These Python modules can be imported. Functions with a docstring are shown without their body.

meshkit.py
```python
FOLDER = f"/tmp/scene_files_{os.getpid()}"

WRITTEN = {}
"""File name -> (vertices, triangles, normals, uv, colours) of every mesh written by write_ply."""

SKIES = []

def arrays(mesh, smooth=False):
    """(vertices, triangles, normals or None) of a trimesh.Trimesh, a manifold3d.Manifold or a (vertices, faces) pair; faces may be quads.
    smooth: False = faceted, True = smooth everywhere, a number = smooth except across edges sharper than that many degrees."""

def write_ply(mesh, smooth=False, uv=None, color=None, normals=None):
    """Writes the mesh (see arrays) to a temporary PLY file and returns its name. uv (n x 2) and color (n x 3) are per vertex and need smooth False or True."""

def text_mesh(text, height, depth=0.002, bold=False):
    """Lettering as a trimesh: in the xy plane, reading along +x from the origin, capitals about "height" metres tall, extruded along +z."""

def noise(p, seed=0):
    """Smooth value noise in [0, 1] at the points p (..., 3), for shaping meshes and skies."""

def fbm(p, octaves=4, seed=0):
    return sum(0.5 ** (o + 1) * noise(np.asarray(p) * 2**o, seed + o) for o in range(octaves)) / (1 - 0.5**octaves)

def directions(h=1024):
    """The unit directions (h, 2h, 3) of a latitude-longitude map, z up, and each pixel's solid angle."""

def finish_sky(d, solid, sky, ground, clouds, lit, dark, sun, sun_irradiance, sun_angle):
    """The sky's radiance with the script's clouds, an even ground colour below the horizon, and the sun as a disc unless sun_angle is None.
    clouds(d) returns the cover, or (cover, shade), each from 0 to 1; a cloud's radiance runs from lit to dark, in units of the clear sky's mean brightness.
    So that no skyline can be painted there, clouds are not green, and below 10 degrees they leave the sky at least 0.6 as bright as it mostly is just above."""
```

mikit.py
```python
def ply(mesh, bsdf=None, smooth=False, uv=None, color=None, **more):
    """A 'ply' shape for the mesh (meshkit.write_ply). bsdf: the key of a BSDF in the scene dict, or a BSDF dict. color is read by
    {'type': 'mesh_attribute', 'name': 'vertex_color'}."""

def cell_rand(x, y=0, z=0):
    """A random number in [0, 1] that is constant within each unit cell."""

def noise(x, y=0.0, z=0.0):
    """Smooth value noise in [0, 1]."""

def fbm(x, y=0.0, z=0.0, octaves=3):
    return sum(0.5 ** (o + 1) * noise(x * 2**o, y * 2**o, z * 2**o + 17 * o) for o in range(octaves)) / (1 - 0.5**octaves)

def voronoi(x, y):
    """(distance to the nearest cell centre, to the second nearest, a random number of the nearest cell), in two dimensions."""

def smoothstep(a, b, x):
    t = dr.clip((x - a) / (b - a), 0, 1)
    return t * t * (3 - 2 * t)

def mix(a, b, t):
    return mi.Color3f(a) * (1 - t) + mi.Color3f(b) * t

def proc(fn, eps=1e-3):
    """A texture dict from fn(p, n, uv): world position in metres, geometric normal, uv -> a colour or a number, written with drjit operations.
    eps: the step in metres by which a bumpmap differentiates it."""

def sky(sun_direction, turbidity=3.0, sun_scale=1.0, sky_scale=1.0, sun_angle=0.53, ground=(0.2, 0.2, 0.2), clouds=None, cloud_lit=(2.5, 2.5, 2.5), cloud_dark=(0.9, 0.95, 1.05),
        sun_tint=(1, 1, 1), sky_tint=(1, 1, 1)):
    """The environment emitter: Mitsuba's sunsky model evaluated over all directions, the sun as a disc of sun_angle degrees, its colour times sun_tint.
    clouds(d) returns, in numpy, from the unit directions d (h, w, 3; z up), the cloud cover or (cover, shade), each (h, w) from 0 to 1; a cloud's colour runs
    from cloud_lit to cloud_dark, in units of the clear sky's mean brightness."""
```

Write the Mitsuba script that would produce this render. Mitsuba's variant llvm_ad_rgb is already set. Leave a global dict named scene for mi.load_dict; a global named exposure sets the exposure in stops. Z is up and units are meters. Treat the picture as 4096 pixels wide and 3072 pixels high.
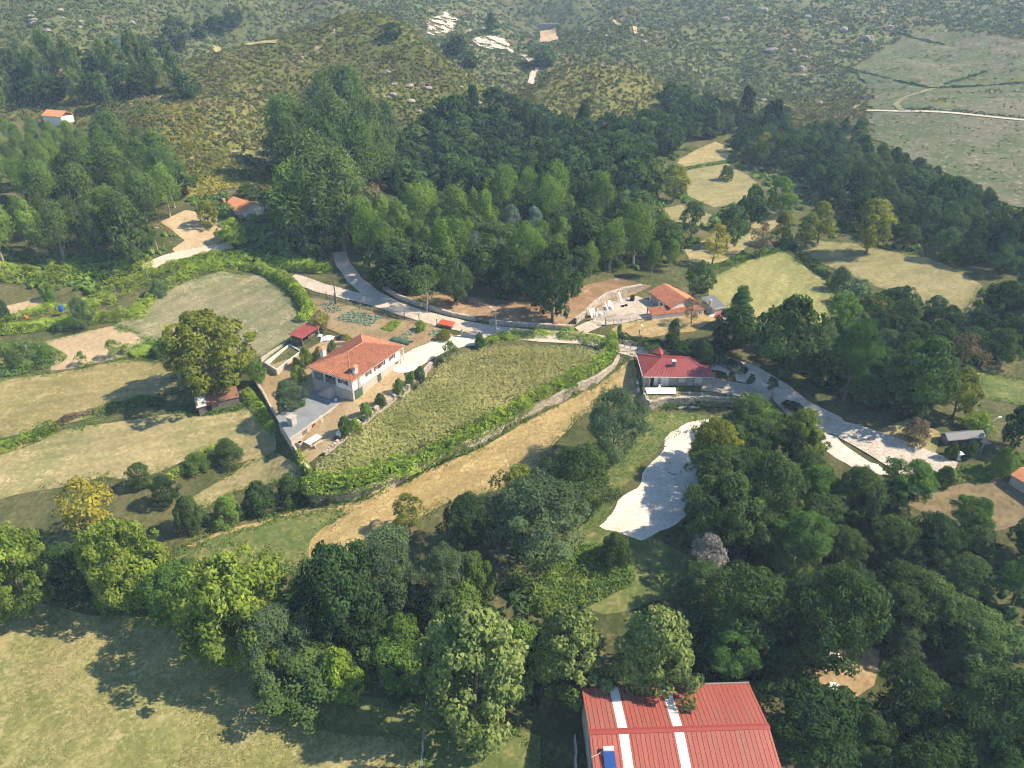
"""A granite-country valley seen from the air: farmhouses, terraced fields, a maize plot, woods and heath hills."""
import math, random
import numpy as np, trimesh, shapely
import drjit as dr
import mitsuba as mi
import mikit, meshkit
from mikit import noise, fbm, voronoi, smoothstep, mix, cell_rand
from scipy.interpolate import RBFInterpolator, RegularGridInterpolator
from scipy.spatial import Delaunay
from shapely.geometry import Polygon, LineString, Point, MultiPoint
from shapely import affinity

random.seed(7)
T4 = mi.ScalarTransform4f
scene, labels = {'type': 'scene'}, {}
exposure = 2.35

# ---------------------------------------------------------------- camera, sky and sun
scene['camera'] = {'type': 'perspective', 'fov': 71.6, 'fov_axis': 'x', 'near_clip': 1.0, 'far_clip': 4000.0,
                   'to_world': T4().look_at(origin=[0, 0, 72], target=[0, math.cos(math.radians(31)), 72 - math.sin(math.radians(31))], up=[0, 0, 1]),
                   'medium': {'type': 'ref', 'id': 'valley_air'}}
scene['sky'] = mikit.sky([0.72, 0.02, 0.70], turbidity=3.0, sky_tint=(.96, 1., 1.06), sun_tint=(1., 1., 1.02), ground=(0.1, 0.1, 0.06))
# the hazy air over the valley: one closed box round the camera and all the land
scene['valley_air'] = {'type': 'homogeneous', 'albedo': {'type': 'rgb', 'value': [0.93, 0.96, 1.0]}, 'sigma_t': {'type': 'rgb', 'value': [.00022, .00030, .00042]}}
scene['haze'] = {'type': 'cube', 'to_world': T4().translate([0, 500, 60]).scale([905, 625, 82]), 'bsdf': {'type': 'null'}, 'interior': {'type': 'ref', 'id': 'valley_air'}}
labels['haze'] = {'label': 'thin blue summer haze filling the valley and softening the far hills', 'category': 'haze', 'kind': 'stuff'}

#TERRAIN-BEGIN
CONTROL = np.array([(-58.2, 46.7, -7.0), (-26.6, 46.7, -7.0), (-0.3, 46.7, -7.0), (20.7, 46.7, -7.0), (58.2, 46.7, -7.0), (-70.2, 66.5, -6.5), (-42.2, 59.5, -7.0), (-11.5, 52.3, -7.0), (34.0, 55.4, -6.0), (66.2, 61.1, -4.5), (-55.7, 77.6, -4.5), (-29.0, 82.1, -4.0), (-7.1, 73.5, -5.0), (13.3, 77.1, -4.0), (24.5, 65.2, -5.0), (53.8, 76.1, -3.0), (75.8, 78.8, -1.0), (-39.7, 82.1, -4.0), (-32.0, 88.8, -3.9), (-18.9, 92.6, -3.2), (-7.7, 99.4, -2.5), (2.0, 107.6, -1.8), (12.9, 116.7, -1.0), (22.3, 123.8, 0.3), (-18.8, 85.7, -3.5), (-8.4, 97.5, -2.4), (3.7, 106.2, -1.7), (17.6, 118.8, -0.5), (24.2, 124.4, 0.5), (-84.7, 92.0, -3.0), (-73.4, 100.2, -2.4), (-56.0, 108.2, -2.0), (-45.9, 105.8, -2.4), (-39.3, 96.7, -2.8), (-49.0, 110.6, -1.6), (-97.3, 113.4, -1.3), (-83.1, 120.6, -0.5), (-66.3, 124.9, 0.2), (-110.1, 135.5, 1.0), (-87.0, 139.3, 1.3), (-63.7, 145.8, 1.5), (-63.5, 166.7, 3.0), (-89.3, 156.4, 2.5), (-119.9, 153.1, 4.0), (-22.0, 111.4, 2.0), (-33.7, 106.0, 1.5), (-19.0, 123.7, 3.0), (-47.7, 126.2, 1.6), (-42.5, 136.9, 2.5), (-36.4, 97.7, -0.6), (-10.6, 138.4, 4.0), (-32.7, 150.8, 5.0), (-51.4, 161.4, 5.2), (-43.8, 171.6, 6.0), (19.2, 136.1, 4.0), (32.4, 127.2, 3.2), (44.7, 119.9, 2.0), (51.1, 111.4, 1.0), (59.1, 99.6, 1.0), (71.5, 92.5, 0.5), (83.3, 92.4, 1.5), (-9.0, 109.8, 1.0), (9.0, 128.7, 2.4), (-24.1, 97.3, -0.3), (4.6, 148.2, 5.0), (30.1, 149.3, 4.5), (24.8, 96.7, -1.8), (17.6, 84.1, -3.0), (34.7, 113.2, -1.7), (43.1, 111.9, -1.6), (29.5, 114.0, -1.7), (47.8, 100.3, -0.5), (36.1, 86.7, -1.5), (-90.0, 166.4, 8.0), (-78.8, 177.0, 9.0), (-76.9, 190.8, 12.0), (-117.0, 169.0, 7.0), (-126.7, 166.4, 8.0), (-142.9, 195.0, 12.0), (-138.4, 211.2, 14.0), (-169.9, 275.4, 20.0), (-177.8, 255.1, 18.0), (-119.8, 214.9, 13.0), (-104.5, 223.3, 15.0), (-116.9, 260.1, 25.5), (-135.0, 250.4, 19.0), (-75.1, 211.2, 14.0), (-56.1, 209.3, 9.0), (-49.1, 177.0, 6.5), (-30.2, 171.6, 6.0), (-12.5, 171.6, 6.0), (-14.8, 211.3, 7.0), (11.1, 171.6, 6.0), (29.0, 172.9, 5.5), (13.9, 226.0, 7.0), (-73.5, 274.0, 14.0), (-43.2, 265.1, 11.0), (72.2, 245.1, 6.3), (79.4, 296.2, 7.5), (67.2, 167.6, 2.6), (93.2, 168.7, 3.4), (107.1, 155.3, 3.0), (64.0, 191.1, 4.0), (130.6, 171.6, 6.0), (93.1, 116.3, 0.0), (77.6, 132.4, 1.5), (43.4, 207.0, 5.5), (88.7, 205.8, 4.5), (95.4, 248.4, 7.0), (121.6, 203.9, 6.5), (93.2, 144.1, 1.2), (-273.1, 430.0, 52.5), (-228.9, 440.0, 52.1), (-242.1, 370.0, 36.0), (-215.1, 385.0, 42.7), (-218.0, 325.0, 26.1), (-166.1, 325.0, 35.1), (-195.2, 320.0, 26.8), (-146.0, 300.0, 32.1), (-134.1, 318.0, 35.5), (-121.9, 328.0, 38.0), (-99.7, 350.0, 43.5), (-80.8, 360.0, 47.6), (-64.8, 365.0, 49.2), (-49.5, 360.0, 46.1), (-35.9, 345.0, 38.8), (-22.9, 330.0, 32.3), (-8.7, 312.0, 24.9), (-3.9, 300.0, 19.6), (-95.8, 315.0, 32.8), (-88.8, 285.0, 23.6), (-69.5, 328.0, 36.5), (-63.6, 292.0, 25.7), (-49.5, 322.0, 31.9), (-45.4, 288.0, 23.0), (-28.6, 300.0, 24.5), (-27.7, 286.0, 20.0), (-119.3, 300.0, 29.6), (-175.4, 420.0, 31.1), (-187.1, 390.0, 29.8), (-161.7, 455.0, 35.0), (-140.8, 500.0, 41.7), (-117.9, 530.0, 44.8), (-93.5, 530.0, 44.0), (-73.9, 520.0, 43.2), (-57.6, 480.0, 38.0), (-39.1, 455.0, 32.6), (-31.5, 510.0, 35.8), (-17.0, 435.0, 27.3), (-6.2, 400.0, 22.2), (-8.2, 540.0, 30.9), (-2.3, 660.0, 42.1), (-51.9, 580.0, 45.8), (27.9, 620.0, 24.8), (23.0, 540.0, 19.4), (18.6, 470.0, 17.3), (12.0, 405.0, 18.2), (7.3, 352.0, 19.3), (0.8, 330.0, 18.8), (49.8, 520.0, 32.4), (52.9, 640.0, 43.0), (41.5, 455.0, 27.7), (34.0, 425.0, 23.7), (6.0, 338.0, 18.1), (19.8, 350.0, 27.2), (41.2, 355.0, 29.9), (62.1, 350.0, 26.1), (76.2, 330.0, 14.7), (38.8, 328.0, 21.9), (37.0, 306.0, 13.7), (22.8, 325.0, 18.6), (59.2, 328.0, 18.1), (66.0, 455.0, 24.0), (84.1, 450.0, 23.3), (91.9, 405.0, 14.8), (94.4, 372.0, 12.0), (118.7, 445.0, 16.6), (143.2, 490.0, 24.3), (119.1, 395.0, 11.7), (166.5, 580.0, 33.9), (300.9, 660.0, 42.1), (213.3, 450.0, 20.9), (354.9, 560.0, 38.1), (262.9, 400.0, 22.2), (204.1, 300.0, 15.7), (177.9, 322.0, 15.4), (159.2, 222.0, 8.1), (145.1, 290.0, 10.6), (125.4, 245.0, 9.5), (142.6, 232.0, 8.3), (127.1, 345.0, 9.3), (100.8, 590.0, 33.2), (186.7, 490.0, 24.3), (236.6, 640.0, 43.0), (-121.2, 520.0, 48.5), (-163.5, 470.0, 50.7), (72.4, 650.0, 42.6), (144.8, 640.0, 43.0), (108.9, 645.0, 42.8), (-160.5, 330.0, 23.1), (-149.3, 354.0, 23.5), (-136.8, 368.0, 25.0), (-112.5, 395.0, 28.5), (-91.6, 408.0, 31.6), (-73.3, 413.0, 31.2), (-55.7, 405.0, 28.1), (-40.1, 385.0, 23.8), (-25.4, 365.0, 20.3), (-9.5, 340.0, 15.9), (21.5, 380.0, 14.2), (45.4, 391.0, 13.9), (67.7, 382.0, 13.1), (-160.0, -20.0, -8.0), (160.0, -20.0, -7.0), (0.0, -60.0, -8.0), (-700.0, 1000.0, 110.0), (0.0, 1000.0, 95.0), (700.0, 1000.0, 110.0), (-900.0, 500.0, 95.0), (900.0, 500.0, 85.0), (-500.0, 150.0, 25.0), (500.0, 150.0, 20.0), (-400.0, 300.0, 50.0), (420.0, 300.0, 35.0), (-300.0, 40.0, 0.0), (300.0, 40.0, 0.0), (-600.0, 0.0, 10.0), (600.0, 0.0, 10.0), (-300.0, 560.0, 85.0), (300.0, 760.0, 66.0), (600.0, 600.0, 60.0)])      # measured spot heights (x, y, z) of the land
LEVELS = [('corn', [(np.float64(21.8), np.float64(127.7)), (np.float64(20.4), np.float64(124.3)), (np.float64(16.7), np.float64(120.3)), (np.float64(12.0), np.float64(117.2)), (np.float64(7.3), np.float64(113.3)), (np.float64(2.0), np.float64(109.3)), (np.float64(-3.8), np.float64(104.0)), (np.float64(-8.5), np.float64(100.2)), (np.float64(-13.8), np.float64(96.6)), (np.float64(-18.1), np.float64(93.2)), (np.float64(-20.8), np.float64(90.7)), (np.float64(-25.7), np.float64(88.8)), (np.float64(-31.4), np.float64(88.0)), (np.float64(-33.9), np.float64(90.6)), (np.float64(-34.3), np.float64(94.4)), (np.float64(-31.8), np.float64(96.7)), (np.float64(-30.0), np.float64(99.2)), (np.float64(-28.0), np.float64(103.0)), (np.float64(-24.2), np.float64(108.7)), (np.float64(-19.9), np.float64(114.6)), (np.float64(-17.8), np.float64(118.1)), (np.float64(-15.9), np.float64(123.0)), (np.float64(-13.6), np.float64(126.4)), (np.float64(-6.6), np.float64(128.9)), (np.float64(-2.5), np.float64(130.1)), (np.float64(5.2), np.float64(130.8)), (np.float64(13.8), np.float64(129.9)), (np.float64(20.4), np.float64(128.6))], [-0.01061, 0.09738, -10.10105]), ('redyard', [(np.float64(26.1), np.float64(125.5)), (np.float64(25.4), np.float64(122.9)), (np.float64(25.3), np.float64(115.5)), (np.float64(25.8), np.float64(112.7)), (np.float64(29.3), np.float64(113.9)), (np.float64(35.8), np.float64(114.2)), (np.float64(43.2), np.float64(113.5)), (np.float64(49.0), np.float64(113.2)), (np.float64(50.5), np.float64(118.1)), (np.float64(39.5), np.float64(121.6)), (np.float64(34.0), np.float64(124.6))], [0.0032, 0.04327, -4.57931])]               # terraces held level by walls: outline and plane
_gx, _gy = np.meshgrid(np.arange(-900, 901, 6.), np.arange(-120, 1111, 6.), indexing='ij')
_rbf = RBFInterpolator(CONTROL[:, :2], CONTROL[:, 2], kernel='thin_plate_spline', smoothing=2)
_z = _rbf(np.stack([_gx.ravel(), _gy.ravel()], 1)).reshape(_gx.shape)
_hill = np.clip((_gy - 330) / 80, 0, 1)
_z = _z + _hill * (meshkit.fbm(np.stack([_gx / 42, _gy / 60, _gx * 0], -1), 3, 3) - .5) * 11
_base = RegularGridInterpolator((_gx[:, 0], _gy[0]), _z, bounds_error=False, fill_value=None)
_polys = [(Polygon(p), k) for _, p, k in LEVELS]
def height(x, y):
    x, y = np.broadcast_arrays(np.asarray(x, float), np.asarray(y, float))
    z = _base(np.stack([x, y], -1))
    for poly, (a, b, c) in _polys:
        z = np.where(shapely.contains_xy(poly, x.ravel(), y.ravel()).reshape(x.shape), a * x + b * y + c, z)
    return z
#TERRAIN-END

# ---------------------------------------------------------------- helpers
def key_for(name, used={}):
    n = used.get(name, -1) + 1
    used[name] = n
    return name if n == 0 else f'{name}_{n:03d}'
def thing(name, label, category, group=None):
    k = key_for(name)
    labels[k] = {'label': label, 'category': category}
    if group: labels[k]['group'] = group
    return k
def part(parent, name, mesh, bsdf, smooth=False, label=None, kind=None, **kw):
    k = key_for(f'{parent}__{name}')
    scene[k] = mikit.ply(mesh, bsdf, smooth=smooth, **kw)
    if label or kind: labels[k] = {**({'label': label} if label else {}), **({'kind': kind} if kind else {})}
    return k
def solo(name, mesh, bsdf, label, category, group=None, kind=None, smooth=False, **kw):
    k = thing(name, label, category, group)
    if kind: labels[k]['kind'] = kind
    scene[k] = mikit.ply(mesh, bsdf, smooth=smooth, **kw)
    return k
class Mesh:
    def __init__(s): s.v, s.f, s.n = [], [], 0
    def add(s, v, f):
        v, f = np.asarray(v, float).reshape(-1, 3), np.asarray(f, int)
        if f.shape[1] == 4: f = np.vstack([f[:, [0, 1, 2]], f[:, [0, 2, 3]]])
        s.v.append(v); s.f.append(f + s.n); s.n += len(v); return s
    def out(s): return (np.vstack(s.v), np.vstack(s.f))
BOXF = [[0, 2, 3, 1], [4, 5, 7, 6], [0, 1, 5, 4], [2, 6, 7, 3], [0, 4, 6, 2], [1, 3, 7, 5]]
class Frame:
    """A local frame standing at (x, y), turned by deg; u runs along deg, v to its left, z stays height above sea."""
    def __init__(s, x, y, deg): s.o, s.a = np.array([x, y]), math.radians(deg)
    def w(s, p):
        p = np.asarray(p, float); c, q = math.cos(s.a), math.sin(s.a)
        return np.stack([s.o[0] + p[..., 0] * c - p[..., 1] * q, s.o[1] + p[..., 0] * q + p[..., 1] * c, p[..., 2]], -1)
    def box(s, u0, u1, v0, v1, z0, z1, taper=0):
        P = np.array([[u, v, z] for z in (z0, z1) for v in (v0, v1) for u in (u0, u1)], float)
        if taper:
            m = P[4:, :2].mean(0); P[4:, :2] = m + (P[4:, :2] - m) * (1 - taper)
        return s.w(P), BOXF
def boxes(fr, L):
    m = Mesh()
    for b in L: m.add(*fr.box(*b))
    return m.out()
def tube(points, radii, sides=6):
    p = np.asarray(points, float); t = np.gradient(p, axis=0); t /= np.linalg.norm(t, axis=1, keepdims=True) + 1e-12
    a = np.cross(t, np.where(np.abs(t[:, 2:]) < .9, [0, 0, 1.], [1., 0, 0])); a /= np.linalg.norm(a, axis=1, keepdims=True) + 1e-12
    b, g = np.cross(t, a), np.arange(sides) * 2 * np.pi / sides
    v = p[:, None] + np.broadcast_to(radii, (len(p),))[:, None, None] * (np.cos(g)[None, :, None] * a[:, None] + np.sin(g)[None, :, None] * b[:, None])
    i, j = np.meshgrid(np.arange(len(p) - 1), np.arange(sides), indexing='ij')
    q = np.stack([i * sides + j, i * sides + (j + 1) % sides, (i + 1) * sides + (j + 1) % sides, (i + 1) * sides + j], -1).reshape(-1, 4)
    f = np.vstack([q[:, [0, 1, 2]], q[:, [0, 2, 3]]])
    e = len(p) * sides
    caps = np.array([[0, k + 1, k] for k in range(1, sides - 1)] + [[e - sides, e - sides + k, e - sides + k + 1] for k in range(1, sides - 1)])
    return v.reshape(-1, 3), np.vstack([f, caps])
def prism(poly, z0, z1):
    """An upright prism over a simple polygon (list of xy); z0, z1 numbers or per-corner lists."""
    p = np.asarray(poly, float); n = len(p)
    if Polygon(p).exterior.is_ccw is False: p = p[::-1]; z0 = z0 if np.isscalar(z0) else z0[::-1]; z1 = z1 if np.isscalar(z1) else z1[::-1]
    v2, f2 = trimesh.creation.triangulate_polygon(Polygon(p), engine='earcut')
    order = [int(np.argmin(np.linalg.norm(p - q, axis=1))) for q in v2]
    f2 = np.array([[order[a] for a in t] for t in f2])
    d = lambda t: np.cross(p[t[1]] - p[t[0]], p[t[2]] - p[t[0]])
    f2 = np.array([t if d(t) > 0 else t[::-1] for t in f2])
    lo, hi = np.c_[p, np.broadcast_to(z0, (n,))], np.c_[p, np.broadcast_to(z1, (n,))]
    i = np.arange(n); j = (i + 1) % n
    return np.vstack([lo, hi]), np.vstack([f2[:, ::-1], f2 + n, np.c_[i, j, j + n], np.c_[i, j + n, i + n]])
def slab(quad, th):
    """A thin plate: a planar 3- or 4-gon (upper side, counter-clockwise from above) with thickness th downwards."""
    p = np.asarray(quad, float); n = len(p); lo = p - [0, 0, th]
    i = np.arange(n); j = (i + 1) % n
    top = np.array([[0, k, k + 1] for k in range(1, n - 1)])
    return np.vstack([p, lo]), np.vstack([top, top[:, ::-1] + n, np.c_[i + n, j + n, j], np.c_[i + n, j, i]])
def ribs(face, spacing, width, rise, step=None, inset=.04):
    """Raised ribs (sheet seams or rows of round tiles) running down a roof face; face[0] to face[1] is the eave."""
    p = np.asarray(face, float); o = p[0]; s = p[1] - p[0]; L = np.linalg.norm(s); s /= L
    n = np.cross(s, p[2] - p[0]); n /= np.linalg.norm(n)
    if n[2] < 0: n = -n
    t = np.cross(n, s)
    if (p[2] - p[0]) @ t < 0: t = -t
    flat = Polygon([((q - o) @ s, (q - o) @ t) for q in p]).buffer(-inset)
    m = Mesh(); x0, _, x1, _ = flat.bounds
    for x in np.arange(x0 + spacing / 2, x1, spacing):
        g = flat.intersection(LineString([(x, -50), (x, 50)]))
        if g.is_empty or g.length < .25: continue
        ys = sorted(c[1] for c in (g.coords if g.geom_type == 'LineString' else g.geoms[0].coords)); a, b = ys[0], ys[-1]
        prof = [(-width / 2, -.01), (-width * .28, rise * .8), (0, rise), (width * .28, rise * .8), (width / 2, -.01)] if step else [(-width / 2, -.01), (-width * .3, rise), (width * .3, rise), (width / 2, -.01)]
        cuts = np.append(np.arange(a, b - .1, step), b) if step else np.array([a, b])
        for c0, c1 in zip(cuts[:-1], cuts[1:]):
            V = [o + s * (x + dx) + t * c + n * (dz + (0.02 if step and k == 0 and dz > 0 else 0)) for k, c in enumerate((c0, c1)) for dx, dz in prof]
            q = len(prof)
            m.add(V, [[i, i + 1, q + i + 1, q + i] for i in range(q - 1)])
            m.add(V, [[i, i + 1, 0] for i in range(1, q - 1)])
    return m.out()
def dense(poly, d=2.0):
    return np.array(Polygon(poly).segmentize(d).exterior.coords)[:-1]
def ragged(poly, amp=.5, seed=0):
    p = dense(poly, 1.5); n = meshkit.fbm(np.c_[p / 4, np.zeros(len(p))], 3, seed)[:, None] - .5; m = meshkit.fbm(np.c_[p / 4, np.ones(len(p)) * 9], 3, seed)[:, None] - .5
    q = Polygon(p + np.hstack([n, m]) * 2 * amp).buffer(0)
    return q if q.geom_type == 'Polygon' else max(q.geoms, key=lambda g: g.area)
SHEETS = []
def sheet(name, poly, bsdf, label, lift=.05, amp=.5, step=1.25, category=None, kind='structure', bumpy=0):
    """A ground surface draped over the terrain: field, road, yard."""
    g = ragged(poly, amp, len(scene)) if amp else Polygon(poly).buffer(0)
    SHEETS.append(g); x0, y0, x1, y1 = g.bounds
    X, Y = np.meshgrid(np.arange(x0, x1, step), np.arange(y0, y1, step)); P = np.c_[X.ravel(), Y.ravel()]
    P = P[shapely.contains_xy(g.buffer(-step * .35), P[:, 0], P[:, 1])]
    B = np.array(g.segmentize(step).exterior.coords)[:-1]
    A = np.vstack([P, B]); f = Delaunay(A).simplices; c = A[f].mean(1)
    f = f[shapely.contains_xy(g, c[:, 0], c[:, 1])]
    z = height(A[:, 0], A[:, 1]) + lift
    if bumpy: z = z + bumpy * meshkit.fbm(np.c_[A / 1.3, z * 0], 3, 5)
    a = np.cross(A[f[:, 1]] - A[f[:, 0]], A[f[:, 2]] - A[f[:, 0]])
    f = np.where(a[:, None] < 0, f[:, ::-1], f)
    k = solo(name, (np.c_[A, z], f), bsdf, label, category or name.replace('_', ' '), kind=kind, smooth=True)
    return k
def strip_poly(line, w):
    return list(LineString(line).buffer(w / 2, cap_style='flat', join_style='round').exterior.coords)[:-1] if np.isscalar(w) else \
        list(shapely.union_all([Polygon(Point(a).buffer(wa / 2).union(Point(b).buffer(wb / 2)).convex_hull.exterior) for a, b, wa, wb in zip(line[:-1], line[1:], w[:-1], w[1:])]).exterior.coords)[:-1]

# ---------------------------------------------------------------- materials (real base colours)
def rgb(*c): return {'type': 'rgb', 'value': list(c)}
def flat(name, c, rough=.7, spec=.3, metallic=0.):
    scene[name] = {'type': 'twosided', 'bsdf': {'type': 'principled', 'base_color': rgb(*c), 'roughness': rough, 'specular': spec, 'metallic': metallic}}
def tex(name, fn, rough=.85, spec=.2, bump=None, bscale=.05, eps=.05):
    b = {'type': 'principled', 'base_color': mikit.proc(fn), 'roughness': rough, 'specular': spec}
    if bump: b = {'type': 'bumpmap', 'arbitrary': mikit.proc(bump, eps), 'scale': bscale, 'bsdf': b}
    scene[name] = {'type': 'twosided', 'bsdf': b}
def soil(name, a, b, c, patch=9., fine=.45, bias=0., streak=None, d=None):
    """Grass and earth: a and b mixed in patches, c in flecks; streak = (degrees, spacing) for mown or drilled rows."""
    def fn(p, n, uv):
        t = smoothstep(.3, .7, fbm(p.x / patch, p.y / patch, 1.7, 3) + bias)
        g = fbm(p.x / fine, p.y / fine, 4.1, 3)
        h = noise(p.x / (fine * 4.5), p.y / (fine * 4.5), 8.3)
        col = mix(a, b, dr.clip(t * .7 + (g - .5) * .9 + (h - .5) * .5 + .15, 0, 1))
        col = mix(col, c, smoothstep(.56, .8, g * .6 + h * .4) * .8)
        if d is not None: col = mix(col, d, smoothstep(.4, .8, fbm(p.x / 5.3 + 7, p.y / 5.3, 2.2, 3) + (g - .5) * .4))
        if streak:
            q = math.radians(streak[0]); al, ac = p.x * math.cos(q) + p.y * math.sin(q), -p.x * math.sin(q) + p.y * math.cos(q)
            s = noise(al / 9., ac / streak[1], 3.3) * .6 + noise(al / 2.5, ac / (streak[1] * .5), 6.3) * .4
            col = col * (.72 + .56 * s)
        return col * (.8 + .4 * g)
    tex(name, fn)
soil('forest_floor', (.06, .085, .03), (.13, .135, .06), (.18, .155, .085), 7)
soil('meadow_grass', (.19, .225, .075), (.31, .31, .125), (.44, .41, .24), 5, .4, .0, d=(.36, .33, .16))
soil('lush_grass', (.10, .155, .045), (.19, .22, .08), (.28, .25, .11), 3.5)
soil('hay_dry', (.24, .25, .11), (.36, .315, .165), (.45, .39, .23), 8, streak=(14, 1.1))
soil('hay_green', (.19, .215, .11), (.29, .275, .17), (.38, .35, .24), 7, .4, streak=(48, 1.0))
soil('hay_brown', (.23, .22, .09), (.32, .28, .13), (.37, .33, .17), 9, streak=(10, 1.2))
soil('hay_right', (.21, .24, .09), (.30, .295, .125), (.36, .335, .17), 12, .5, streak=(62, 1.3))
soil('hay_far', (.24, .24, .11), (.325, .295, .155), (.20, .235, .10), 10, .6, streak=(20, 1.8))
soil('stubble', (.34, .275, .125), (.44, .35, .17), (.51, .42, .23), 8, .35, streak=(29, 1.0))
soil('bare_soil', (.42, .34, .21), (.53, .44, .29), (.30, .24, .14), 5)
soil('yard_earth', (.33, .25, .14), (.45, .36, .22), (.20, .20, .08), 4)
soil('garden_earth', (.26, .20, .11), (.38, .30, .18), (.15, .19, .08), 3)
soil('rough_brown', (.15, .125, .07), (.27, .22, .13), (.20, .21, .08), 4, .5)
soil('scar_sand', (.40, .37, .31), (.62, .58, .51), (.30, .29, .24), 3, .7)
soil('white_sand', (.74, .70, .62), (.83, .80, .73), (.52, .47, .38), 5)
soil('white_gravel', (.66, .62, .54), (.75, .72, .65), (.50, .47, .40), 3)
soil('track_gravel', (.52, .47, .38), (.64, .59, .50), (.36, .32, .25), 4)
soil('concrete_yard', (.44, .40, .33), (.52, .48, .40), (.33, .28, .20), 4)
soil('needle_litter', (.26, .175, .10), (.38, .27, .165), (.46, .37, .25), 4, .5, d=(.16, .115, .07))
soil('fern_ground', (.18, .21, .06), (.36, .29, .09), (.42, .26, .10), 6)
def heath_colour(p, n, uv):
    big = fbm(p.x / 46, p.y / 46, .3, 4); mid = fbm(p.x / 9, p.y / 9, 5.2, 3); fine = fbm(p.x / 1.6, p.y / 1.6, 2.2, 3)
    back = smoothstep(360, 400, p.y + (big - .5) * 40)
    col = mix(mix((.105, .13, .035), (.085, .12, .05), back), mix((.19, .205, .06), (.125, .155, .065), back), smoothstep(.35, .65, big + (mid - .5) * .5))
    col = mix(col, (.15, .125, .075), smoothstep(.5, .68, fbm(p.x / 30 + 9, p.y / 30, 7.7, 3) * .7 + mid * .3) * .85)
    col = mix(col, (.36, .33, .28), smoothstep(.66, .76, mid * .5 + fine * .5))
    return col * (.7 + .6 * fine)
tex('heath', heath_colour)
def cut_heath_colour(p, n, uv):
    big = fbm(p.x / 34, p.y / 34, 3.3, 4); fine = fbm(p.x / 1.1, p.y / 1.1, 2.2, 3); mid = fbm(p.x / 7, p.y / 7, 1.2, 3)
    col = mix((.095, .13, .06), (.155, .16, .105), smoothstep(.36, .66, big + (mid - .5) * .7))
    return mix(col, (.25, .23, .18), smoothstep(.6, .8, fine)) * (.75 + .5 * fine)
tex('cut_heath', cut_heath_colour)
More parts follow.
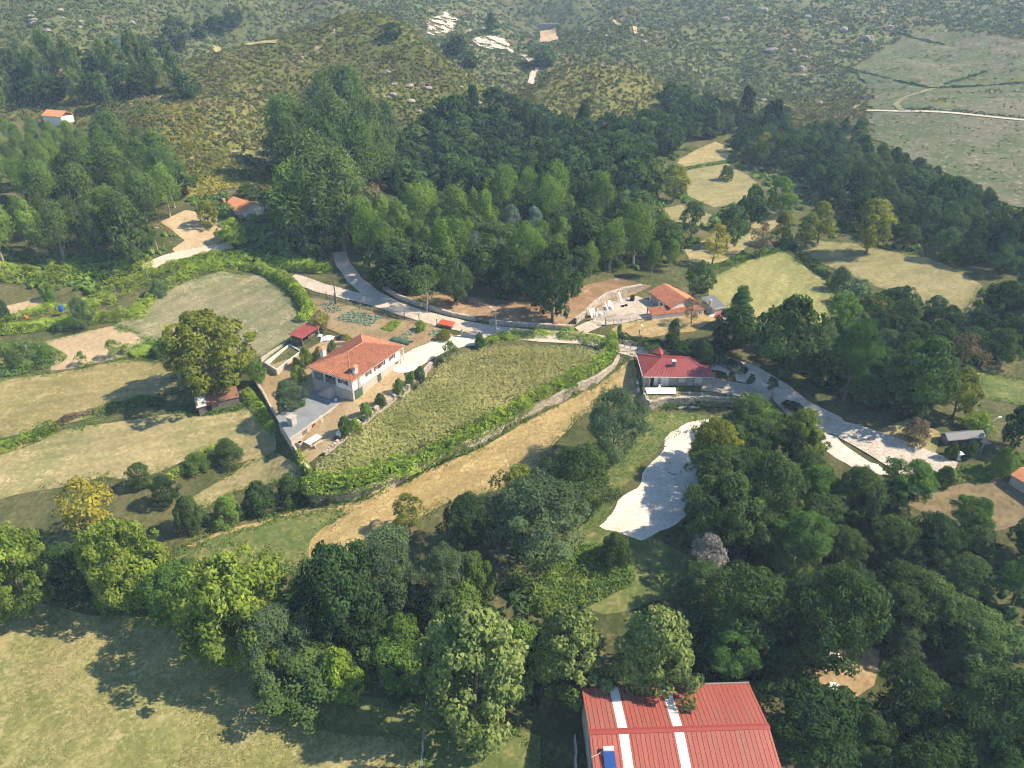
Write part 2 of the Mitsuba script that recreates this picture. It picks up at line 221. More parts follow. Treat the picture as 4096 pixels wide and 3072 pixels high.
def rock_colour(p, n, uv):
    g = fbm(p.x * 1.3, p.y * 1.3, p.z * 1.3, 4)
    return mix((.22, .21, .19), (.50, .47, .42), g) * (.8 + .4 * noise(p.x * 6, p.y * 6, p.z * 6))
tex('granite', rock_colour)
def wallstone_colour(p, n, uv):
    g = fbm(p.x * 2, p.y * 2, p.z * 2, 3); r = cell_rand(p.x * 1.7, p.y * 1.7, p.z * 2.6)
    return mix((.34, .31, .26), (.66, .62, .54), g * .5 + r * .5)
tex('wall_stone', wallstone_colour)
def mortar_colour(p, n, uv): return mix((.09, .085, .065), (.22, .21, .16), fbm(p.x * 2, p.y * 2, p.z * 2, 3))
tex('dark_mortar', mortar_colour)
def concrete_colour(p, n, uv):
    g = fbm(p.x * .9, p.y * .9, p.z * .4, 3); d = fbm(p.x * 4, p.y * 4, p.z * .6, 3)
    return mix((.36, .34, .30), (.62, .60, .55), g * .6 + d * .4)
tex('old_concrete', concrete_colour)
def whitewall_colour(p, n, uv):
    d = fbm(p.x * 3, p.y * 3, p.z * .5, 3)
    return mix((.74, .74, .72), (.87, .87, .86), smoothstep(.25, .55, d))
tex('white_render', whitewall_colour, .8)
def tile_colour(p, n, uv):
    r = cell_rand(p.x * 3.3, p.y * 3.3, p.z * 4); g = fbm(p.x * .5, p.y * .5, p.z, 3)
    col = mix((.36, .145, .085), (.52, .25, .16), r * .55 + g * .45)
    return mix(col, (.26, .13, .09), smoothstep(.56, .74, fbm(p.x * 1.3, p.y * 1.3, 3.1, 3)) * .55)
tex('clay_tile', tile_colour, .75)
def orange_tile_colour(p, n, uv):
    r = cell_rand(p.x * 3.1, p.y * 3.1, p.z * 4); return mix((.50, .21, .10), (.62, .32, .19), r * .5 + .5 * fbm(p.x, p.y, p.z, 2))
tex('orange_tile', orange_tile_colour, .75)
def red_sheet_colour(p, n, uv):
    g = fbm(p.x * .35, p.y * .35, 1., 3); return mix((.32, .08, .078), (.385, .11, .10), g)
tex('red_sheet', red_sheet_colour, .45, .5)
def barn_sheet_colour(p, n, uv):
    g = fbm(p.x * .6, p.y * .15, 1., 3); return mix(mix((.35, .095, .072), (.45, .15, .115), g * .5 + .2 * noise(p.x * 5, p.y * 5) + .3 * cell_rand(p.x * .98)), (.30, .16, .12), smoothstep(.55, .75, fbm(p.x * 1.1 + 5, p.y * .35, 3., 4)) * .5)
tex('barn_sheet', barn_sheet_colour, .42, .5)
def rust_colour(p, n, uv):
    g = fbm(p.x * 1.2, p.y * 1.2, p.z, 3); return mix((.20, .10, .065), (.34, .20, .14), g)
tex('rust_sheet', rust_colour)
def felt_colour(p, n, uv):
    g = fbm(p.x * .7, p.y * .7, 2., 4); l = smoothstep(.47, .5, dr.abs(dr.select(True, (p.x * .47 - p.y * .88) * .9 - dr.floor((p.x * .47 - p.y * .88) * .9), 0) - .5))
    return mix((.21, .24, .26), (.29, .33, .35), g) * (1 - .22 * l)
tex('roof_felt', felt_colour, .7)
def oldwood_colour(p, n, uv):
    g = fbm(p.x * 7, p.y * 7, p.z * .7, 3); return mix((.10, .09, .08), (.30, .27, .24), g)
tex('old_wood', oldwood_colour)
def bark_colour(p, n, uv): return mix((.10, .08, .06), (.26, .22, .17), fbm(p.x * 3, p.y * 3, p.z * .6, 3))
tex('bark', bark_colour)
flat('pale_bark', (.42, .38, .32)); flat('bare_twig', (.30, .27, .23))
flat('barn_seam', (.15, .03, .022), .6); flat('ridge_red', (.33, .07, .06), .5)
def paving_colour(p, n, uv):
    a, b, r = voronoi(p.x / .9, p.y / .9); g = fbm(p.x / 3, p.y / 3, 2., 3)
    return mix((.36, .33, .27), mix((.50, .47, .40), (.66, .63, .56), r * .6 + g * .4), smoothstep(.02, .12, b - a))
tex('pale_paving', paving_colour)
flat('channel_tile', (.21, .085, .05), .8)  # darker, dirtier clay of the channel tiles between the raised rows
flat('white_paint', (.80, .80, .79), .5); flat('bright_white', (.86, .86, .85), .5); flat('brown_shutter', (.17, .045, .035), .5)
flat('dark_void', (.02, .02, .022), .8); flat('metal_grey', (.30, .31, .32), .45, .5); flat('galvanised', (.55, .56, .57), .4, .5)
flat('post_wood', (.12, .095, .07)); flat('black_plastic', (.02, .02, .022), .4); flat('blue_plastic', (.03, .14, .55), .4)
flat('green_paint', (.07, .14, .10), .5); flat('slate', (.24, .27, .29), .6); flat('fence_concrete', (.48, .46, .42)); flat('orange_plastic', (.65, .18, .04), .5)
flat('pool_paint', (.58, .66, .64), .5); flat('pool_dirt', (.16, .17, .11), .6); flat('solar_blue', (.03, .09, .32), .15, .7); flat('translucent_sheet', (.80, .83, .80), .5)
flat('car_paint', (.018, .02, .024), .25, .6); flat('rubber', (.02, .02, .02), .8); flat('yellow_paint', (.7, .55, .05), .5); flat('hot_tile', (.55, .11, .06), .6)
scene['window_glass'] = {'type': 'principled', 'base_color': rgb(.03, .04, .05), 'roughness': .08, 'specular': .7}
scene['window_glass'] = {'type': 'twosided', 'bsdf': scene['window_glass']}

# ---------------------------------------------------------------- the land
xs = np.unique(np.concatenate([np.arange(-895, -150, 9.), np.arange(-150, 165, 1.2), np.arange(165, 896, 9.)]))
ys = np.unique(np.concatenate([np.arange(-110, 20, 6.), np.arange(20, 190, 1.2), np.arange(190, 330, 2.5), np.arange(330, 760, 3.5), np.arange(760, 1100, 12.)]))
X, Y = np.meshgrid(xs, ys, indexing='ij'); Zt = height(X, Y)
far = np.clip((Y - 290) / 60, 0, 1)
Zt = Zt + far * (meshkit.fbm(np.stack([X / 6, Y / 6, X * 0], -1), 3, 8) - .5) * 2.4 + (meshkit.fbm(np.stack([X / 3, Y / 3, X * 0], -1), 2, 4) - .5) * .12
HEATH = Polygon([(-213.7,260.6),(-179.7,276.2),(-131.4,238.5),(-94.8,205.6),(-71.4,212.1),(-77.0,259.7),(-52.8,274.7),(-25.7,283.1),(-2.9,295.9),(24.5,291.1),(41.1,291.0),(76.3,330.4),(81.9,307.4),(99.4,322.4),(115.2,308.9),(157.1,327.3),(140.0,276.3),(138.1,223.2),(155.9,213.6)] + [(900, 230), (900, 1110), (-900, 1110), (-900, 250)]).buffer(0)
cx, cy = (X[:-1, :-1] + X[1:, 1:]) / 2, (Y[:-1, :-1] + Y[1:, 1:]) / 2
on_heath = shapely.contains_xy(HEATH, cx.ravel(), cy.ravel()).reshape(cx.shape)
idx = np.arange(X.size).reshape(X.shape)
quads = np.stack([idx[:-1, :-1], idx[1:, :-1], idx[1:, 1:], idx[:-1, 1:]], -1)
V = np.stack([X, Y, Zt], -1).reshape(-1, 3)
def subset(mask):
    q = quads[mask]; f = np.vstack([q[:, [0, 1, 2]], q[:, [0, 2, 3]]]); u, inv = np.unique(f, return_inverse=True)
    return V[u], inv.reshape(f.shape)
solo('ground', subset(~on_heath), 'forest_floor', 'rough green and brown ground of the valley floor under woods and between fields', 'ground', kind='structure', smooth=True)
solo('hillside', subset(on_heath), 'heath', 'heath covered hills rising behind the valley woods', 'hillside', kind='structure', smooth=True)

# fields
sheet('meadow', [(-84.9,74.6),(-57.9,67.5),(-42.9,66.8),(-23.7,57.1),(-8.7,52.3),(3.2,50.4),(3.0,42.6),(-63.3,42.6)], 'meadow_grass', 'yellow green meadow in the bottom left corner, half in tree shade', .06, .3)
sheet('rough_grass', [(-31.2,54.7),(-23.4,55.9),(-8.8,54.1),(3.0,50.4),(3.0,42.6),(-9.4,42.7),(-11.0,50.0),(-16.8,50.6),(-25.4,52.2)], 'lush_grass', 'lush green grass strip between the meadow and the foreground trees', .10, .8)
sheet('stubble_field', [(22.0,125.2),(24.9,127.8),(25.3,115.5),(25.6,113.8),(20.8,115.1),(12.5,110.7),(7.7,102.5),(3.5,96.1),(-2.0,91.2),(-10.9,88.1),(-18.2,81.9),(-27.4,74.5),(-32.7,74.1),(-37.5,79.3),(-49.5,79.5),(-45.6,82.3),(-33.1,87.4),(-25.8,88.3),(-19.5,91.4),(-13.9,96.1),(-7.7,99.6),(-3.0,103.5),(2.5,108.6),(7.8,112.9),(12.9,117.0),(17.3,120.4)], 'stubble', 'long tan stubble field below the maize terrace wall', .06, .4)
sheet('grass_patch', [(-50.8,78.5),(-46.6,81.4),(-39.7,84.3),(-32.8,86.0),(-27.0,86.4),(-29.2,83.1),(-31.9,79.3),(-28.4,76.2),(-31.3,74.1),(-36.5,73.4),(-46.2,74.2)], 'lush_grass', 'bright green grass at the low left end of the stubble field', .10, 3.0)
sheet('hay_field', [(-73.0,167.3),(-63.2,167.3),(-53.0,154.3),(-45.2,141.9),(-47.4,134.4),(-51.3,127.6),(-57.2,130.1),(-69.7,133.9),(-80.3,137.4),(-89.2,143.0),(-88.2,146.9),(-85.8,154.6),(-82.0,159.9)], 'hay_green', 'rounded grey green mown field bordered by vines, upper left', .06, .5)
sheet('bare_plot', [(-101.1,136.1),(-89.1,142.8),(-79.0,136.7),(-79.6,130.6),(-88.5,126.1),(-93.7,125.3)], 'bare_soil', 'pale bare plot of dry soil left of the mown field', .09, .5)
sheet('hay_field', [(-107.0,120.6),(-94.0,123.7),(-88.2,125.6),(-81.2,128.7),(-68.6,127.3),(-64.0,118.7),(-69.7,115.9),(-71.6,113.1),(-84.8,106.9),(-95.9,102.6)], 'hay_brown', 'olive brown mown field in the middle of the left terraces', .06, .5)
sheet('hay_field', [(-94.7,100.7),(-84.6,104.4),(-81.2,106.6),(-74.1,108.7),(-66.1,110.7),(-58.5,111.6),(-49.0,112.9),(-43.9,109.0),(-41.0,100.4),(-48.1,99.2),(-54.8,101.9),(-62.8,93.9),(-68.5,94.7),(-74.2,92.3),(-86.9,87.9)], 'hay_dry', 'straw coloured field in front of the wooden shed', .06, .5)
sheet('hay_field', [(-54.4,88.2),(-46.2,99.0),(-41.8,100.8),(-35.5,95.0),(-34.6,92.6),(-40.8,93.4),(-45.8,92.3),(-50.3,87.2)], 'hay_dry', 'narrow straw coloured strip beside the yard wall, lower left', .09, .4)
sheet('hay_field', [(48.5,163.9),(63.1,178.5),(73.9,185.1),(75.1,179.0),(78.7,167.0),(77.2,157.1),(67.1,136.4),(53.4,138.1),(45.2,149.8)], 'hay_right', 'olive hay field behind the cedar, right of the garage', .06, .5)
sheet('hay_field', [(78.4,189.0),(83.4,192.2),(93.2,189.0),(108.3,175.7),(112.9,166.8),(113.6,159.4),(107.6,152.0),(102.2,145.5),(98.9,147.8),(92.5,158.1),(89.4,161.6),(82.9,172.2),(78.9,181.3)], 'hay_far', 'wide tan hay field with darker mown swaths, right', .08, .5)
sheet('hay_field', [(62.5,261.2),(79.9,269.6),(82.7,248.6),(83.5,236.1),(70.8,221.8),(62.8,218.1),(56.8,228.2)], 'hay_far', 'pale hay field between tree lines, upper right valley', .06, .6)
sheet('hay_field', [(58.1,263.1),(71.3,284.9),(82.8,298.8),(87.2,290.2),(80.8,273.0),(71.8,268.2),(61.4,259.9)], 'hay_dry', 'highest small tan field at the head of the valley', .08, .6)
sheet('hay_field', [(43.0,213.2),(52.8,219.4),(60.8,211.4),(55.8,200.8),(47.4,202.0)], 'hay_far', 'small tan field among yellowing trees', .06, .4)
sheet('hay_field', [(46.3,182.2),(60.7,198.4),(68.6,202.7),(80.2,212.9),(80.5,206.1),(70.2,194.2),(61.8,182.9),(51.8,172.4),(46.2,174.4)], 'hay_dry', 'curving tan grass strip between the right hand trees', .06, .4)
sheet('hay_field', [(93.4,124.9),(102.9,120.5),(98.3,109.3),(90.0,114.1)], 'lush_grass', 'green pasture at the right edge behind the trees', .06, .4)
sheet('hay_field', [(109.0,144.8),(119.5,143.5),(114.2,134.7)], 'hay_right', 'corner of an olive field at the far right edge', .06, .4)
sheet('hay_field', [(-14.8,237.9),(-7.2,239.9),(-2.4,225.5),(-9.6,220.7)], 'hay_dry', 'little tan clearing deep in the wood', .08, .5)
sheet('pine_clearing', [(-25.9,149.4),(-21.7,148.1),(-10.7,140.7),(-0.6,138.2),(13.3,137.0),(18.9,143.8),(29.7,153.7),(33.7,157.6),(25.2,161.5),(14.6,154.2),(4.6,147.2),(-11.3,150.7),(-22.1,151.8)], 'needle_litter', 'orange brown clearing of bark and needle litter at the wood edge', .06, .5)
sheet('dry_bank', [(21.2,135.9),(23.3,137.8),(30.7,140.4),(43.4,142.8),(44.1,139.4),(38.4,133.8),(28.5,132.4),(22.4,133.8)], 'stubble', 'dry golden grass bank in front of the garage', .06, .3)
sheet('courtyard', [(17.3,138.8),(19.0,144.2),(23.7,149.2),(28.9,151.7),(32.4,148.8),(31.0,140.9),(23.3,137.8),(18.5,137.2)], 'concrete_yard', 'pale concrete courtyard beside the tiled garage', .09, .15)
sheet('house_yard', [(-50.7,123.6),(-44.2,127.6),(-39.8,133.5),(-23.5,130.0),(-19.2,129.9),(-21.4,120.4),(-19.8,114.7),(-24.2,108.7),(-28.0,103.0),(-30.0,99.2),(-34.8,95.5),(-38.1,99.3),(-44.1,109.1),(-49.7,118.5)], 'yard_earth', 'dry earth and grass yard round the white house', .07, .3)
sheet('kitchen_garden', [(-49.1,152.6),(-43.3,150.2),(-36.2,146.7),(-26.0,140.9),(-16.6,137.6),(-11.8,133.4),(-17.3,129.9),(-22.5,125.9),(-29.4,130.4),(-37.3,136.0),(-42.3,140.4),(-46.8,146.5)], 'garden_earth', 'vegetable garden of brown beds above the white house', .09, .3)
sheet('farm_yard', [(-93.4,183.3),(-89.0,190.1),(-83.7,189.2),(-76.4,185.1),(-75.2,178.4),(-79.7,172.1),(-83.4,168.2),(-85.8,171.1),(-84.0,175.3)], 'bare_soil', 'trodden sandy yard below the hillside farmhouse', .06, .6)
sheet('red_house_yard', [(39.7,120.8),(44.7,118.9),(49.5,116.9),(48.7,113.8),(43.4,114.4),(41.6,115.1),(36.2,116.4),(38.1,119.9)], 'concrete_yard', 'worn concrete terrace on the right of the red roofed house', .06, .1)
sheet('front_lawn', [(25.9,121.7),(25.7,113.3),(29.3,114.1),(35.8,114.3),(41.4,114.5),(36.7,115.7),(31.5,116.1),(26.3,117.4)], 'hay_brown', 'worn dry lawn in front of the red roofed house', .06, .1)
sheet('weedy_grass', [(25.8,112.9),(31.0,112.5),(42.8,110.9),(49.3,107.6),(41.9,107.4),(33.9,109.2),(29.2,107.0),(23.4,98.2),(18.5,91.2),(13.9,83.4),(8.7,80.0),(7.8,82.8),(13.9,90.5),(20.0,102.4),(24.7,111.1)], 'lush_grass', 'weedy green bank between the bushes and the white sand', .05, .8)
sheet('weedy_grass', [(5.1,78.3),(13.9,82.5),(20.6,80.2),(25.5,76.5),(23.5,69.5),(12.3,66.9),(4.8,70.1)], 'lush_grass', 'rough overgrown grass below the white sand lot', .05, .8)
sheet('sand_lot', [(36.4,110.1),(32.8,109.6),(29.2,106.3),(25.3,98.9),(20.3,92.2),(16.6,86.6),(13.5,82.8),(16.5,81.1),(19.9,80.2),(23.7,81.8),(28.8,86.2),(33.8,95.2),(38.8,105.3)], 'white_sand', 'bright white sand lot below the red roofed house', .08, 1.2)
sheet('road_shoulder', [(54.1,102.5),(59.6,93.7),(61.9,90.1),(59.7,90.2),(56.7,93.0),(54.3,96.9),(53.2,100.7)], 'white_gravel', 'white gravel shoulder below the village road at right', .08, 2.0)
sheet('dry_slope', [(62.0,100.7),(70.3,105.0),(74.1,101.0),(70.5,95.2),(66.4,98.2)], 'hay_dry', 'dry grass slope behind the stone granary', .06, .5)
sheet('dry_slope', [(60.1,86.6),(67.2,89.6),(77.9,90.7),(80.1,86.6),(78.5,80.3),(69.9,79.3),(64.5,82.3)], 'rough_brown', 'dry brown slope below the road at the right edge', .06, .5)
sheet('clearing', [(39.0,60.3),(45.2,62.3),(48.0,61.0),(45.3,56.6),(41.7,54.8),(37.4,55.4)], 'yard_earth', 'sunlit clearing among the oaks beside the barn', .06, .5)
sheet('cleared_heath', [(160.9,336.4),(142.5,291.1),(143.0,269.7),(144.2,254.5),(147.4,241.5),(149.6,229.5),(148.5,214.1),(153.4,209.5),(173.7,215.7),(320.8,444.4),(302.0,462.9),(280.5,506.8),(256.2,510.2),(219.0,469.3),(191.9,435.2),(182.1,380.7)], 'cut_heath', 'cleared pale green and grey slope on the right hill', .35, 3, 4)
sheet('bracken_slope', [(-105.7,236.9),(-95.2,234.2),(-81.3,231.4),(-70.9,215.3),(-72.1,205.1),(-81.9,207.2),(-86.6,197.7),(-93.3,201.6)], 'fern_ground', 'rusty bracken slope above the hillside farmhouse', .08, 2, 2)
# roads
def road(name, line, w, bsdf, label, lift=.12): return sheet(name, strip_poly(line, w), bsdf, label, lift, .15, 1.1)
road('village_road', [(-30.2,148.2),(-23.8,144.0),(-17.3,140.3),(-10.6,137.4),(-4.5,135.4),(5.3,133.7),(15.0,133.2),(19.7,131.5),(24.4,130.1),(29.7,127.4),(34.9,125.2),(41.9,123.4),(47.0,120.3),(50.8,114.9),(52.5,109.8),(55.9,104.6),(59.3,99.9)], [4.4, 4.4, 4.3, 4.2, 4.2, 4.0, 4.0, 4.0, 4.0, 4, 4, 4, 4, 4.3, 5, 6], 'track_gravel', 'pale village road winding past the houses')
sheet('road_widening', [(57.4,105.5),(60.6,103.4),(67.5,98.7),(73.2,93.4),(71.7,91.4),(65.7,90.5),(63.3,90.8),(59.9,95.6),(55.3,102.0)], 'pale_paving', 'wide pale paved road at the right by the granary', .16, .15)
road('lane', [(-54.6,162.7),(-45.6,155.7),(-37.0,151.2),(-29.0,147.4)], 3.6, 'track_gravel', 'sunlit lane joining the road from the left', .13)
road('lane', [(-45.0,175.8),(-42.3,168.1),(-37.9,159.1),(-33.0,152.6),(-26.7,146.1)], 3.6, 'track_gravel', 'shaded lane coming down out of the wood', .14)
road('farm_track', [(-90.4,163.7),(-85.6,168.1),(-80.2,172.0),(-73.1,177.2)], 2.6, 'track_gravel', 'narrow track climbing to the hillside farmhouse')
road('driveway', [(-21.2,122.4),(-17.9,126.5),(-14.0,129.9),(-9.8,131.8),(-7.4,132.1)], [6, 5.5, 4.6, 4.6, 5], 'white_gravel', 'white gravel driveway from the gate to the house')
road('driveway', [(14.2,135.4),(17.9,137.9),(19.6,139.8)], 3, 'track_gravel', 'short gravel entrance to the courtyard')
road('hill_track', [(159.9,336.0),(168.8,325.2),(183.9,314.7),(195.9,305.1),(216.3,290.3)], [2.6, 2.6, 2.6, 2.6, 2.6], 'track_gravel', 'thin white track crossing the right hill', .6)
road('hill_track', [(169.2,324.9),(174.2,341.7),(183.2,354.2),(193.5,360.3),(208.9,371.7)], 2.4, 'hay_green', 'faint grassy track climbing the right hill', .65)
sheet('field_path', [(-120.6,146.9),(-113.0,152.0),(-109.8,154.1),(-109.0,151.4),(-112.7,145.5),(-117.9,142.1)], 'bare_soil', 'pale dirt path among the vines at the left edge', .08, .4)

# ---------------------------------------------------------------- vegetation
def leaf(name, dark, light, alt=None, trans=.7):
    """Foliage: uv.x is each leaf's own tone, uv.y its clump's; stands of trees differ a little from place to place."""
    alt = alt or light
    def fn(p, n, uv):
        k = noise(p.x / 6.5, p.y / 6.5, p.z / 9.) ; h = noise(p.x / 23. + 3, p.y / 23., 1.3)
        t = dr.clip(uv.x * .5 + uv.y * .55 - .05 + (k - .5) * .5, 0, 1)
        return mix(mix(dark, light, t), alt, smoothstep(.5, 1., uv.x * .45 + h * .7) * .7) * (.8 + .4 * k)
    scene[name] = {'type': 'twosided', 'bsdf': {'type': 'principled', 'base_color': mikit.proc(fn), 'roughness': .55, 'specular': .35}} if trans == 0 else \
        {'type': 'principledthin', 'base_color': mikit.proc(fn), 'roughness': .6, 'diff_trans': trans, 'spec_trans': 0., 'eta': 1.35}
leaf('oak_leaf', (0.057, 0.121, 0.035), (0.142, 0.248, 0.076), (0.178, 0.248, 0.089))
leaf('dark_leaf', (0.034, 0.078, 0.027), (0.090, 0.171, 0.056), (0.090, 0.164, 0.070))
leaf('chestnut_leaf', (0.113, 0.201, 0.039), (0.361, 0.494, 0.084), (0.535, 0.569, 0.108))
leaf('linden_leaf', (0.107, 0.194, 0.058), (0.361, 0.457, 0.156), (0.442, 0.470, 0.132))
leaf('willow_leaf', (0.097, 0.170, 0.075), (0.199, 0.308, 0.151), (0.210, 0.295, 0.139))
leaf('gum_leaf', (0.063, 0.127, 0.042), (0.173, 0.288, 0.082), (0.220, 0.295, 0.095))
leaf('gum_tip_leaf', (0.097, 0.198, 0.042), (0.262, 0.433, 0.082), (0.325, 0.445, 0.101))
leaf('bluegum_leaf', (0.139, 0.228, 0.169), (0.291, 0.433, 0.336))
leaf('pine_leaf', (0.057, 0.135, 0.035), (0.147, 0.295, 0.070), (0.168, 0.302, 0.082))
leaf('cypress_leaf', (0.015, 0.035, 0.017), (0.049, 0.084, 0.041))
leaf('yellow_leaf', (.20, .215, .04), (.52, .50, .085), (.58, .50, .08))
leaf('olive_yellow_leaf', (.12, .165, .032), (.37, .43, .075), (.46, .46, .085))
leaf('silver_leaf', (.22, .23, .21), (.46, .46, .44))
leaf('broom_leaf', (.08, .125, .05), (.15, .205, .08), (.165, .175, .085))
leaf('vine_leaf', (0.151, 0.281, 0.039), (0.466, 0.655, 0.102), (0.582, 0.643, 0.120))
leaf('bramble_leaf', (0.079, 0.178, 0.038), (0.210, 0.379, 0.082), (0.304, 0.407, 0.101))
leaf('maize_leaf', (.36, .47, .12), (.72, .71, .33), (.74, .66, .38), .7)
leaf('cabbage_leaf', (0.2, 0.33, 0.22), (0.42, 0.54, 0.42))
leaf('shrub_leaf', (0.085, 0.125, 0.032), (0.175, 0.22, 0.06), (0.19, 0.165, 0.075))
leaf('bracken_leaf', (0.19, 0.23, 0.05), (0.4, 0.4, 0.09), (0.46, 0.31, 0.1))
leaf('dry_leaf', (0.16, 0.135, 0.08), (0.32, 0.28, 0.17))
leaf('grass_leaf', (0.22, 0.26, 0.085), (0.4, 0.39, 0.17), (0.54, 0.49, 0.3))

def kites(P, N, size, rng, long=1.0, wide=.62, uvs=None, bend=.12):
    """Leaf-shaped quads at P facing N, slightly folded; returns vertices, faces, uv."""
    n = len(P); N = N / (np.linalg.norm(N, axis=1, keepdims=True) + 1e-9)
    t = np.cross(N, rng.normal(size=(n, 3))); t /= np.linalg.norm(t, axis=1, keepdims=True) + 1e-9; b = np.cross(N, t)
    s = (np.broadcast_to(size, (n,)) * rng.uniform(.7, 1.3, n))[:, None]
    V = np.stack([P - t * s * long * .5, P + b * s * wide * .5 - N * s * bend, P + t * s * long * .5, P - b * s * wide * .5 - N * s * bend], 1).reshape(-1, 3)
    k = np.arange(n) * 4; F = np.vstack([np.c_[k, k + 1, k + 2], np.c_[k, k + 2, k + 3]])
    return V, F, np.repeat(uvs, 4, axis=0)
ENVELOPES = {
    'round': lambda t: np.sqrt(np.clip(1 - (2 * t - .95) ** 2 * .98, .03, 1)),
    'dome': lambda t: np.clip(1 - t ** 2.2, .05, 1) ** .6 * (.75 + .25 * np.clip(t / .25, 0, 1)),
    'tall': lambda t: np.clip(np.sin(np.pi * np.clip(t * .86 + .14, 0, 1)), .06, 1) ** .75,
    'cone': lambda t: np.clip(1 - t, .03, 1) ** .75,
    'column': lambda t: np.clip(np.minimum(1, t / .12), .3, 1) * np.clip(1 - t, .04, 1) ** .38,
    'umbrella': lambda t: np.clip(.25 + 1.3 * t, 0, 1) * np.clip(1.25 - t, .1, 1) ** .7,
}
def crown(seed, H, R, base, env, clumps, rc, leaves, size, flat=.8, up=.35, droop=0., wide=.62, long=1.):
    rng = np.random.default_rng(seed)
    t = rng.random(clumps) ** .85; a = np.arange(clumps) * 2.39996 + rng.normal(size=clumps) * .5
    lob = 1 + .22 * np.sin(3 * a + 6 * rng.random() + t * 4) + .12 * np.sin(7 * a + 3 * t * 6)
    rad = ENVELOPES[env](t) * R * (1 - rc * .55) * np.clip(rng.random(clumps), .02, 1) ** .33 * lob
    C = np.c_[rad * np.cos(a), rad * np.sin(a), H * base + (H * (1 - base) - rc * R * .6) * t]
    size_c = rc * R * rng.uniform(.65, 1.35, clumps); tone = rng.random(clumps)
    w = rng.choice(clumps, leaves, p=size_c ** 2 / (size_c ** 2).sum())
    out = C[w] * [1, 1, 0]; out /= np.linalg.norm(out, axis=1, keepdims=True) + 1e-6
    d = rng.normal(size=(leaves, 3)); d /= np.linalg.norm(d, axis=1, keepdims=True)
    d = d + out * .55 + [0, 0, up]; d /= np.linalg.norm(d, axis=1, keepdims=True)
    P = C[w] + d * (size_c[w] * (.62 + .5 * rng.random(leaves)))[:, None] * [1, 1, flat]
    if droop: P[:, 2] -= droop * rng.random(leaves) ** 2 * size_c[w]
    P[:, 2] = np.maximum(P[:, 2], .15)
    N = d + rng.normal(size=(leaves, 3)) * .55 + [0, 0, .25]
    if droop: N = N * [1, 1, .45] + out * .4
    V, F, UV = kites(P, N, size, rng, long, wide, np.c_[rng.random(leaves), tone[w]])
    return V, F, UV, C
def trunk(seed, H, R, base, C, r0, bole=None, lean=0., limbs=7):
    rng = np.random.default_rng(seed + 99); m = Mesh(); top = H * (base + (1 - base) * .62)
    z = np.linspace(0, top, 7); x = lean * (z / H) ** 1.5 + np.sin(z / H * 5 + seed) * R * .04; y = np.cos(z / H * 4 + seed) * R * .04 - .04 * R
    m.add(*tube(np.c_[x, y, z], np.linspace(r0, r0 * .3, 7) * np.r_[1.35, np.ones(6)], 7))
    for c in C[rng.choice(len(C), min(limbs, len(C)), replace=False)]:
        k = float(np.clip(c[2] / H - .28, .12, .55)) * H; k = min(k, top * .9)
        s = np.array([np.interp(k, z, x), np.interp(k, z, y), k]); mid = (s + c) / 2 + [0, 0, -.05 * H * rng.random()]
        m.add(*tube([s, mid, c], [r0 * .5, r0 * .3, r0 * .08], 5))
    return m.out()
PROTO, INST = {}, {}
# name: H, R, crown base, envelope, clumps, clump radius, leaves, leaf size, extra, trunk radius
FORM = {
    'oak': dict(H=8.5, R=4.4, base=.12, env='round', clumps=150, rc=.18, leaves=9500, size=.34, r0=.24),
    'linden': dict(H=9.5, R=4.4, base=.10, env='dome', clumps=150, rc=.16, leaves=9000, size=.36, r0=.26, wide=.85),
    'chestnut': dict(H=9., R=4.4, base=.10, env='round', clumps=140, rc=.17, leaves=9000, size=.37, r0=.25, long=1.15),
    'fine': dict(H=8., R=4., base=.10, env='round', clumps=150, rc=.19, leaves=11000, size=.28, r0=.18, wide=.5, long=1.15),
    'bush': dict(H=4.5, R=3.4, base=.02, env='dome', clumps=90, rc=.21, leaves=6000, size=.30, r0=.12),
    'sapling': dict(H=5.5, R=2.0, base=.22, env='tall', clumps=40, rc=.30, leaves=1900, size=.26, r0=.08),
    'pine': dict(H=9., R=2.8, base=.42, env='tall', clumps=60, rc=.27, leaves=4200, size=.36, r0=.17, wide=.34, long=1.5, flat=.55, up=.6),
    'midoak': dict(H=9., R=4.2, base=.14, env='round', clumps=90, rc=.21, leaves=3200, size=.58, r0=.22),
    'midgum': dict(H=17., R=3.4, base=.22, env='tall', clumps=95, rc=.30, leaves=3800, size=.66, r0=.24, droop=1.1, wide=.42, long=1.25, flat=1.35),
    'midpoplar': dict(H=11., R=3.2, base=.14, env='tall', clumps=46, rc=.34, leaves=2800, size=.50, r0=.2),
    'midthin': dict(H=10., R=3.4, base=.25, env='tall', clumps=40, rc=.30, leaves=1100, size=.45, r0=.2),
    'midbush': dict(H=3., R=2.3, base=.02, env='dome', clumps=30, rc=.34, leaves=1500, size=.36, r0=.1),
    'midpine': dict(H=13., R=3.6, base=.36, env='tall', clumps=50, rc=.34, leaves=4200, size=.50, r0=.25, wide=.25, long=1.4, flat=.55, up=.6),
    'cedar': dict(H=11., R=3., base=.04, env='cone', clumps=90, rc=.30, leaves=4500, size=.45, r0=.25, flat=.4, droop=.5),
    'cypress': dict(H=14., R=3.2, base=.02, env='column', clumps=80, rc=.40, leaves=5000, size=.55, r0=.25, flat=1.3),
    'faroak': dict(H=9., R=4.3, base=.10, env='round', clumps=60, rc=.24, leaves=1200, size=.95, r0=.22),
    'fargum': dict(H=16., R=3.6, base=.2, env='tall', clumps=60, rc=.32, leaves=1400, size=.95, r0=.24, droop=1., flat=1.3),
}
VARIANTS = {'oak': 4, 'midoak': 5, 'midgum': 7, 'faroak': 4, 'fargum': 3, 'bush': 3, 'linden': 3, 'chestnut': 3}
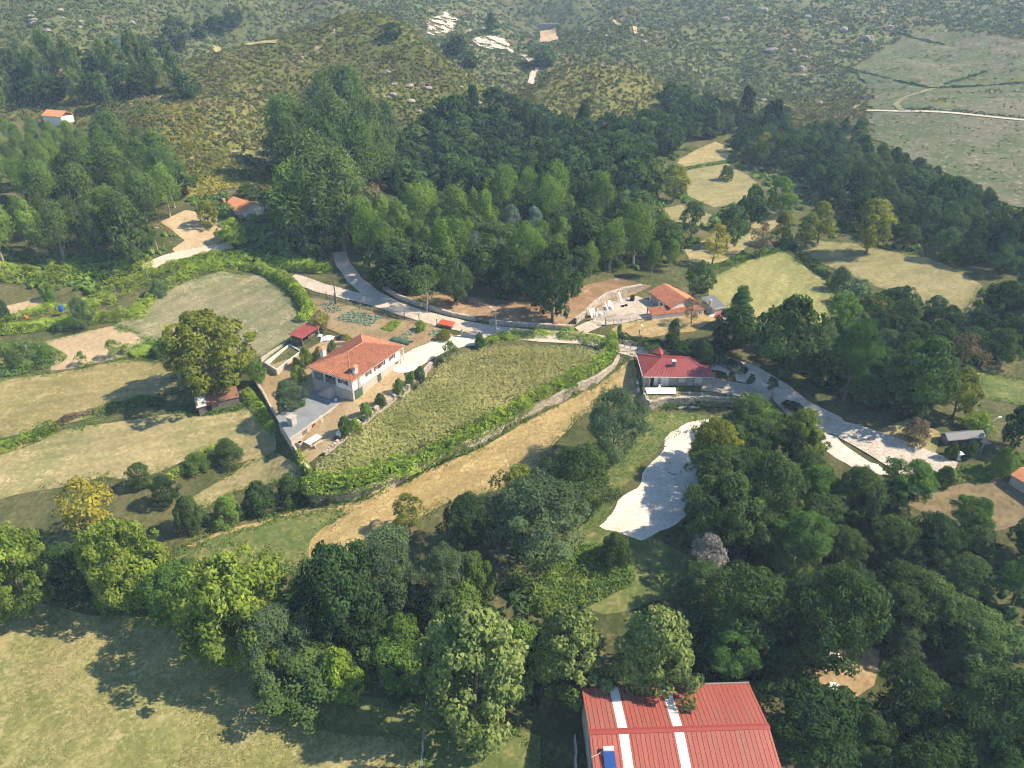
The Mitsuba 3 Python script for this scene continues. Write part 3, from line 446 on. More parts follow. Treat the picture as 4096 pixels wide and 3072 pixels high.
def proto(form, leafmat, v, lean=0.):
    key = f'{form}_{leafmat}_{v}'
    if key not in INST:
        if (form, v) not in PROTO:
            f = dict(FORM[form]); r0 = f.pop('r0'); seed = sum(map(ord, form)) * 7 + v * 131
            if form == 'midgum': q = np.random.default_rng(seed); f.update(R=f['R'] * q.uniform(.75, 1.2), base=q.uniform(.1, .42), clumps=int(q.uniform(45, 110)), rc=q.uniform(.26, .4), leaves=int(q.uniform(2200, 4400)))
            V, F, UV, C = crown(seed, **f)
            PROTO[form, v] = ((V, F), UV, trunk(seed, f['H'], f['R'], f['base'], C, r0))
        cm, UV, tm = PROTO[form, v]
        scene['crown_of_' + key] = {'type': 'shapegroup', 'crown': mikit.ply(cm, leafmat, uv=UV)}
        tk = f'trunk_of_{form}_{v}' + ('_pale' if 'gum' in leafmat else '')
        if tk not in scene: scene[tk] = {'type': 'shapegroup', 'trunk': mikit.ply(tm, 'pale_bark' if 'gum' in leafmat else 'bark', smooth=True)}
        INST[key] = ('crown_of_' + key, tk)
    return INST[key]
count = [0]
def tree(name, form, leafmat, x, y, h, r, label, group=None, category=None, z=None, lean=None):
    count[0] += 1; lean = lean or ((count[0] * 7 % 5) * 1.3, (count[0] * 97) % 360); v = (count[0] * 5 + int(abs(x) * 3)) % VARIANTS.get(form, 2)
    cg, tg = proto(form, leafmat, v); f = FORM[form]
    k = thing(name, label, category or ('tree' if 'tree' in name else 'shrub'), group)
    a = (count[0] * 137.5 + x * 11) % 360; sx, sz = r / f['R'], h / f['H']
    z = float(height(x, y)) - .1 if z is None else z
    m = T4().translate([float(x), float(y), z])
    if lean: m = m @ T4().rotate([-math.sin(math.radians(lean[1])), math.cos(math.radians(lean[1])), 0], lean[0])
    m = m @ T4().rotate([0, 0, 1], a).scale([sx, sx, sz])
    for nm, g in (('crown', cg), ('trunk', tg)):
        scene[f'{k}__{nm}'] = {'type': 'instance', 'shapegroup': {'type': 'ref', 'id': g}, 'to_world': m}
    return k
def scatter(poly, gap, seed, tries=6000, taken=None):
    rng = np.random.default_rng(seed); g = Polygon(poly).buffer(0); x0, y0, x1, y1 = g.bounds
    P = np.c_[rng.uniform(x0, x1, tries), rng.uniform(y0, y1, tries)]; P = P[shapely.contains_xy(g, P[:, 0], P[:, 1])]
    kept = list(taken) if taken is not None else []; n0 = len(kept)
    for p in P:
        if not kept or (np.square(np.array(kept) - p).sum(1) > gap * gap).all(): kept.append(p)
    return np.array(kept[n0:]), rng
# openings the woods leave: round the silver tree, the sunlit clearing with the bales and the slope before it
OPEN = [[(25.5,83.5),(34.0,83.9),(36.1,76.1),(31.8,69.3),(24.3,70.2)], [(38.5,61.3),(45.4,62.9),(49.1,61.6),(45.7,52.0),(41.5,49.8),(36.9,50.9),(36.2,55.4)]]
def wood(poly, gap, seed, mixl, group_prefix):
    """A stand: every tree an individual; mixl = [(share, name, form, leaf, (hmin, hmax), r/h, label)]; look-alikes share a label and a group."""
    P, rng = scatter(poly, gap, seed); P = P[~np.any([shapely.contains_xy(Polygon(k), P[:, 0], P[:, 1]) for k in OPEN], axis=0)]
    shares = np.array([m[0] for m in mixl], float); shares /= shares.sum()
    q = P[:, 0] / P[:, 1]; cut = lambda v, names: np.array(names)[np.searchsorted(np.quantile(v, np.linspace(0, 1, len(names) + 1)[1:-1]), v)]
    across, depth = cut(q, ['far left', 'left', 'left of middle', 'middle', 'right of middle', 'right', 'far right']), cut(P[:, 1], ['front row', 'second row', 'third row', 'fourth row', 'fifth row', 'back row'])
    for p, a, d in zip(P, across, depth):
        _, name, form, lf, (h0, h1), rh, label = mixl[rng.choice(len(mixl), p=shares)]
        h = rng.uniform(h0, h1); tall = 'taller ' if h > (h0 + h1) / 2 else 'lower '
        tree(name, form, lf, p[0], p[1], h, h * rh * rng.uniform(.85, 1.2), f'{tall}{label}, {d}, {a}', label)
# -- trees that stand out, front to back
near = [
 ('chestnut_tree', 'chestnut', 'chestnut_leaf', -67.5,68.2,15.2,5.25, 'bright yellow green chestnut at the left edge above the meadow'),
 ('oak_tree', 'oak', 'dark_leaf', -61.5,70.6,9.6,3.31, 'dusky grey green oak squeezed between the two bright chestnuts at left'),
 ('chestnut_tree', 'chestnut', 'chestnut_leaf', -53.0,69.7,15.2,5.23, 'chestnut speckled with yellow burrs, second from the left edge'),
 ('autumn_tree', 'sapling', 'yellow_leaf', -65.0,82.1,10.8,3.71, 'yellowing half bare tree rising behind the left chestnuts'),
 ('walnut_tree', 'oak', 'bramble_leaf', -45.1,66.7,10.3,3.56, 'mid green tree left of the burr speckled chestnut above the meadow shade'),
 ('chestnut_tree', 'chestnut', 'chestnut_leaf', -34.3,61.5,17.7,6.72, 'large round chestnut dotted with yellow burrs, lower left centre'),
 ('willow_tree', 'fine', 'willow_leaf', -29.9,58.6,12.4,4.28, 'grey green willow below the large round chestnut'),
 ('alder_tree', 'oak', 'gum_leaf', -25.5,56.6,6.5,6.73, 'olive green alder at the edge of the meadow, bottom centre left'),
 ('oak_tree', 'oak', 'dark_leaf', -21.2,63.2,16.5,5.68, 'broad dark green oak below the stubble field'),
 ('birch_tree', 'fine', 'willow_leaf', -16.8,68.4,14.1,4.86, 'pale olive birch with white branches right of the broad dark oak'),
 ('willow_tree', 'fine', 'willow_leaf', -9.5,69.5,10.1,3.47, 'smooth grey green willow beside the birch'),
 ('young_tree', 'sapling', 'olive_yellow_leaf', -15.7,81.8,7.4,2.56, 'thin yellow green young tree at the edge of the stubble field'),
 ('hazel_bush', 'bush', 'bramble_leaf', -5.1,70.8,8.0,2.75, 'green hazel bush behind the tall linden'),
 ('linden_tree', 'linden', 'linden_leaf', -4.6,52.6,20.0,6.89, 'largest pale leaved linden, bottom centre'),
 ('linden_tree', 'linden', 'linden_leaf', 7.0,56.4,13.8,5.15, 'middle linden between the largest one and the red roofed barn'),
 ('linden_tree', 'linden', 'linden_leaf', 17.2,54.6,15.2,5.46, 'linden overhanging the red barn roof'),
 ('creeper_bush', 'bush', 'vine_leaf', -20.9,56.3,8.2,3.01, 'creeper covered bush between alder and largest linden'),
 ('creeper_bush', 'bush', 'bramble_leaf', -15.2,59.2,5.5,4.06, 'dark creeper covered bush at the left foot of the largest linden'),
 ('oak_tree', 'oak', 'dark_leaf', 25.3,57.1,7.5,2.59, 'small dark oak right of the linden that overhangs the barn'),
 ('oak_tree', 'fine', 'willow_leaf', 17.0,97.4,14.3,5.02, 'dark grey green oak at the top end of the stubble field'),
 ('oak_tree', 'fine', 'gum_leaf', 10.8,87.1,11.4,5.30, 'round olive oak bush between stubble field and sand lot'),
 ('autumn_tree', 'sapling', 'olive_yellow_leaf', 0.1,86.4,9.5,3.29, 'yellow topped tree standing out of the dark clump in the stubble field'),
 ('willow_tree', 'fine', 'willow_leaf', 4.1,78.3,13.0,7.17, 'large grey green willow at the lower end of the sand lot'),
 ('oak_tree', 'oak', 'dark_leaf', -6.6,78.6,10.2,3.65, 'dark oak left of the yellow topped tree'),
 ('hazel_bush', 'bush', 'oak_leaf', 15.0,75.8,5.8,2.53, 'dark bush at the lowest corner of the sand lot'),
 ('young_tree', 'oak', 'olive_yellow_leaf', 33.0,93.8,10.4,4.37, 'olive and yellow tree standing at the edge of the white sand'),
 ('young_tree', 'sapling', 'bramble_leaf', 42.9,100.7,7.8,2.70, 'slim green tree below the concrete terrace of the red roofed house'),
 ('young_tree', 'chestnut', 'chestnut_leaf', 47.9,95.9,10.0,3.43, 'bright yellow green tree between the sand lot and the village road'),
 ('oak_tree', 'oak', 'oak_leaf', 31.2,79.3,12.3,5.49, 'dark oak whose crown shades the lower sand lot'),
 ('oak_tree', 'oak', 'oak_leaf', 37.9,81.4,13.6,4.75, 'dense oak behind the one that shades the sand lot'),
 ('pine_tree', 'pine', 'pine_leaf', 46.4,83.5,9.3,3.20, 'bright green pine among the oaks below the road'),
 ('oak_tree', 'oak', 'oak_leaf', 52.0,82.4,10.3,3.68, 'mottled oak right of the bright pine'),
 ('pine_tree', 'pine', 'pine_leaf', 57.3,83.7,10.9,3.76, 'slanting pine with a bare trunk below the road widening'),
 ('pine_tree', 'pine', 'pine_leaf', 64.6,78.2,9.2,2.70, 'lone slanting pine on the dry slope at right'),
 ('pine_tree', 'pine', 'pine_leaf', 40.9,73.9,10.3,3.58, 'light green pine in the middle of the oak wood'),
 ('silver_tree', 'sapling', 'silver_leaf', 27.3,73.0,8.0,2.76, 'silvery white leaved tree at the left edge of the oak wood'),
 ('oak_tree', 'oak', 'oak_leaf', 29.4,62.2,13.3,5.53, 'big dark oak right below the silvery tree'),
 ('oak_tree', 'oak', 'oak_leaf', 39.1,59.2,16.3,5.63, 'widest oak, overhanging the sunlit clearing'),
 ('oak_tree', 'oak', 'oak_leaf', 50.2,63.5,8.9,3.06, 'oak behind the sunlit clearing'),
 ('oak_tree', 'oak', 'oak_leaf', 58.4,60.2,7.6,4.84, 'broad grey green oak right of the clearing'),
 ('oak_tree', 'oak', 'oak_leaf', 46.2,51.9,9.3,3.77, 'light green oak in front of the clearing'),
 ('oak_tree', 'oak', 'dark_leaf', 34.4,48.7,9.4,5.90, 'dark glossy oak touching the right edge of the barn roof'),
 ('oak_tree', 'oak', 'oak_leaf', 54.5,48.7,13.1,4.55, 'large oak in the bottom right corner'),
 ('oak_tree', 'oak', 'oak_leaf', 44.5,44.5,7.8,3.93, 'oak cut by the bottom edge right of the barn'),
 ('oak_tree', 'oak', 'oak_leaf', 59.7,75.2,0.6,6.33, 'wide oak below the dry slope at right'),
]
for n, f, l, x, y, h, r, lab in near:
    lean = (16, -20) if 'slanting' in lab else None
    tree(n, f, l, x, y, h, r, lab, lean=lean)
mid = [
 ('walnut_tree', 'chestnut', 'olive_yellow_leaf', -57.2,117.3,17.0,8.37, 'tall yellow green walnut tree above the wooden shed'),
 ('fig_tree', 'oak', 'bramble_leaf', -49.5,119.4,5.3,1.77, 'dark green fig bush between the tall walnut and the pool'),
 ('olive_tree', 'oak', 'willow_leaf', -40.4,108.7,7.7,2.87, 'grey green olive tree in the yard beside the flat roofed outbuilding'),
 ('lemon_tree', 'bush', 'chestnut_leaf', -41.2,123.7,4.6,1.45, 'yellow green lemon tree at the corner of the pool'),
 ('lemon_tree', 'bush', 'chestnut_leaf', -41.5,119.0,3.6,1.55, 'yellow green lemon tree under the left eave of the white house'),
 ('laurel_bush', 'bush', 'willow_leaf', -36.4,127.3,3.4,1.37, 'rounded grey green bush behind the white house'),
 ('golden_cypress', 'sapling', 'yellow_leaf', -34.5,131.4,2.5,0.79, 'slim golden yellow cypress behind the white house'),
 ('laurel_bush', 'bush', 'bramble_leaf', -38.8,125.0,3.5,1.25, 'dark green bush beside the left chimney of the white house'),
 ('fig_tree', 'oak', 'willow_leaf', -94.4,141.6,7.7,2.43, 'bluish green fig tree among the left vines'),
 ('fig_tree', 'bush', 'bramble_leaf', -108.2,152.6,4.4,1.77, 'small round tree above the left dirt path'),
 ('fig_tree', 'bush', 'willow_leaf', -84.3,156.6,4.5,1.96, 'dark green bush inside the vine hedge of the mown field'),
 ('fig_tree', 'bush', 'dark_leaf', -114.2,144.5,5.1,1.59, 'dark green bush at the left edge among the vines'),
 ('fig_tree', 'bush', 'bramble_leaf', -95.9,128.0,4.1,1.42, 'round green bush at the left end of the bare plot'),
 ('fig_tree', 'bush', 'oak_leaf', -100.8,125.5,5.2,1.63, 'dark bush in the vine patch below the bare plot'),
 ('rose_bush', 'midbush', 'bracken_leaf', -43.2,123.7,2.3,0.89, 'rusty red bush by the pool'),
 ('garden_bush', 'bush', 'oak_leaf', -23.9,109.3,2.4,1.16, 'round dark bush on the wall between yard and maize'),
 ('garden_bush', 'bush', 'bramble_leaf', -26.1,105.9,3.1,1.34, 'bush on the yard wall, left of the round dark one'),
 ('garden_bush', 'bush', 'oak_leaf', -28.9,101.3,3.8,1.36, 'dark bush near the white stone table'),
 ('garden_bush', 'bush', 'chestnut_leaf', -27.5,102.9,3.1,1.07, 'bright green bush on the yard wall near the white table'),
 ('garden_bush', 'bush', 'bramble_leaf', -19.1,115.9,3.7,1.17, 'green bush where the driveway meets the yard'),
 ('garden_bush', 'bush', 'willow_leaf', -17.7,118.1,3.7,1.15, 'grey bush where the driveway meets the maize'),
 ('garden_bush', 'bush', 'bramble_leaf', -21.2,112.9,3.3,1.19, 'small bush at the yard wall below the driveway'),
 ('orchard_tree', 'sapling', 'gum_leaf', -12.2,123.9,5.3,1.65, 'small olive green tree standing at the edge of the driveway'),
 ('conifer_bush', 'cypress', 'pine_leaf', -6.6,129.8,2.9,1.11, 'pointed green conifer at the garden gate'),
 ('orchard_tree', 'sapling', 'olive_yellow_leaf', -41.3,138.1,4.8,1.78, 'brownish fruit tree behind the red roofed wood shed'),
 ('orchard_tree', 'bush', 'chestnut_leaf', -19.5,135.7,2.5,1.32, 'yellow green bush in the vegetable garden'),
 ('orchard_tree', 'bush', 'olive_yellow_leaf', -14.1,131.8,2.7,1.45, 'yellowish bush in front of the little tiled kiosk'),
 ('orchard_tree', 'sapling', 'bramble_leaf', -82.6,129.6,4.5,1.48, 'small tree on the bare plot, right one'),
 ('orchard_tree', 'sapling', 'bramble_leaf', -88.2,127.0,3.4,1.07, 'small tree on the bare plot, left one'),
 ('hedge_tree', 'bush', 'vine_leaf', -77.5,131.8,1.4,2.90, 'green hedge bushes at the corner of the bare plot'),
 ('hedge_tree', 'bush', 'bramble_leaf', -72.3,131.6,3.9,3.12, 'leafy hedge bush left of the tall walnut'),
 ('hedge_tree', 'oak', 'oak_leaf', -61.3,92.6,5.3,1.81, 'dark green tree in the hedge of the straw field, left one'),
 ('hedge_tree', 'oak', 'dark_leaf', -55.8,88.6,6.1,2.11, 'dark green tree in the hedge of the straw field, right one'),
 ('hedge_tree', 'bush', 'bramble_leaf', -54.0,97.5,3.5,2.58, 'leafy bush in the middle of the hedge of the straw field'),
 ('hedge_tree', 'bush', 'oak_leaf', -49.2,99.2,5.1,2.61, 'dark bush at the right end of the hedge of the straw field'),
 ('hedge_tree', 'bush', 'oak_leaf', -49.7,83.0,7.1,2.43, 'bush at the left end of the stubble field hedge'),
 ('hedge_tree', 'bush', 'bramble_leaf', -44.7,84.6,5.2,2.51, 'second bush from the left in the stubble field hedge'),
 ('hedge_tree', 'bush', 'dark_leaf', -40.1,87.4,5.3,2.97, 'dark bush in the stubble field hedge near the yard wall'),
 ('hedge_tree', 'bush', 'oak_leaf', -35.6,89.3,5.4,2.42, 'dark bush at the lowest corner of the maize terrace'),
 ('wood_edge_tree', 'midoak', 'oak_leaf', -12.5,146.8,10.4,3.25, 'well lit oak standing alone at the edge of the clearing'),
 ('wood_edge_tree', 'midthin', 'gum_leaf', -19.1,143.6,11.2,3.51, 'thin grey oak left of the well lit one at the clearing'),
 ('bare_tree', 'midthin', 'dry_leaf', -35.3,179.0,16.5,6.44, 'half bare grey tree above the wood, centre left'),
 ('wood_edge_tree', 'midoak', 'dark_leaf', 9.0,139.3,17.4,5.45, 'dark shaggy oak at the clearing below the eucalyptus stand'),
 ('eucalyptus_tree', 'midgum', 'gum_tip_leaf', -56.2,180.4,21.6,6.75, 'tall light tipped eucalyptus right of the hillside farmhouse'),
 ('yard_tree', 'midoak', 'vine_leaf', -72.2,177.1,7.5,3.64, 'bright green tree in front of the hillside farmhouse'),
 ('yard_tree', 'midoak', 'olive_yellow_leaf', -80.0,182.5,7.6,2.65, 'olive yellow tree left of the hillside farmhouse'),
 ('yard_tree', 'midoak', 'gum_leaf', -74.3,200.4,4.4,3.43, 'grey green tree leaning over the farmhouse roof'),
 ('yard_tree', 'midoak', 'oak_leaf', -92.3,164.6,15.2,4.76, 'leafy dark tree behind the leftmost street lamp'),
 ('lime_tree', 'faroak', 'vine_leaf', 12.7,219.6,8.4,4.15, 'vivid lime green tree in the middle of the dark wood'),
 ('silver_tree', 'faroak', 'bluegum_leaf', -26.2,260.9,7.6,5.54, 'pale silver blue tree in the middle wood'),
 ('yellow_tree', 'midpoplar', 'yellow_leaf', -25.5,252.1,7.2,2.65, 'small yellow tree below the silver blue one'),
 ('yellow_tree', 'midthin', 'yellow_leaf', 51.8,172.7,11.5,3.61, 'yellow autumn tree standing in the grass strip, right'),
 ('poplar_tree', 'midpoplar', 'olive_yellow_leaf', 44.6,227.4,10.8,3.37, 'yellowish poplar left of the pale hay field'),
 ('poplar_tree', 'midpoplar', 'olive_yellow_leaf', 51.2,223.6,11.9,4.29, 'pair of yellow green poplars beside the pale hay field'),
 ('poplar_tree', 'midpoplar', 'gum_tip_leaf', 80.6,211.1,11.9,3.73, 'light green poplar right of the pale hay field'),
 ('poplar_tree', 'midpoplar', 'olive_yellow_leaf', 94.6,180.3,15.0,5.44, 'broad poplar with a yellow side behind the tan hay field'),
 ('poplar_tree', 'midpoplar', 'olive_yellow_leaf', 85.1,189.1,11.9,3.71, 'yellow tinged poplar at the top of the tan hay field'),
 ('poplar_tree', 'midpoplar', 'olive_yellow_leaf', 74.6,188.9,9.8,3.05, 'light poplar in the curving grass strip, left of a pair'),
 ('poplar_tree', 'midpoplar', 'olive_yellow_leaf', 80.3,187.2,9.9,3.11, 'light poplar in the curving grass strip, right of a pair'),
 ('field_tree', 'midoak', 'oak_leaf', 68.8,200.0,12.7,4.38, 'dark round tree at the lower edge of the pale hay field'),
 ('field_tree', 'midpoplar', 'oak_leaf', 49.6,189.4,11.5,3.69, 'dark tree beside the small tan field'),
 ('field_tree', 'midoak', 'gum_leaf', 58.7,185.6,12.1,4.17, 'two toned tree between the small tan field and the grass strip'),
 ('bare_tree', 'midthin', 'dry_leaf', 66.0,180.4,9.7,3.04, 'leafless grey tree in the curving grass strip'),
 ('yellow_tree', 'faroak', 'yellow_leaf', 97.3,281.2,7.8,3.02, 'bright yellow tree on the upper right tree line'),
 ('lone_tree', 'midbush', 'gum_leaf', 73.5,245.6,5.2,2.68, 'lone little tree standing in the pale hay field'),
 ('field_tree', 'midoak', 'oak_leaf', 42.9,152.4,8.9,3.27, 'dark tree behind the garage roof'),
 ('old_oak_tree', 'midoak', 'dark_leaf', 110.1,143.7,9.5,5.45, 'wide spreading dark oak beyond the tan hay field, right edge'),
 ('willow_tree', 'midbush', 'willow_leaf', 80.0,160.5,6.0,2.91, 'feathery willow at the corner of the two hay fields'),
 ('willow_tree', 'midbush', 'willow_leaf', 80.8,153.0,6.1,4.71, 'low grey willows between the two hay fields'),
 ('willow_tree', 'midoak', 'dark_leaf', 89.5,149.2,6.6,3.49, 'dark bushy willow under the tan hay field'),
 ('cedar_tree', 'cedar', 'pine_leaf', 47.9,135.8,9.8,3.06, 'layered green cedar beside the little grey roofed hut'),
 ('cedar_tree', 'cedar', 'cypress_leaf', 42.1,126.5,7.1,2.20, 'dark conifer above the bend of the village road'),
 ('oak_tree', 'midoak', 'oak_leaf', 52.5,118.8,16.5,5.89, 'massive dark oak behind the red roofed house, right'),
 ('pine_tree', 'midpine', 'pine_leaf', 60.4,110.1,17.0,3.83, 'tall umbrella pine above the village road'),
 ('poplar_tree', 'midoak', 'gum_tip_leaf', 70.0,136.0,10.2,3.31, 'pale olive tree behind the tall umbrella pine'),
 ('autumn_tree', 'midthin', 'yellow_leaf', 80.0,143.3,7.1,3.21, 'yellow crowned tree near the corner of the hay fields'),
 ('oak_tree', 'midoak', 'oak_leaf', 70.8,106.4,15.5,5.33, 'massive dark oak above the road widening'),
 ('cedar_tree', 'cedar', 'pine_leaf', 70.8,118.4,7.1,2.23, 'fresh green conifer left of the massive oak above the road widening'),
 ('grey_tree', 'midthin', 'dry_leaf', 84.2,115.5,12.7,4.07, 'greyish thin crowned trees behind the massive oak at right'),
 ('autumn_tree', 'midoak', 'olive_yellow_leaf', 78.7,106.0,9.8,3.37, 'yellow green tree by the pasture at right'),
 ('dry_bush', 'midbush', 'dry_leaf', 68.3,98.9,4.8,2.38, 'dry brown bush on the slope behind the granary'),
 ('vine_bush', 'midbush', 'vine_leaf', 80.9,101.8,3.5,2.74, 'bright green bush above the granary'),
 ('dark_tree', 'midoak', 'dark_leaf', 83.9,96.1,8.6,2.96, 'very dark tree right of the granary'),
 ('granary_bush', 'bush', 'oak_leaf', 72.6,94.8,3.2,1.10, 'round bush in front of the left end of the granary'),
 ('granary_bush', 'bush', 'oak_leaf', 75.5,94.7,3.4,1.18, 'round bush in front of the right end of the granary'),
 ('roadside_bush', 'bush', 'bramble_leaf', 78.2,90.0,5.0,1.74, 'leafy pale green bush right of the white lantern'),
 ('roadside_bush', 'bush', 'bramble_leaf', 74.9,90.5,1.1,2.27, 'bramble bush below the white lantern'),
 ('roadside_bush', 'bush', 'oak_leaf', 68.7,88.9,3.6,1.55, 'dark bush at the end of the road widening'),
 ('hedge_cypress', 'cypress', 'dark_leaf', 32.8,129.7,5.7,1.32, 'dark columnar shrub on the golden bank below the garage'),
 ('hedge_cypress', 'cypress', 'bramble_leaf', 22.7,134.1,2.6,0.68, 'small columnar shrub at the courtyard entrance'),
 ('fruit_tree', 'midthin', 'dry_leaf', 38.3,137.4,6.6,2.35, 'sparse brownish fruit tree in front of the garage lean-to'),
 ('bush', 'bush', 'oak_leaf', 29.3,129.4,1.4,2.62, 'dark bush along the bank behind the red house, left'),
 ('bush', 'bush', 'dark_leaf', 34.2,127.0,2.8,2.87, 'dark bush along the bank behind the red house, middle'),
 ('bush', 'bush', 'dark_leaf', 38.0,123.3,5.4,2.45, 'dark bush along the bank behind the red house, right'),
 ('cypress_tree', 'cypress', 'cypress_leaf', 101.5,324.3,15.1,3.67, 'tall almost black cypress on the upper right valley edge'),
 ('cypress_tree', 'cypress', 'cypress_leaf', 109.4,313.1,13.1,4.90, 'wide almost black cypress right of the tall one'),
 ('cypress_tree', 'cypress', 'dark_leaf', 94.4,322.1,10.0,3.01, 'smaller dark cypress left of the tall one'),
 ('hill_tree', 'faroak', 'dark_leaf', -175.7,412.6,15.8,6.39, 'tallest dark tree on the left hillside'),
 ('hill_tree', 'cedar', 'dark_leaf', -177.6,398.9,11.2,3.49, 'pointed conifer below the tallest tree on the left hillside'),
 ('hill_tree', 'faroak', 'dark_leaf', -171.9,435.1,8.7,4.45, 'dark round tree right of the tallest one on the left hillside'),
 ('hill_tree', 'faroak', 'dark_leaf', -166.8,450.0,9.2,6.41, 'wide dark tree further right on the left hillside'),
 ('hill_tree', 'faroak', 'dark_leaf', -159.6,457.7,11.6,5.71, 'highest dark tree on the left hillside'),
 ('hill_tree', 'faroak', 'dark_leaf', -184.0,386.0,10.7,5.91, 'dark round tree left of the pointed conifer'),
 ('hill_tree', 'faroak', 'bluegum_leaf', -192.2,383.6,8.3,4.49, 'bluish tree at the left of the hillside group'),
 ('hill_tree', 'faroak', 'dark_leaf', -30.5,414.1,11.4,6.77, 'dark bush below the white rock scar'),
 ('hill_tree', 'faroak', 'dark_leaf', -22.0,401.6,7.8,5.19, 'second dark bush below the white rock scar'),
 ('hill_tree', 'faroak', 'dark_leaf', -51.6,338.1,6.6,3.72, 'dark bush on the brow of the centre hill'),
 ('hill_tree', 'faroak', 'willow_leaf', 17.4,419.7,11.7,7.62, 'grey green tree below the dam'),
 ('hill_tree', 'cedar', 'dark_leaf', -13.0,509.9,12.9,5.26, 'conifers on the slope left of the dam'),
]
for n, f, l, x, y, h, r, lab in mid: tree(n, f, l, x, y, h, r, lab)
# -- the woods
GUM = lambda lab, h=(14, 20), lf='gum_leaf', share=1., form='midgum': (share, 'eucalyptus_tree', form, lf, h, .22, lab)
OAK = lambda lab, h=(7, 11), lf='oak_leaf', share=1., form='midoak': (share, {'faroak': 'alder_tree', 'oak': 'oak_tree', 'bush': 'undergrowth_tree'}.get(form, 'holm_oak_tree' if lf == 'dark_leaf' else 'broadleaf_tree'), form, lf, h, .46, lab)
wood([(-34.7,162.9),(-26.3,150.7),(-15.9,154.2),(-12.3,167.2),(-2.8,149.5),(3.6,148.3),(14.6,155.5),(25.5,163.6),(33.3,162.3),(39.7,165.9),(42.7,188.2),(30.2,201.3),(12.8,203.6),(-7.5,198.8),(-27.4,198.7),(-40.5,190.1)], 5.2, 1,
     [GUM('light tipped eucalyptus in the stand above the clearing', (8, 17), 'gum_tip_leaf', .42), OAK('dark oak in the wood above the clearing', (8, 12), 'oak_leaf', .35), GUM('bluish young eucalyptus above the clearing', (8, 11), 'bluegum_leaf', .08), OAK('nearly black oak above the clearing', (8, 11), 'dark_leaf', .15)], 'clearing wood')
wood([(-58.2,195.8),(-49.1,171.3),(-43.8,171.5),(-43.0,189.7),(-43.4,214.7),(-40.8,246.4),(-45.4,270.1),(-70.4,276.3),(-78.0,264.0),(-66.8,220.2)], 5.4, 2,
     [GUM('dark eucalyptus of the high stand left of centre', (16, 29), 'gum_leaf', .6), OAK('dark oak under the tall eucalyptus stand', (9, 13), 'dark_leaf', .4)], 'tall stand')
wood([(-34.6,202.4),(-14.6,207.0),(10.3,209.8),(30.7,205.4),(43.4,224.3),(39.9,254.0),(57.1,276.6),(81.3,304.7),(74.1,318.5),(40.0,281.8),(24.2,287.1),(-2.9,291.3),(-25.6,280.8),(-35.3,272.1),(-39.8,250.8)], 6.2, 3,
     [OAK('oak in the dark valley wood below the knoll', (9, 14), 'dark_leaf', .62, 'faroak'), OAK('lighter oak in the valley wood below the knoll', (9, 13), 'oak_leaf', .3, 'faroak'), (.08, 'pine_tree', 'cedar', 'dark_leaf', (13, 17), .24, 'dark conifer in the valley wood below the knoll')], 'valley wood')
wood([(-133.0,165.7),(-119.6,165.4),(-104.7,168.0),(-93.7,170.1),(-91.2,185.8),(-93.3,198.0),(-108.3,221.9),(-120.5,230.6),(-128.2,231.1),(-129.8,218.7),(-143.7,211.0),(-160.2,211.0)], 5.6, 4,
     [GUM('eucalyptus on the left slope below the orange roof', (9, 19), 'gum_leaf', .55), GUM('light tipped eucalyptus on the left slope', (11, 15), 'gum_tip_leaf', .25), OAK('dark oak among the eucalyptus of the left slope', (7, 10), 'oak_leaf', .2)], 'left slope')
wood([(-161.4,212.9),(-147.2,214.8),(-131.4,222.2),(-130.5,236.5),(-149.4,249.9),(-167.3,253.4),(-181.1,244.9)], 5.0, 12, [GUM('young eucalyptus in front of the hidden orange roof', (6, 9), 'gum_tip_leaf', .6), GUM('dark young eucalyptus near the hidden orange roof', (6, 9), 'gum_leaf', .4)], 'young stand')
wood([(-204.2,276.9),(-189.9,289.7),(-182.9,288.8),(-168.4,287.0),(-148.5,276.1),(-139.1,281.4),(-117.5,279.3),(-104.8,265.7),(-91.8,257.3),(-88.3,282.3),(-71.5,284.2),(-60.1,277.4),(-82.4,256.2),(-93.9,243.8),(-112.3,274.0),(-129.7,294.1),(-154.0,302.0),(-177.8,309.6),(-236.7,352.0),(-250.3,339.8)], 7.2, 5,
     [GUM('distant eucalyptus in the upper left wood', (12, 18), 'gum_leaf', .5, 'fargum'), GUM('distant bluish eucalyptus in the upper left wood', (12, 17), 'bluegum_leaf', .12, 'fargum'), OAK('distant dark oak in the upper left wood', (8, 11), 'dark_leaf', .38, 'faroak')], 'upper left wood')
wood([(87.2,283.2),(88.0,255.7),(98.3,247.6),(97.8,219.8),(101.4,203.7),(101.8,189.0),(110.9,179.2),(115.4,167.2),(122.1,153.4),(139.9,183.4),(132.2,198.7),(130.9,223.3),(118.9,236.8),(109.7,266.5),(112.8,301.5),(96.0,309.5)], 5.8, 6,
     [OAK('dark oak on the slope behind the right hay fields', (6, 10), 'dark_leaf', .6, 'midoak'), OAK('greener oak on the slope behind the right hay fields', (6, 9), 'oak_leaf', .4, 'midoak')], 'right slope')
wood([(112.8,301.5),(111.2,265.9),(118.9,236.8),(130.9,223.3),(132.9,202.6),(145.2,210.0),(143.2,236.2),(138.0,262.3),(134.6,277.9),(147.7,313.9),(130.1,318.3)], 4.4, 7,
     [(.7, 'oak_scrub', 'midbush', 'oak_leaf', (3, 5), .55, 'oak scrub below the cleared right slope'), (.3, 'oak_scrub', 'midbush', 'dark_leaf', (3, 5), .55, 'dark scrub below the cleared right slope')], 'scrub')
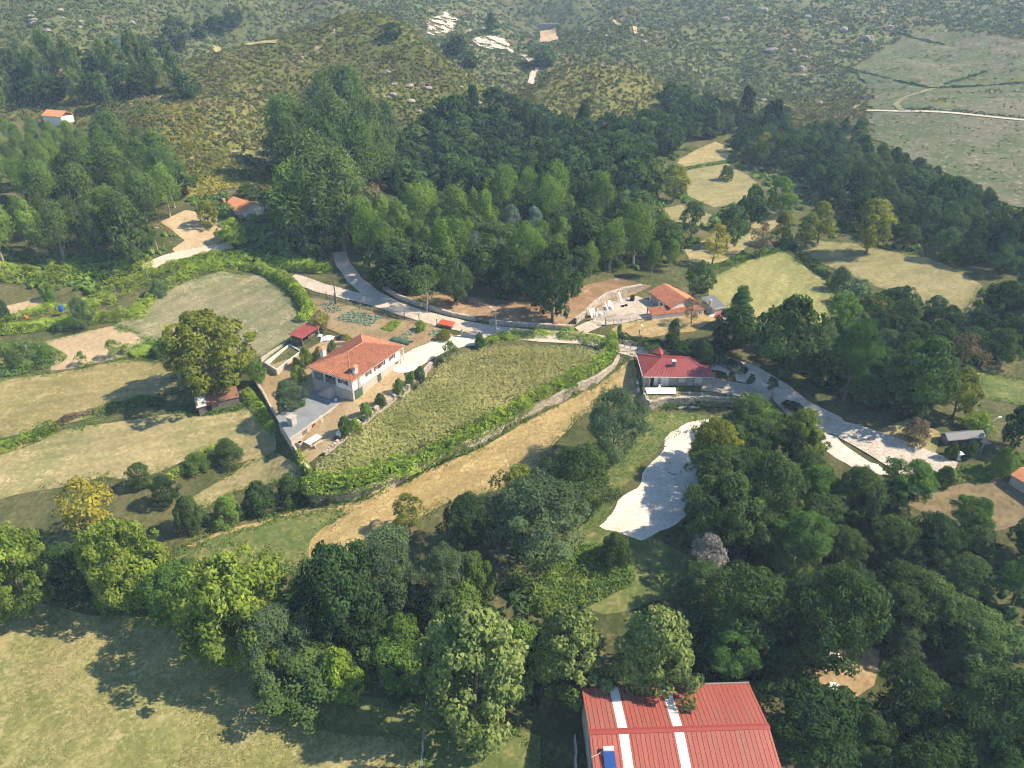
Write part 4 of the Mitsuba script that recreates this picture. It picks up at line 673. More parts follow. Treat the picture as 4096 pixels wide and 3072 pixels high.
wood([(64.8,311.0),(74.6,300.6),(94.0,309.3),(116.5,312.8),(120.0,329.9),(99.4,322.4),(86.5,339.3),(69.1,338.9)], 6.4, 8,
     [OAK('oak at the valley head beside the cypresses', (6, 9), 'dark_leaf', .6, 'faroak'), OAK('greener oak at the valley head beside the cypresses', (6, 9), 'oak_leaf', .4, 'faroak')], 'valley head')
wood([(43.7,127.7),(50.2,123.7),(54.0,118.1),(57.1,113.0),(61.5,108.7),(65.3,105.0),(74.6,108.8),(93.4,124.9),(107.5,128.1),(115.6,142.0),(104.2,145.3),(92.1,146.0),(86.4,152.5),(67.5,132.3),(56.9,130.4),(47.1,129.6)], 5.0, 9,
     [OAK('dark oak above the village road at right', (6, 9), 'dark_leaf', .5, 'midoak'), OAK('green oak above the village road at right', (6, 9), 'oak_leaf', .35, 'midoak'), OAK('grey green willow above the village road at right', (5, 7), 'willow_leaf', .15, 'midoak')], 'road wood')
wood([(23.1,82.7),(29.0,87.2),(39.2,87.3),(50.7,86.5),(56.0,81.8),(61.0,77.4),(76.3,76.3),(70.3,65.5),(61.8,56.3),(58.4,44.6),(43.5,44.7),(36.2,52.0),(34.0,55.4),(26.3,56.7),(22.7,61.8),(25.3,68.7),(25.5,76.5)], 5.2, 10,
     [OAK('oak in the lower right wood', (5, 9.5), 'oak_leaf', .4, 'oak'), OAK('yellowish green oak in the lower right wood', (5, 8), 'gum_leaf', .15, 'oak'), OAK('dark oak in the lower right wood', (5, 9), 'dark_leaf', .25, 'oak'), (.06, 'pine_tree', 'pine', 'pine_leaf', (8, 10), .3, 'small pine in the lower right wood'), OAK('grey green scrub oak of the lower right wood', (4, 6), 'willow_leaf', .15, 'oak')], 'oak wood')
wood([(-61.2,67.6),(-50.1,68.9),(-35.4,69.5),(-24.5,61.0),(-14.7,59.7),(-6.4,61.0),(8.4,57.5),(8.2,62.1),(-6.8,67.3),(-16.6,69.5),(-26.3,69.4),(-36.3,72.6),(-46.9,72.6),(-53.6,77.6),(-66.4,78.0)], 4.4, 11,
     [OAK('shaded small tree between the foreground crowns', (4.5, 7.5), 'dark_leaf', .45, 'bush'), OAK('green small tree between the foreground crowns', (4.5, 7.5), 'bramble_leaf', .35, 'bush'), OAK('olive small tree between the foreground crowns', (5, 8), 'gum_leaf', .2, 'bush')], 'front hedge')

wood([(35.1,98.7),(41.0,104.3),(46.9,99.9),(48.4,95.1),(50.9,89.4),(48.3,86.1),(33.2,86.5),(30.2,89.3)], 4.6, 13,
     [OAK('oak between sand lot and gravel shoulder', (6, 9), 'oak_leaf', .6, 'oak'), OAK('dark oak between sand lot and gravel shoulder', (6, 8), 'dark_leaf', .25, 'oak'), OAK('pale scrub oak between sand lot and gravel shoulder', (5, 7), 'gum_leaf', .15, 'oak')], 'lot wood')

# ---------------------------------------------------------------- buildings
def house(name, label, category='house'): return thing(name, label, category)
def hip_roof(t, fr, u0, u1, v0, v1, ze, rise, ridge_along, mat, spacing, width, rib_rise, step, inset_u=None, th=.16, cap=True, capmat=None):
    """A hipped roof over a rectangle (eaves at ze): roof > four faces' rows, ridge caps."""
    du, dv = u1 - u0, v1 - v0; k = inset_u if inset_u else min(du, dv) / 2
    if ridge_along == 'u': a, b = (u0 + k, (v0 + v1) / 2), (u1 - k, (v0 + v1) / 2)
    else: a, b = ((u0 + u1) / 2, v0 + k), ((u0 + u1) / 2, v1 - k)
    A, B, C, D = (u0, v0, ze), (u1, v0, ze), (u1, v1, ze), (u0, v1, ze); P, Q = (*a, ze + rise), (*b, ze + rise)
    faces = [[A, B, Q, P], [B, C, Q], [C, D, P, Q], [D, A, P]] if ridge_along == 'u' else [[A, B, P], [B, C, Q, P], [C, D, Q], [D, A, P, Q]]
    m = Mesh()
    for f in faces: m.add(*slab(fr.w(f), th))
    r = part(t, 'roof', m.out(), 'channel_tile' if step else mat)
    for f in faces: part(r, 'tile_rows' if step else 'sheet_seams', ribs(fr.w(f), spacing, width, rib_rise, step), mat, kind='stuff')
    if cap:
        for p, q in ([(P, Q)] + [(c, P if np.hypot(c[0] - P[0], c[1] - P[1]) < np.hypot(c[0] - Q[0], c[1] - Q[1]) else Q) for c in (A, B, C, D)]):
            p, q = fr.w([p, q]); part(r, 'ridge_cap', tube([p + [0, 0, .03], q + [0, 0, .03]], .13, 6), capmat or mat)
    return r
def window(t, fr, face, s0, s1, z0, z1, frame='white_paint', glass='window_glass', bars=1, label=None, depth=.06):
    """A window on the wall of a frame: face = ('u', value, outward sign) or ('v', ...)."""
    ax, c, sg = face
    def bx(a, b, za, zb, d0, d1):
        lo, hi = sorted((c + sg * d0, c + sg * d1)); return (a, b, lo, hi, za, zb) if ax == 'v' else (lo, hi, a, b, za, zb)
    w = part(t, 'window', boxes(fr, [bx(s0, s1, z0, z0 + .07, -.02, depth), bx(s0, s1, z1 - .07, z1, -.02, depth), bx(s0, s0 + .07, z0 + .07, z1 - .07, -.02, depth), bx(s1 - .07, s1, z0 + .07, z1 - .07, -.02, depth)] +
             [bx(s0 + (s1 - s0) * (k + 1) / (bars + 1) - .025, s0 + (s1 - s0) * (k + 1) / (bars + 1) + .025, z0 + .07, z1 - .07, -.02, depth - .012) for k in range(bars)]), frame, label=label)
    part(w, 'pane', boxes(fr, [bx(s0 + .07, s1 - .07, z0 + .07, z1 - .07, -.02, .02)]), glass); return w
def leafbox(fr, face, s0, s1, z0, z1, d0=.0, d1=.05):
    ax, c, sg = face; lo, hi = sorted((c + sg * d0, c + sg * d1)); return (s0, s1, lo, hi, z0, z1) if ax == 'v' else (lo, hi, s0, s1, z0, z1)
def shutters(t, fr, face, s0, s1, z0, z1, mat, w=.55, louvres=5):
    for a, b in ((s0 - w, s0 - .02), (s1 + .02, s1 + w)):
        k = part(t, 'shutter', boxes(fr, [leafbox(fr, face, a, b, z0, z1, .03, .08)]), mat)
        part(k, 'louvres', boxes(fr, [leafbox(fr, face, a + .06, b - .06, z0 + (z1 - z0) * (i + .25) / louvres, z0 + (z1 - z0) * (i + .75) / louvres, .08, .1) for i in range(louvres)]), mat, kind='stuff')
def chimney(t, fr, u, v, s, z0, z1, mat, capmat, cap='slab', name='chimney'):
    k = part(t, name, boxes(fr, [(u - s / 2, u + s / 2, v - s / 2, v + s / 2, z0, z1)]), mat)
    if cap == 'tiles':
        part(k, 'pots', boxes(fr, [(u + a - .07, u + a + .07, v + b - .07, v + b + .07, z1, z1 + .25) for a in (-s * .35, s * .35) for b in (-s * .35, s * .35)]), mat)
        m = Mesh(); q = s * .72; P = [(u - q, v - q, z1 + .25), (u + q, v - q, z1 + .25), (u + q, v + q, z1 + .25), (u - q, v + q, z1 + .25)]; top = (u, v, z1 + .55)
        for i in range(4): m.add(*slab(fr.w([P[i], P[(i + 1) % 4], top]), .06))
        part(k, 'cap', m.out(), capmat)
    else: part(k, 'cap', boxes(fr, [(u - s * .62, u + s * .62, v - s * .62, v + s * .62, z1, z1 + .1)]), capmat)
    return k

# --- the white house
W = Frame(-28.84, 109.40, 60.5)
h = house('white_house', 'two storey white house with hipped clay tile roof and red shutters')
Z1, Z2 = 4.25, 6.72
part(h, 'lower_wall', boxes(W, [(.55, 14.95, .55, 10.2, .4, Z1)]), 'old_concrete', label='bare grey concrete ground floor wall')
part(h, 'wall', boxes(W, [(.52, 14.98, .52, 4.3, Z1, Z2), (3.3, 14.98, 4.3, 10.23, Z1, Z2)]), 'white_render', label='white rendered upper wall')
part(h, 'veranda_floor', boxes(W, [(.5, 3.3, 4.302, 10.23, Z1, Z1 + .12)]), 'old_concrete')
part(h, 'veranda_shade_wall', boxes(W, [(3.24, 3.3, 4.4, 10.1, Z1 + .12, Z2 - .02)]), 'old_concrete')
for v in (10.05, 7.2): part(h, 'pillar', boxes(W, [(.55, .8, v - .12, v + .12, Z1 + .12, Z2)]), 'white_render')
rl = part(h, 'railing', boxes(W, [(.6, .66, 4.4, 9.9, Z1 + .95, Z1 + 1.02), (.6, .66, 4.4, 9.9, Z1 + .25, Z1 + .3)]), 'metal_grey')
part(rl, 'balusters', boxes(W, [(.61, .65, v, v + .03, Z1 + .3, Z1 + .95) for v in np.arange(4.5, 9.9, .16)]), 'metal_grey', kind='stuff')
part(h, 'veranda_door', boxes(W, [(3.2, 3.24, 5.2, 6.1, Z1 + .13, Z1 + 2.1)]), 'brown_shutter')
tb = part(h, 'veranda_table', boxes(W, [(1.6, 2.5, 6.6, 8.2, Z1 + .78, Z1 + .84), (1.7, 1.78, 6.7, 6.78, Z1 + .12, Z1 + .78), (2.3, 2.38, 8., 8.08, Z1 + .12, Z1 + .78)]), 'brown_shutter')
for v in (6.2, 8.5): part(h, 'veranda_chair', boxes(W, [(1.8, 2.2, v, v + .4, Z1 + .5, Z1 + .56), (1.8, 2.2, v if v > 7 else v, v + .05, Z1 + .56, Z1 + 1.05), (1.82, 1.86, v + .02, v + .06, Z1 + .12, Z1 + .5), (2.14, 2.18, v + .33, v + .37, Z1 + .12, Z1 + .5)]), 'white_paint')
st = part(h, 'steps', boxes(W, [(-.9, .48, 4.9 + .34 * i, 5.24 + .34 * i, .6, Z1 - .24 * i) for i in range(9)]), 'old_concrete')
part(st, 'handrail', tube(W.w([(-.85, 4.9, Z1 + .9), (-.85, 7.9, Z1 - 1.3)]), .04), 'metal_grey')
hip_roof(h, W, 0, 15.5, 0, 10.75, 6.78, 1.95, 'u', 'clay_tile', .34, .27, .09, .42, inset_u=5.6)
part(h, 'gutter', boxes(W, [(-.1, 15.6, -.12, .0, 6.62, 6.74), (-.12, 0., .0, 10.85, 6.62, 6.74)]), 'old_concrete')
for u in (.45, 14.75): part(h, 'downpipe', tube(W.w([(u, .42, 6.6), (u, .42, 1.9)]), .06), 'galvanised')
FV, FU = ('v', .52, -1), ('u', .52, -1)
for s0, s1 in ((4.9, 5.6), (7.3, 7.95), (8.95, 9.7), (11.9, 12.7)):
    window(h, W, FV, s0, s1, 5.35, 6.35); shutters(h, W, FV, s0, s1, 5.3, 6.4, 'brown_shutter', .48)
part(h, 'garage_gate', boxes(W, [(1.0, 3.1, .46, .55, 2.05, 4.05)]), 'green_paint', label='green metal gate')
part(h, 'cellar_door', boxes(W, [(7.6, 8.6, .47, .55, 2.3, 4.1)]), 'green_paint', label='green side door')
window(h, W, ('v', .55, -1), 13.1, 14.1, 3.6, 4.1, 'metal_grey')
part(h, 'chimney_breast', boxes(W, [(2.2, 2.75, .36, .52, 4.05, 6.6)]), 'old_concrete')
window(h, W, FU, 2.0, 3.1, 5.3, 6.35, bars=2); shutters(h, W, FU, 2.0, 3.1, 5.25, 6.4, 'brown_shutter', .6)
for z in np.arange(4.4, 6.6, .55): part(h, 'corner_stone', boxes(W, [(.49, .9, .49, .75, z, z + .28)]), 'wall_stone')
part(h, 'balcony', boxes(W, [(14.98, 16.1, .6, 3.0, Z1, Z1 + .14)]), 'old_concrete')
part(h, 'balcony_railing', boxes(W, [(16.02, 16.07, .6, 3., Z1 + .9, Z1 + .96), (15., 16.05, .62, .67, Z1 + .9, Z1 + .96)] + [(16.03, 16.06, v, v + .03, Z1 + .14, Z1 + .9) for v in np.arange(.65, 3, .2)]), 'metal_grey')
part(h, 'balcony_post', boxes(W, [(15.95, 16.08, .62, .75, 1.9, 6.7)]), 'white_paint')
c1 = chimney(h, W, 2.35, 1.0, .8, 6.6, 8.3, 'old_concrete', 'orange_tile', 'tiles')
dish = trimesh.creation.icosphere(2, .38); dish.apply_scale([1, 1, .3]); dish.apply_transform(trimesh.transformations.rotation_matrix(1.25, [math.sin(1.0), -math.cos(1.0), 0]))
dish.apply_translation(W.w(np.array([1.75, .75, 7.5]))); part(c1, 'satellite_dish', dish, 'bright_white', True)
chimney(h, W, 4.6, 10.75, .85, 1.4, 8.3, 'white_render', 'orange_tile', 'tiles', 'outside_chimney')

# --- the long outbuilding with the felt roof
O = [(-37.76, 98.45), (-30.22, 112.41), *[(-37.08,114.26)], (-42.08, 105.36)]
o = house('outbuilding', 'long low stone outbuilding with grey felt roof and concrete chimney', 'outbuilding')
Oin = np.array(Polygon(O).buffer(-.28, join_style='mitre').exterior.coords)[:-1]
part(o, 'wall', prism([tuple(p) for p in Oin], -3.2, 1.72), 'wall_stone')
ro = part(o, 'roof', prism(O, 1.74, 1.95), 'roof_felt')
L = Frame(-37.76, 98.45, 61.6)
part(ro, 'verge', boxes(L, [(0, 15.8, -.06, .1, 1.62, 1.99)]), 'old_concrete')
part(ro, 'lap_seam', tube([(-34.9, 104.2, 1.97), (-40.2, 108.0, 1.97)], .05, 4), 'galvanised')
part(ro, 'lap_seam', tube([(-32.2, 109.3, 1.97), (-36.0, 111.7, 1.97)], .05, 4), 'galvanised')
k = chimney(o, L, 3.6, 2.7, 1.15, 1.9, 3.55, 'old_concrete', 'old_concrete')
vent = part(o, 'roof_vent', boxes(L, [(13.0, 13.4, .9, 1.3, 1.95, 2.4)]), 'bright_white')
FO = ('v', .30, -1)
for s0, s1 in ((5.6, 6.5), (10.2, 11.0)): part(o, 'door', boxes(L, [leafbox(L, FO, s0, s1, -.4 + s0 * .12, 1.35)]), 'brown_shutter', label='brown plank door')
for s0, s1 in ((3.2, 4.4), (8.0, 9.0), (12.4, 13.7)): part(o, 'boarded_window', boxes(L, [leafbox(L, FO, s0, s1, .3 + s0 * .05, 1.3)]), 'old_wood')
ld = thing('ladder', 'white wooden stepladder leaning against the outbuilding wall', 'ladder')
for s in (0, .45): part(ld, 'rail', tube([L.w(np.array([7.4 + s, -.9, .25])), L.w(np.array([7.4 + s, .05, 2.3]))], .035, 4), 'white_paint')
for i in range(7): part(ld, 'rung', tube([L.w(np.array([7.4, -.9 + .13 * i, .4 + .28 * i])), L.w(np.array([7.85, -.9 + .13 * i, .4 + .28 * i]))], .03, 4), 'white_paint')

# --- the wood shed by the pool, with firewood
S = Frame(-43.79, 131.46, 65)
s_ = house('wood_shed', 'firewood shed with bright red sheet roof above the empty pool', 'shed')
roofS = [(-.2, -.25, 4.15), (5.9, -.25, 4.25), (5.9, 3.15, 4.55), (-.2, 3.15, 4.45)]
r_ = part(s_, 'roof', slab(S.w(roofS), .1), 'red_sheet'); part(r_, 'sheet_seams', ribs(S.w(roofS), .35, .12, .05), 'red_sheet', kind='stuff')
part(s_, 'back_wall', boxes(S, [(0, 5.6, 2.75, 2.9, 1.2, 4.35)]), 'wall_stone'); part(s_, 'side_wall', boxes(S, [(5.45, 5.6, 0, 2.75, 1.2, 4.2)]), 'wall_stone')
for u in (.05, 2.8, 5.5): part(s_, 'post', boxes(S, [(u, u + .14, 0, .14, 1.6, 4.1)]), 'old_wood')
rng = np.random.default_rng(4)
for nm, (ua, ub, va, vb, zb) in {'firewood_stack': (.1, .5, .2, 2.7, 3.7), 'firewood_pile': (3.0, 5.3, .8, 2.6, 3.2)}.items():
    m = Mesh()
    for v in np.arange(va, vb, .2):
        for z in np.arange(1.7, zb, .17):
            e = rng.normal(size=2) * .05; m.add(*tube(S.w([(ua + e[0], v + .1, z + .08), (ub + e[1], v + .1, z + .08)]), .085, 6))
    solo(nm, m.out(), 'old_wood', 'firewood logs stacked at the open end of the red roofed shed' if ua < 1 else 'firewood heap inside the red roofed shed', 'firewood', kind='stuff')

# --- the pool
Pn = [(-49.86, 124.52), (-46.41, 121.33), (-43.46, 129.37), (-46.9, 132.6)]
p_ = thing('swimming_pool', 'empty raised swimming pool with pale walls and dirty water at the bottom', 'pool')
outer, inner = Polygon(Pn), Polygon(Pn).buffer(-.3, join_style='mitre')
def ring(a, b, z0, z1):
    A, B = np.array(a.exterior.coords)[:-1], np.array(b.exterior.coords)[:-1]
    if not a.exterior.is_ccw: A = A[::-1]
    if not b.exterior.is_ccw: B = B[::-1]
    B = np.array([B[np.argmin(np.linalg.norm(B - q, axis=1))] for q in A]); n = len(A); i = np.arange(n); j = (i + 1) % n
    v = np.vstack([np.c_[A, np.full(n, z0)], np.c_[A, np.full(n, z1)], np.c_[B, np.full(n, z1)], np.c_[B, np.full(n, z0)]])
    return v, np.vstack([np.c_[i, j, j + n, i + n], np.c_[i + n, j + n, j + 2 * n, i + 2 * n], np.c_[i + 2 * n, j + 2 * n, j + 3 * n, i + 3 * n]])
part(p_, 'outer_wall', ring(outer, Polygon(Pn).buffer(-.12, join_style='mitre'), .4, 2.28), 'old_concrete')
part(p_, 'basin', ring(Polygon(Pn).buffer(-.12, join_style='mitre'), inner, .4, 2.32), 'pool_paint', label='pale blue white painted basin')
part(p_, 'bottom', prism([tuple(q) for q in np.array(inner.buffer(.02).exterior.coords)[:-1]], .5, .95), 'pool_dirt', label='murky green water on the pool bottom')
for q in (.35, .65):
    a = np.array(Pn[0]) * (1 - q) + np.array(Pn[1]) * q; d = np.array([math.cos(math.radians(70)), math.sin(math.radians(70))])
    part(p_, 'ladder_rail', tube([(*(a - d * .1), 1.3), (*(a - d * .1), 2.9), (*(a + d * .25), 3.1), (*(a + d * .5), 2.9), (*(a + d * .55), 1.6)], .035, 6), 'galvanised')
solo('pool_border_wall', prism(strip_poly([(-51.11,126.26),(-47.78,133.75)], .35), .2, 2.2), 'wall_stone', 'low stone wall along the field behind the pool', 'wall')

# --- the old wooden shed
D = Frame(-58.30, 110.45, 26)
d_ = house('wooden_shed', 'weathered plank shed with rusty sheet roof under the tall walnut tree', 'shed')
part(d_, 'wall', boxes(D, [(.1, 7.3, .12, .2, -1.6, .62), (.1, .2, .2, 2.6, -1.6, 1.2), (7.2, 7.3, .2, 2.6, -1.4, 1.3), (.1, 7.3, 2.6, 2.7, -1.5, 1.5)]), 'old_wood')
m = Mesh(); rng = np.random.default_rng(8); u = .1
while u < 7.25:
    w = rng.uniform(.14, .24)
    if not 1.35 < u < 2.4: m.add(*D.box(u, u + w - .02, .06 - rng.uniform(0, .04), .12, -1.5 + rng.uniform(-.1, .1), .6 + rng.uniform(-.06, .04)))
    u += w
part(d_, 'planks', m.out(), 'old_wood', kind='stuff')
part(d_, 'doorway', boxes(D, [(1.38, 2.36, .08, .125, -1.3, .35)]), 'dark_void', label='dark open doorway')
rs = [(1.75, -.12, .72), (7.5, -.12, .95), (7.5, 2.9, 1.75), (1.75, 2.9, 1.55)]; r1 = part(d_, 'roof', slab(D.w(rs), .06), 'rust_sheet'); part(r1, 'sheet_seams', ribs(D.w(rs), .22, .1, .035), 'rust_sheet', kind='stuff')
rs = [(-.15, -.2, .58), (1.7, -.2, .66), (1.7, 2.9, 1.4), (-.15, 2.9, 1.3)]; r2 = part(d_, 'roof', slab(D.w(rs), .06), 'galvanised', label='grey metal end of the roof'); part(r2, 'sheet_seams', ribs(D.w(rs), .3, .12, .04), 'galvanised', kind='stuff')

# --- the red roofed house with its stone front
R = Frame(25.25, 117.70, -.4)
q_ = house('stone_house', 'single storey stone house with bright red sheet metal hipped roof and white shutters')
part(q_, 'wall', boxes(R, [(.5, 13.1, .55, 8.7, -.2, 2.86)]), 'wall_stone')
hip_roof(q_, R, 0, 13.65, 0, 9.2, 2.91, 1.7, 'u', 'red_sheet', .30, .1, .06, None, inset_u=4.3, th=.12)
dm = Mesh()
for f in ([(2.9, 9.9, 3.02), (5.8, 9.9, 3.02), (4.4, 5.9, 4.45)], [(5.8, 9.9, 3.02), (4.6, 9.9, 4.1), (4.4, 5.9, 4.45)], [(4.6, 9.9, 4.1), (2.9, 9.9, 3.02), (4.4, 5.9, 4.45)]): dm.add(*slab(R.w(f), .1))
part(q_, 'porch_roof', dm.out(), 'red_sheet')
part(q_, 'gutter', boxes(R, [(-.08, 13.73, -.1, .0, 2.76, 2.88), (-.1, 0, 0, 9.2, 2.76, 2.88)]), 'bright_white')
for u in (5.9, 12.95): part(q_, 'downpipe', tube(R.w([(u, .44, 2.8), (u, .44, .4)]), .05), 'galvanised')
part(q_, 'veranda', boxes(R, [(.2, 5.9, -1.5, .55, -.3, .55)]), 'concrete_yard')
kk = chimney(q_, R, 6.15, 2.6, .62, 3.6, 4.95, 'slate', 'bright_white')
FR = ('v', .55, -1)
for s0, s1 in ((7.0, 8.3), (10.2, 11.5)):
    for a, b in ((s0, (s0 + s1) / 2 - .02), ((s0 + s1) / 2 + .02, s1)): part(q_, 'shutter', boxes(R, [leafbox(R, FR, a, b, 1.35, 2.35, .0, .07)]), 'white_paint', label='closed white shutter')
for a, b in ((3.6, 4.3), (4.34, 5.05)): part(q_, 'door', boxes(R, [leafbox(R, FR, a, b, .56, 2.5, .0, .07)]), 'white_paint', label='closed white double door')
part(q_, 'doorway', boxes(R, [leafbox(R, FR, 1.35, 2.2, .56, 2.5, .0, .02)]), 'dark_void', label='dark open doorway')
part(q_, 'open_door', boxes(R, [(1.3, 1.36, -.25, .54, .56, 2.5)]), 'white_paint'); part(q_, 'open_door', boxes(R, [(2.22, 2.9, .42, .48, .56, 2.5)]), 'white_paint')
from scipy.spatial import Voronoi
rng = np.random.default_rng(12); seeds = [(x + rng.uniform(-.2, .2), z + rng.uniform(-.14, .14)) for i, z in enumerate(np.arange(.2, 3., .46)) for x in np.arange(.6 + .3 * (i % 2), 13.2, .62)]
far_ = [(-50, -50), (60, -50), (-50, 60), (60, 60)]; vor = Voronoi(seeds + far_); front = Polygon([(.52, .0), (13.08, .0), (13.08, 2.84), (.52, 2.84)])
openings = shapely.union_all([shapely.box(a, c, b, d) for a, b, c, d in ((6.95, 8.35, 1.3, 2.4), (10.15, 11.55, 1.3, 2.4), (3.55, 5.1, .5, 2.55), (1.3, 2.95, .5, 2.55))])
for i in range(len(seeds)):
    reg = vor.regions[vor.point_region[i]]
    if -1 in reg or not reg: continue
    g = Polygon(vor.vertices[reg]).intersection(front).difference(openings).buffer(-.03).simplify(.02)
    if g.is_empty or g.geom_type != 'Polygon' or g.area < .03: continue
    v, f = prism(list(g.exterior.coords)[:-1], 0, rng.uniform(.03, .07)); part(q_, 'facade_stone', (R.w(np.c_[v[:, 0], .55 - v[:, 2], v[:, 1]]), f), 'wall_stone')
aw = thing('awning', 'plain white awning stretched in front of the stone house veranda', 'awning')
AWN = [(25.67,114.68),(31.21,114.68),(31.52,116.84),(25.60,116.84)]; part(aw, 'canopy', slab([(*AWN[0], .9), (*AWN[1], .9), (*AWN[2], 1.0), (*AWN[3], 1.0)], .07), 'bright_white')
for q in AWN[:2]: part(aw, 'pole', tube([(*q, -.3), (*q, .86)], .03), 'galvanised')
for i, (u, v) in enumerate(((-.7, 2.2), (-.8, .1), (3.0, -.9))):
    cN = thing('plastic_chair', ['white plastic chair behind the left corner of the stone house', 'white plastic chair at the left corner of the stone house', 'small white plastic chair on the stone house veranda'][i], 'chair'); z = float(height(*R.w(np.array([u, v, 0.]))[:2])) if i < 2 else .55
    part(cN, 'seat', boxes(R, [(u, u + .5, v, v + .5, z + .42, z + .47)]), 'bright_white'); part(cN, 'backrest', boxes(R, [(u, u + .5, v + .46, v + .52, z + .47, z + .95)]), 'bright_white')
    for a in (.02, .44):
        for b in (.02, .44): part(cN, 'leg', boxes(R, [(u + a, u + a + .05, v + b, v + b + .05, z, z + .42)]), 'bright_white')

# --- the garage, its lean-to and neighbours
GA = Frame(*[(34.42,140.82)][0], 112)
g_ = house('garage', 'garage with two sided brown orange tile roof and dark open gate by the courtyard', 'garage')
part(g_, 'wall', boxes(GA, [(.4, 8.9, -7.2, -.4, 3.6, 6.62)]), 'white_render')
for u in (.4, 8.8): part(g_, 'gable', (GA.w([(u + d, v, z) for d in (0, .1) for v, z in ((-.4, 6.6), (-7.2, 6.6), (-3.8, 8.1))]), [[0, 1, 2], [3, 5, 4], [0, 3, 4], [0, 4, 1], [1, 4, 5], [1, 5, 2], [2, 5, 3], [2, 3, 0]]), 'white_render')
for i, f in enumerate(([(9.3, 0, 6.7), (0, 0, 6.7), (0, -3.8, 8.25), (9.3, -3.8, 8.25)], [(0, -7.6, 6.7), (9.3, -7.6, 6.7), (9.3, -3.8, 8.25), (0, -3.8, 8.25)])):
    rr = part(g_, 'roof', slab(GA.w(f), .12), 'clay_tile' if i == 0 else 'orange_tile', label='brown tile slope' if i == 0 else 'orange tile slope')  # courtyard slope in brown tile colour, the other slope in lighter orange
    part(rr, 'tile_rows', ribs(GA.w(f), .34, .28, .09, .45), 'clay_tile' if i == 0 else 'orange_tile', kind='stuff')
part(g_, 'gate', boxes(GA, [(5.2, 8.4, -.42, -.36, 4.3, 6.3)]), 'metal_grey', label='dark grey garage gate')
for u in (3.6, 1.8): part(g_, 'window', boxes(GA, [(u, u + .9, -.42, -.37, 5.5, 6.0)]), 'window_glass')
LE = Frame(30.24, 138.97, 13)
l_ = house('lean_to', 'long low lean-to with red brown tiles and whitewashed wall in front of the garage', 'outbuilding')
part(l_, 'wall', boxes(LE, [(.1, 12.2, .1, .35, 2.6, 5.72), (11.9, 12.2, .35, 4.6, 2.6, 5.9)]), 'white_render')
f = [(-.1, -.1, 5.78), (8.3, -.1, 5.78), (8.3, 2.9, 6.35), (-.1, 2.9, 6.35)]; rr = part(l_, 'roof', slab(LE.w(f), .1), 'clay_tile'); part(rr, 'tile_rows', ribs(LE.w(f), .3, .26, .07, .42), 'clay_tile', kind='stuff')
f = [(8.3, -.1, 5.95), (12.4, -.1, 5.95), (12.4, 4.6, 6.5), (8.3, 4.6, 6.5)]; part(l_, 'side_roof', slab(LE.w(f), .1), 'rust_sheet', label='brown flat end of the roof')
part(l_, 'post', boxes(LE, [(0., .16, 2.7, 2.86, 4., 6.2)]), 'old_wood')
HU = Frame(44.3, 141.1, 25)
u_ = house('hut', 'small hut with grey corrugated roof half hidden by the cedar', 'hut')
part(u_, 'wall', boxes(HU, [(.1, 3.2, .2, 4.7, 3.2, 6.1)]), 'old_concrete'); f = [(-.1, 0, 6.0), (3.4, 0, 6.0), (3.4, 5, 7.0), (-.1, 5, 7.0)]
rr = part(u_, 'roof', slab(HU.w(f), .08), 'slate'); part(rr, 'sheet_seams', ribs(HU.w(f), .25, .16, .05), 'slate', kind='stuff'); chimney(u_, HU, .1, 1.8, .5, 3.5, 7.6, 'old_concrete', 'old_concrete')
RW = Frame(*[(43.15,140.85)][0], -34)
x_ = house('sheet_shed', 'little shed with patched red and white sheet roof beside the cedar', 'shed')
part(x_, 'wall', boxes(RW, [(.1, 4.3, .1, 2.2, 2.5, 4.7)]), 'old_wood')
for i, (a, b) in enumerate(((0, .9), (.9, 3.0), (3.0, 3.7), (3.7, 4.5))): part(x_, 'roof_sheet', slab(RW.w([(a, -.1, 4.75), (b, -.1, 4.75), (b, 2.4, 5.15), (a, 2.4, 5.15)]), .05), ('bright_white', 'red_sheet', 'bright_white', 'rust_sheet')[i])

# --- the farmhouse on the slope, and the roof among the trees
A_ = Frame(-72.78, 188.11, 52)
f_ = house('farmhouse', 'white farmhouse with orange tiled roof on the wooded slope, upper left')
part(f_, 'wall', boxes(A_, [(.35, 7.2, .35, 9.4, 9.3, 12.7)]), 'white_render')
part(f_, 'gable', (A_.w([(u, v, z) for v in (.35, .5) for u, z in ((.35, 12.6), (7.2, 12.6), (3.8, 14.6))]), [[0, 1, 2], [3, 5, 4], [0, 3, 4], [0, 4, 1], [1, 4, 5], [1, 5, 2], [2, 5, 3], [2, 3, 0]]), 'white_render')
for i, f in enumerate(([(0, 9.8, 12.7), (0, 0, 12.7), (3.8, 0, 14.75), (3.8, 9.8, 14.75)], [(7.6, 0, 12.7), (7.6, 9.8, 12.7), (3.8, 9.8, 14.75), (3.8, 0, 14.75)])):
    rr = part(f_, 'roof', slab(A_.w(f), .14), 'orange_tile'); part(rr, 'tile_rows', ribs(A_.w(f), .34, .28, .09, .45), 'orange_tile', kind='stuff')
chimney(f_, A_, .7, 9.3, .7, 12.5, 14.8, 'orange_tile', 'old_concrete')
for v in (1.4, 6.6): window(f_, A_, ('u', .35, -1), v, v + .9, 10.9, 12.0)
part(f_, 'porch_column', boxes(A_, [(-.2, .05, 9.2, 9.45, 9.3, 12.6)]), 'white_render')
part(f_, 'annex', boxes(A_, [(7.2, 9.6, 2.5, 8.6, 9.3, 11.9)]), 'white_render')
B_ = Frame(-170.7, 270.5, -21)
b_ = house('hill_house', 'house showing only its orange tile roof among the trees at the far left')
part(b_, 'wall', boxes(B_, [(.3, 9.4, .3, 5.4, 18., 22.9)]), 'white_render')
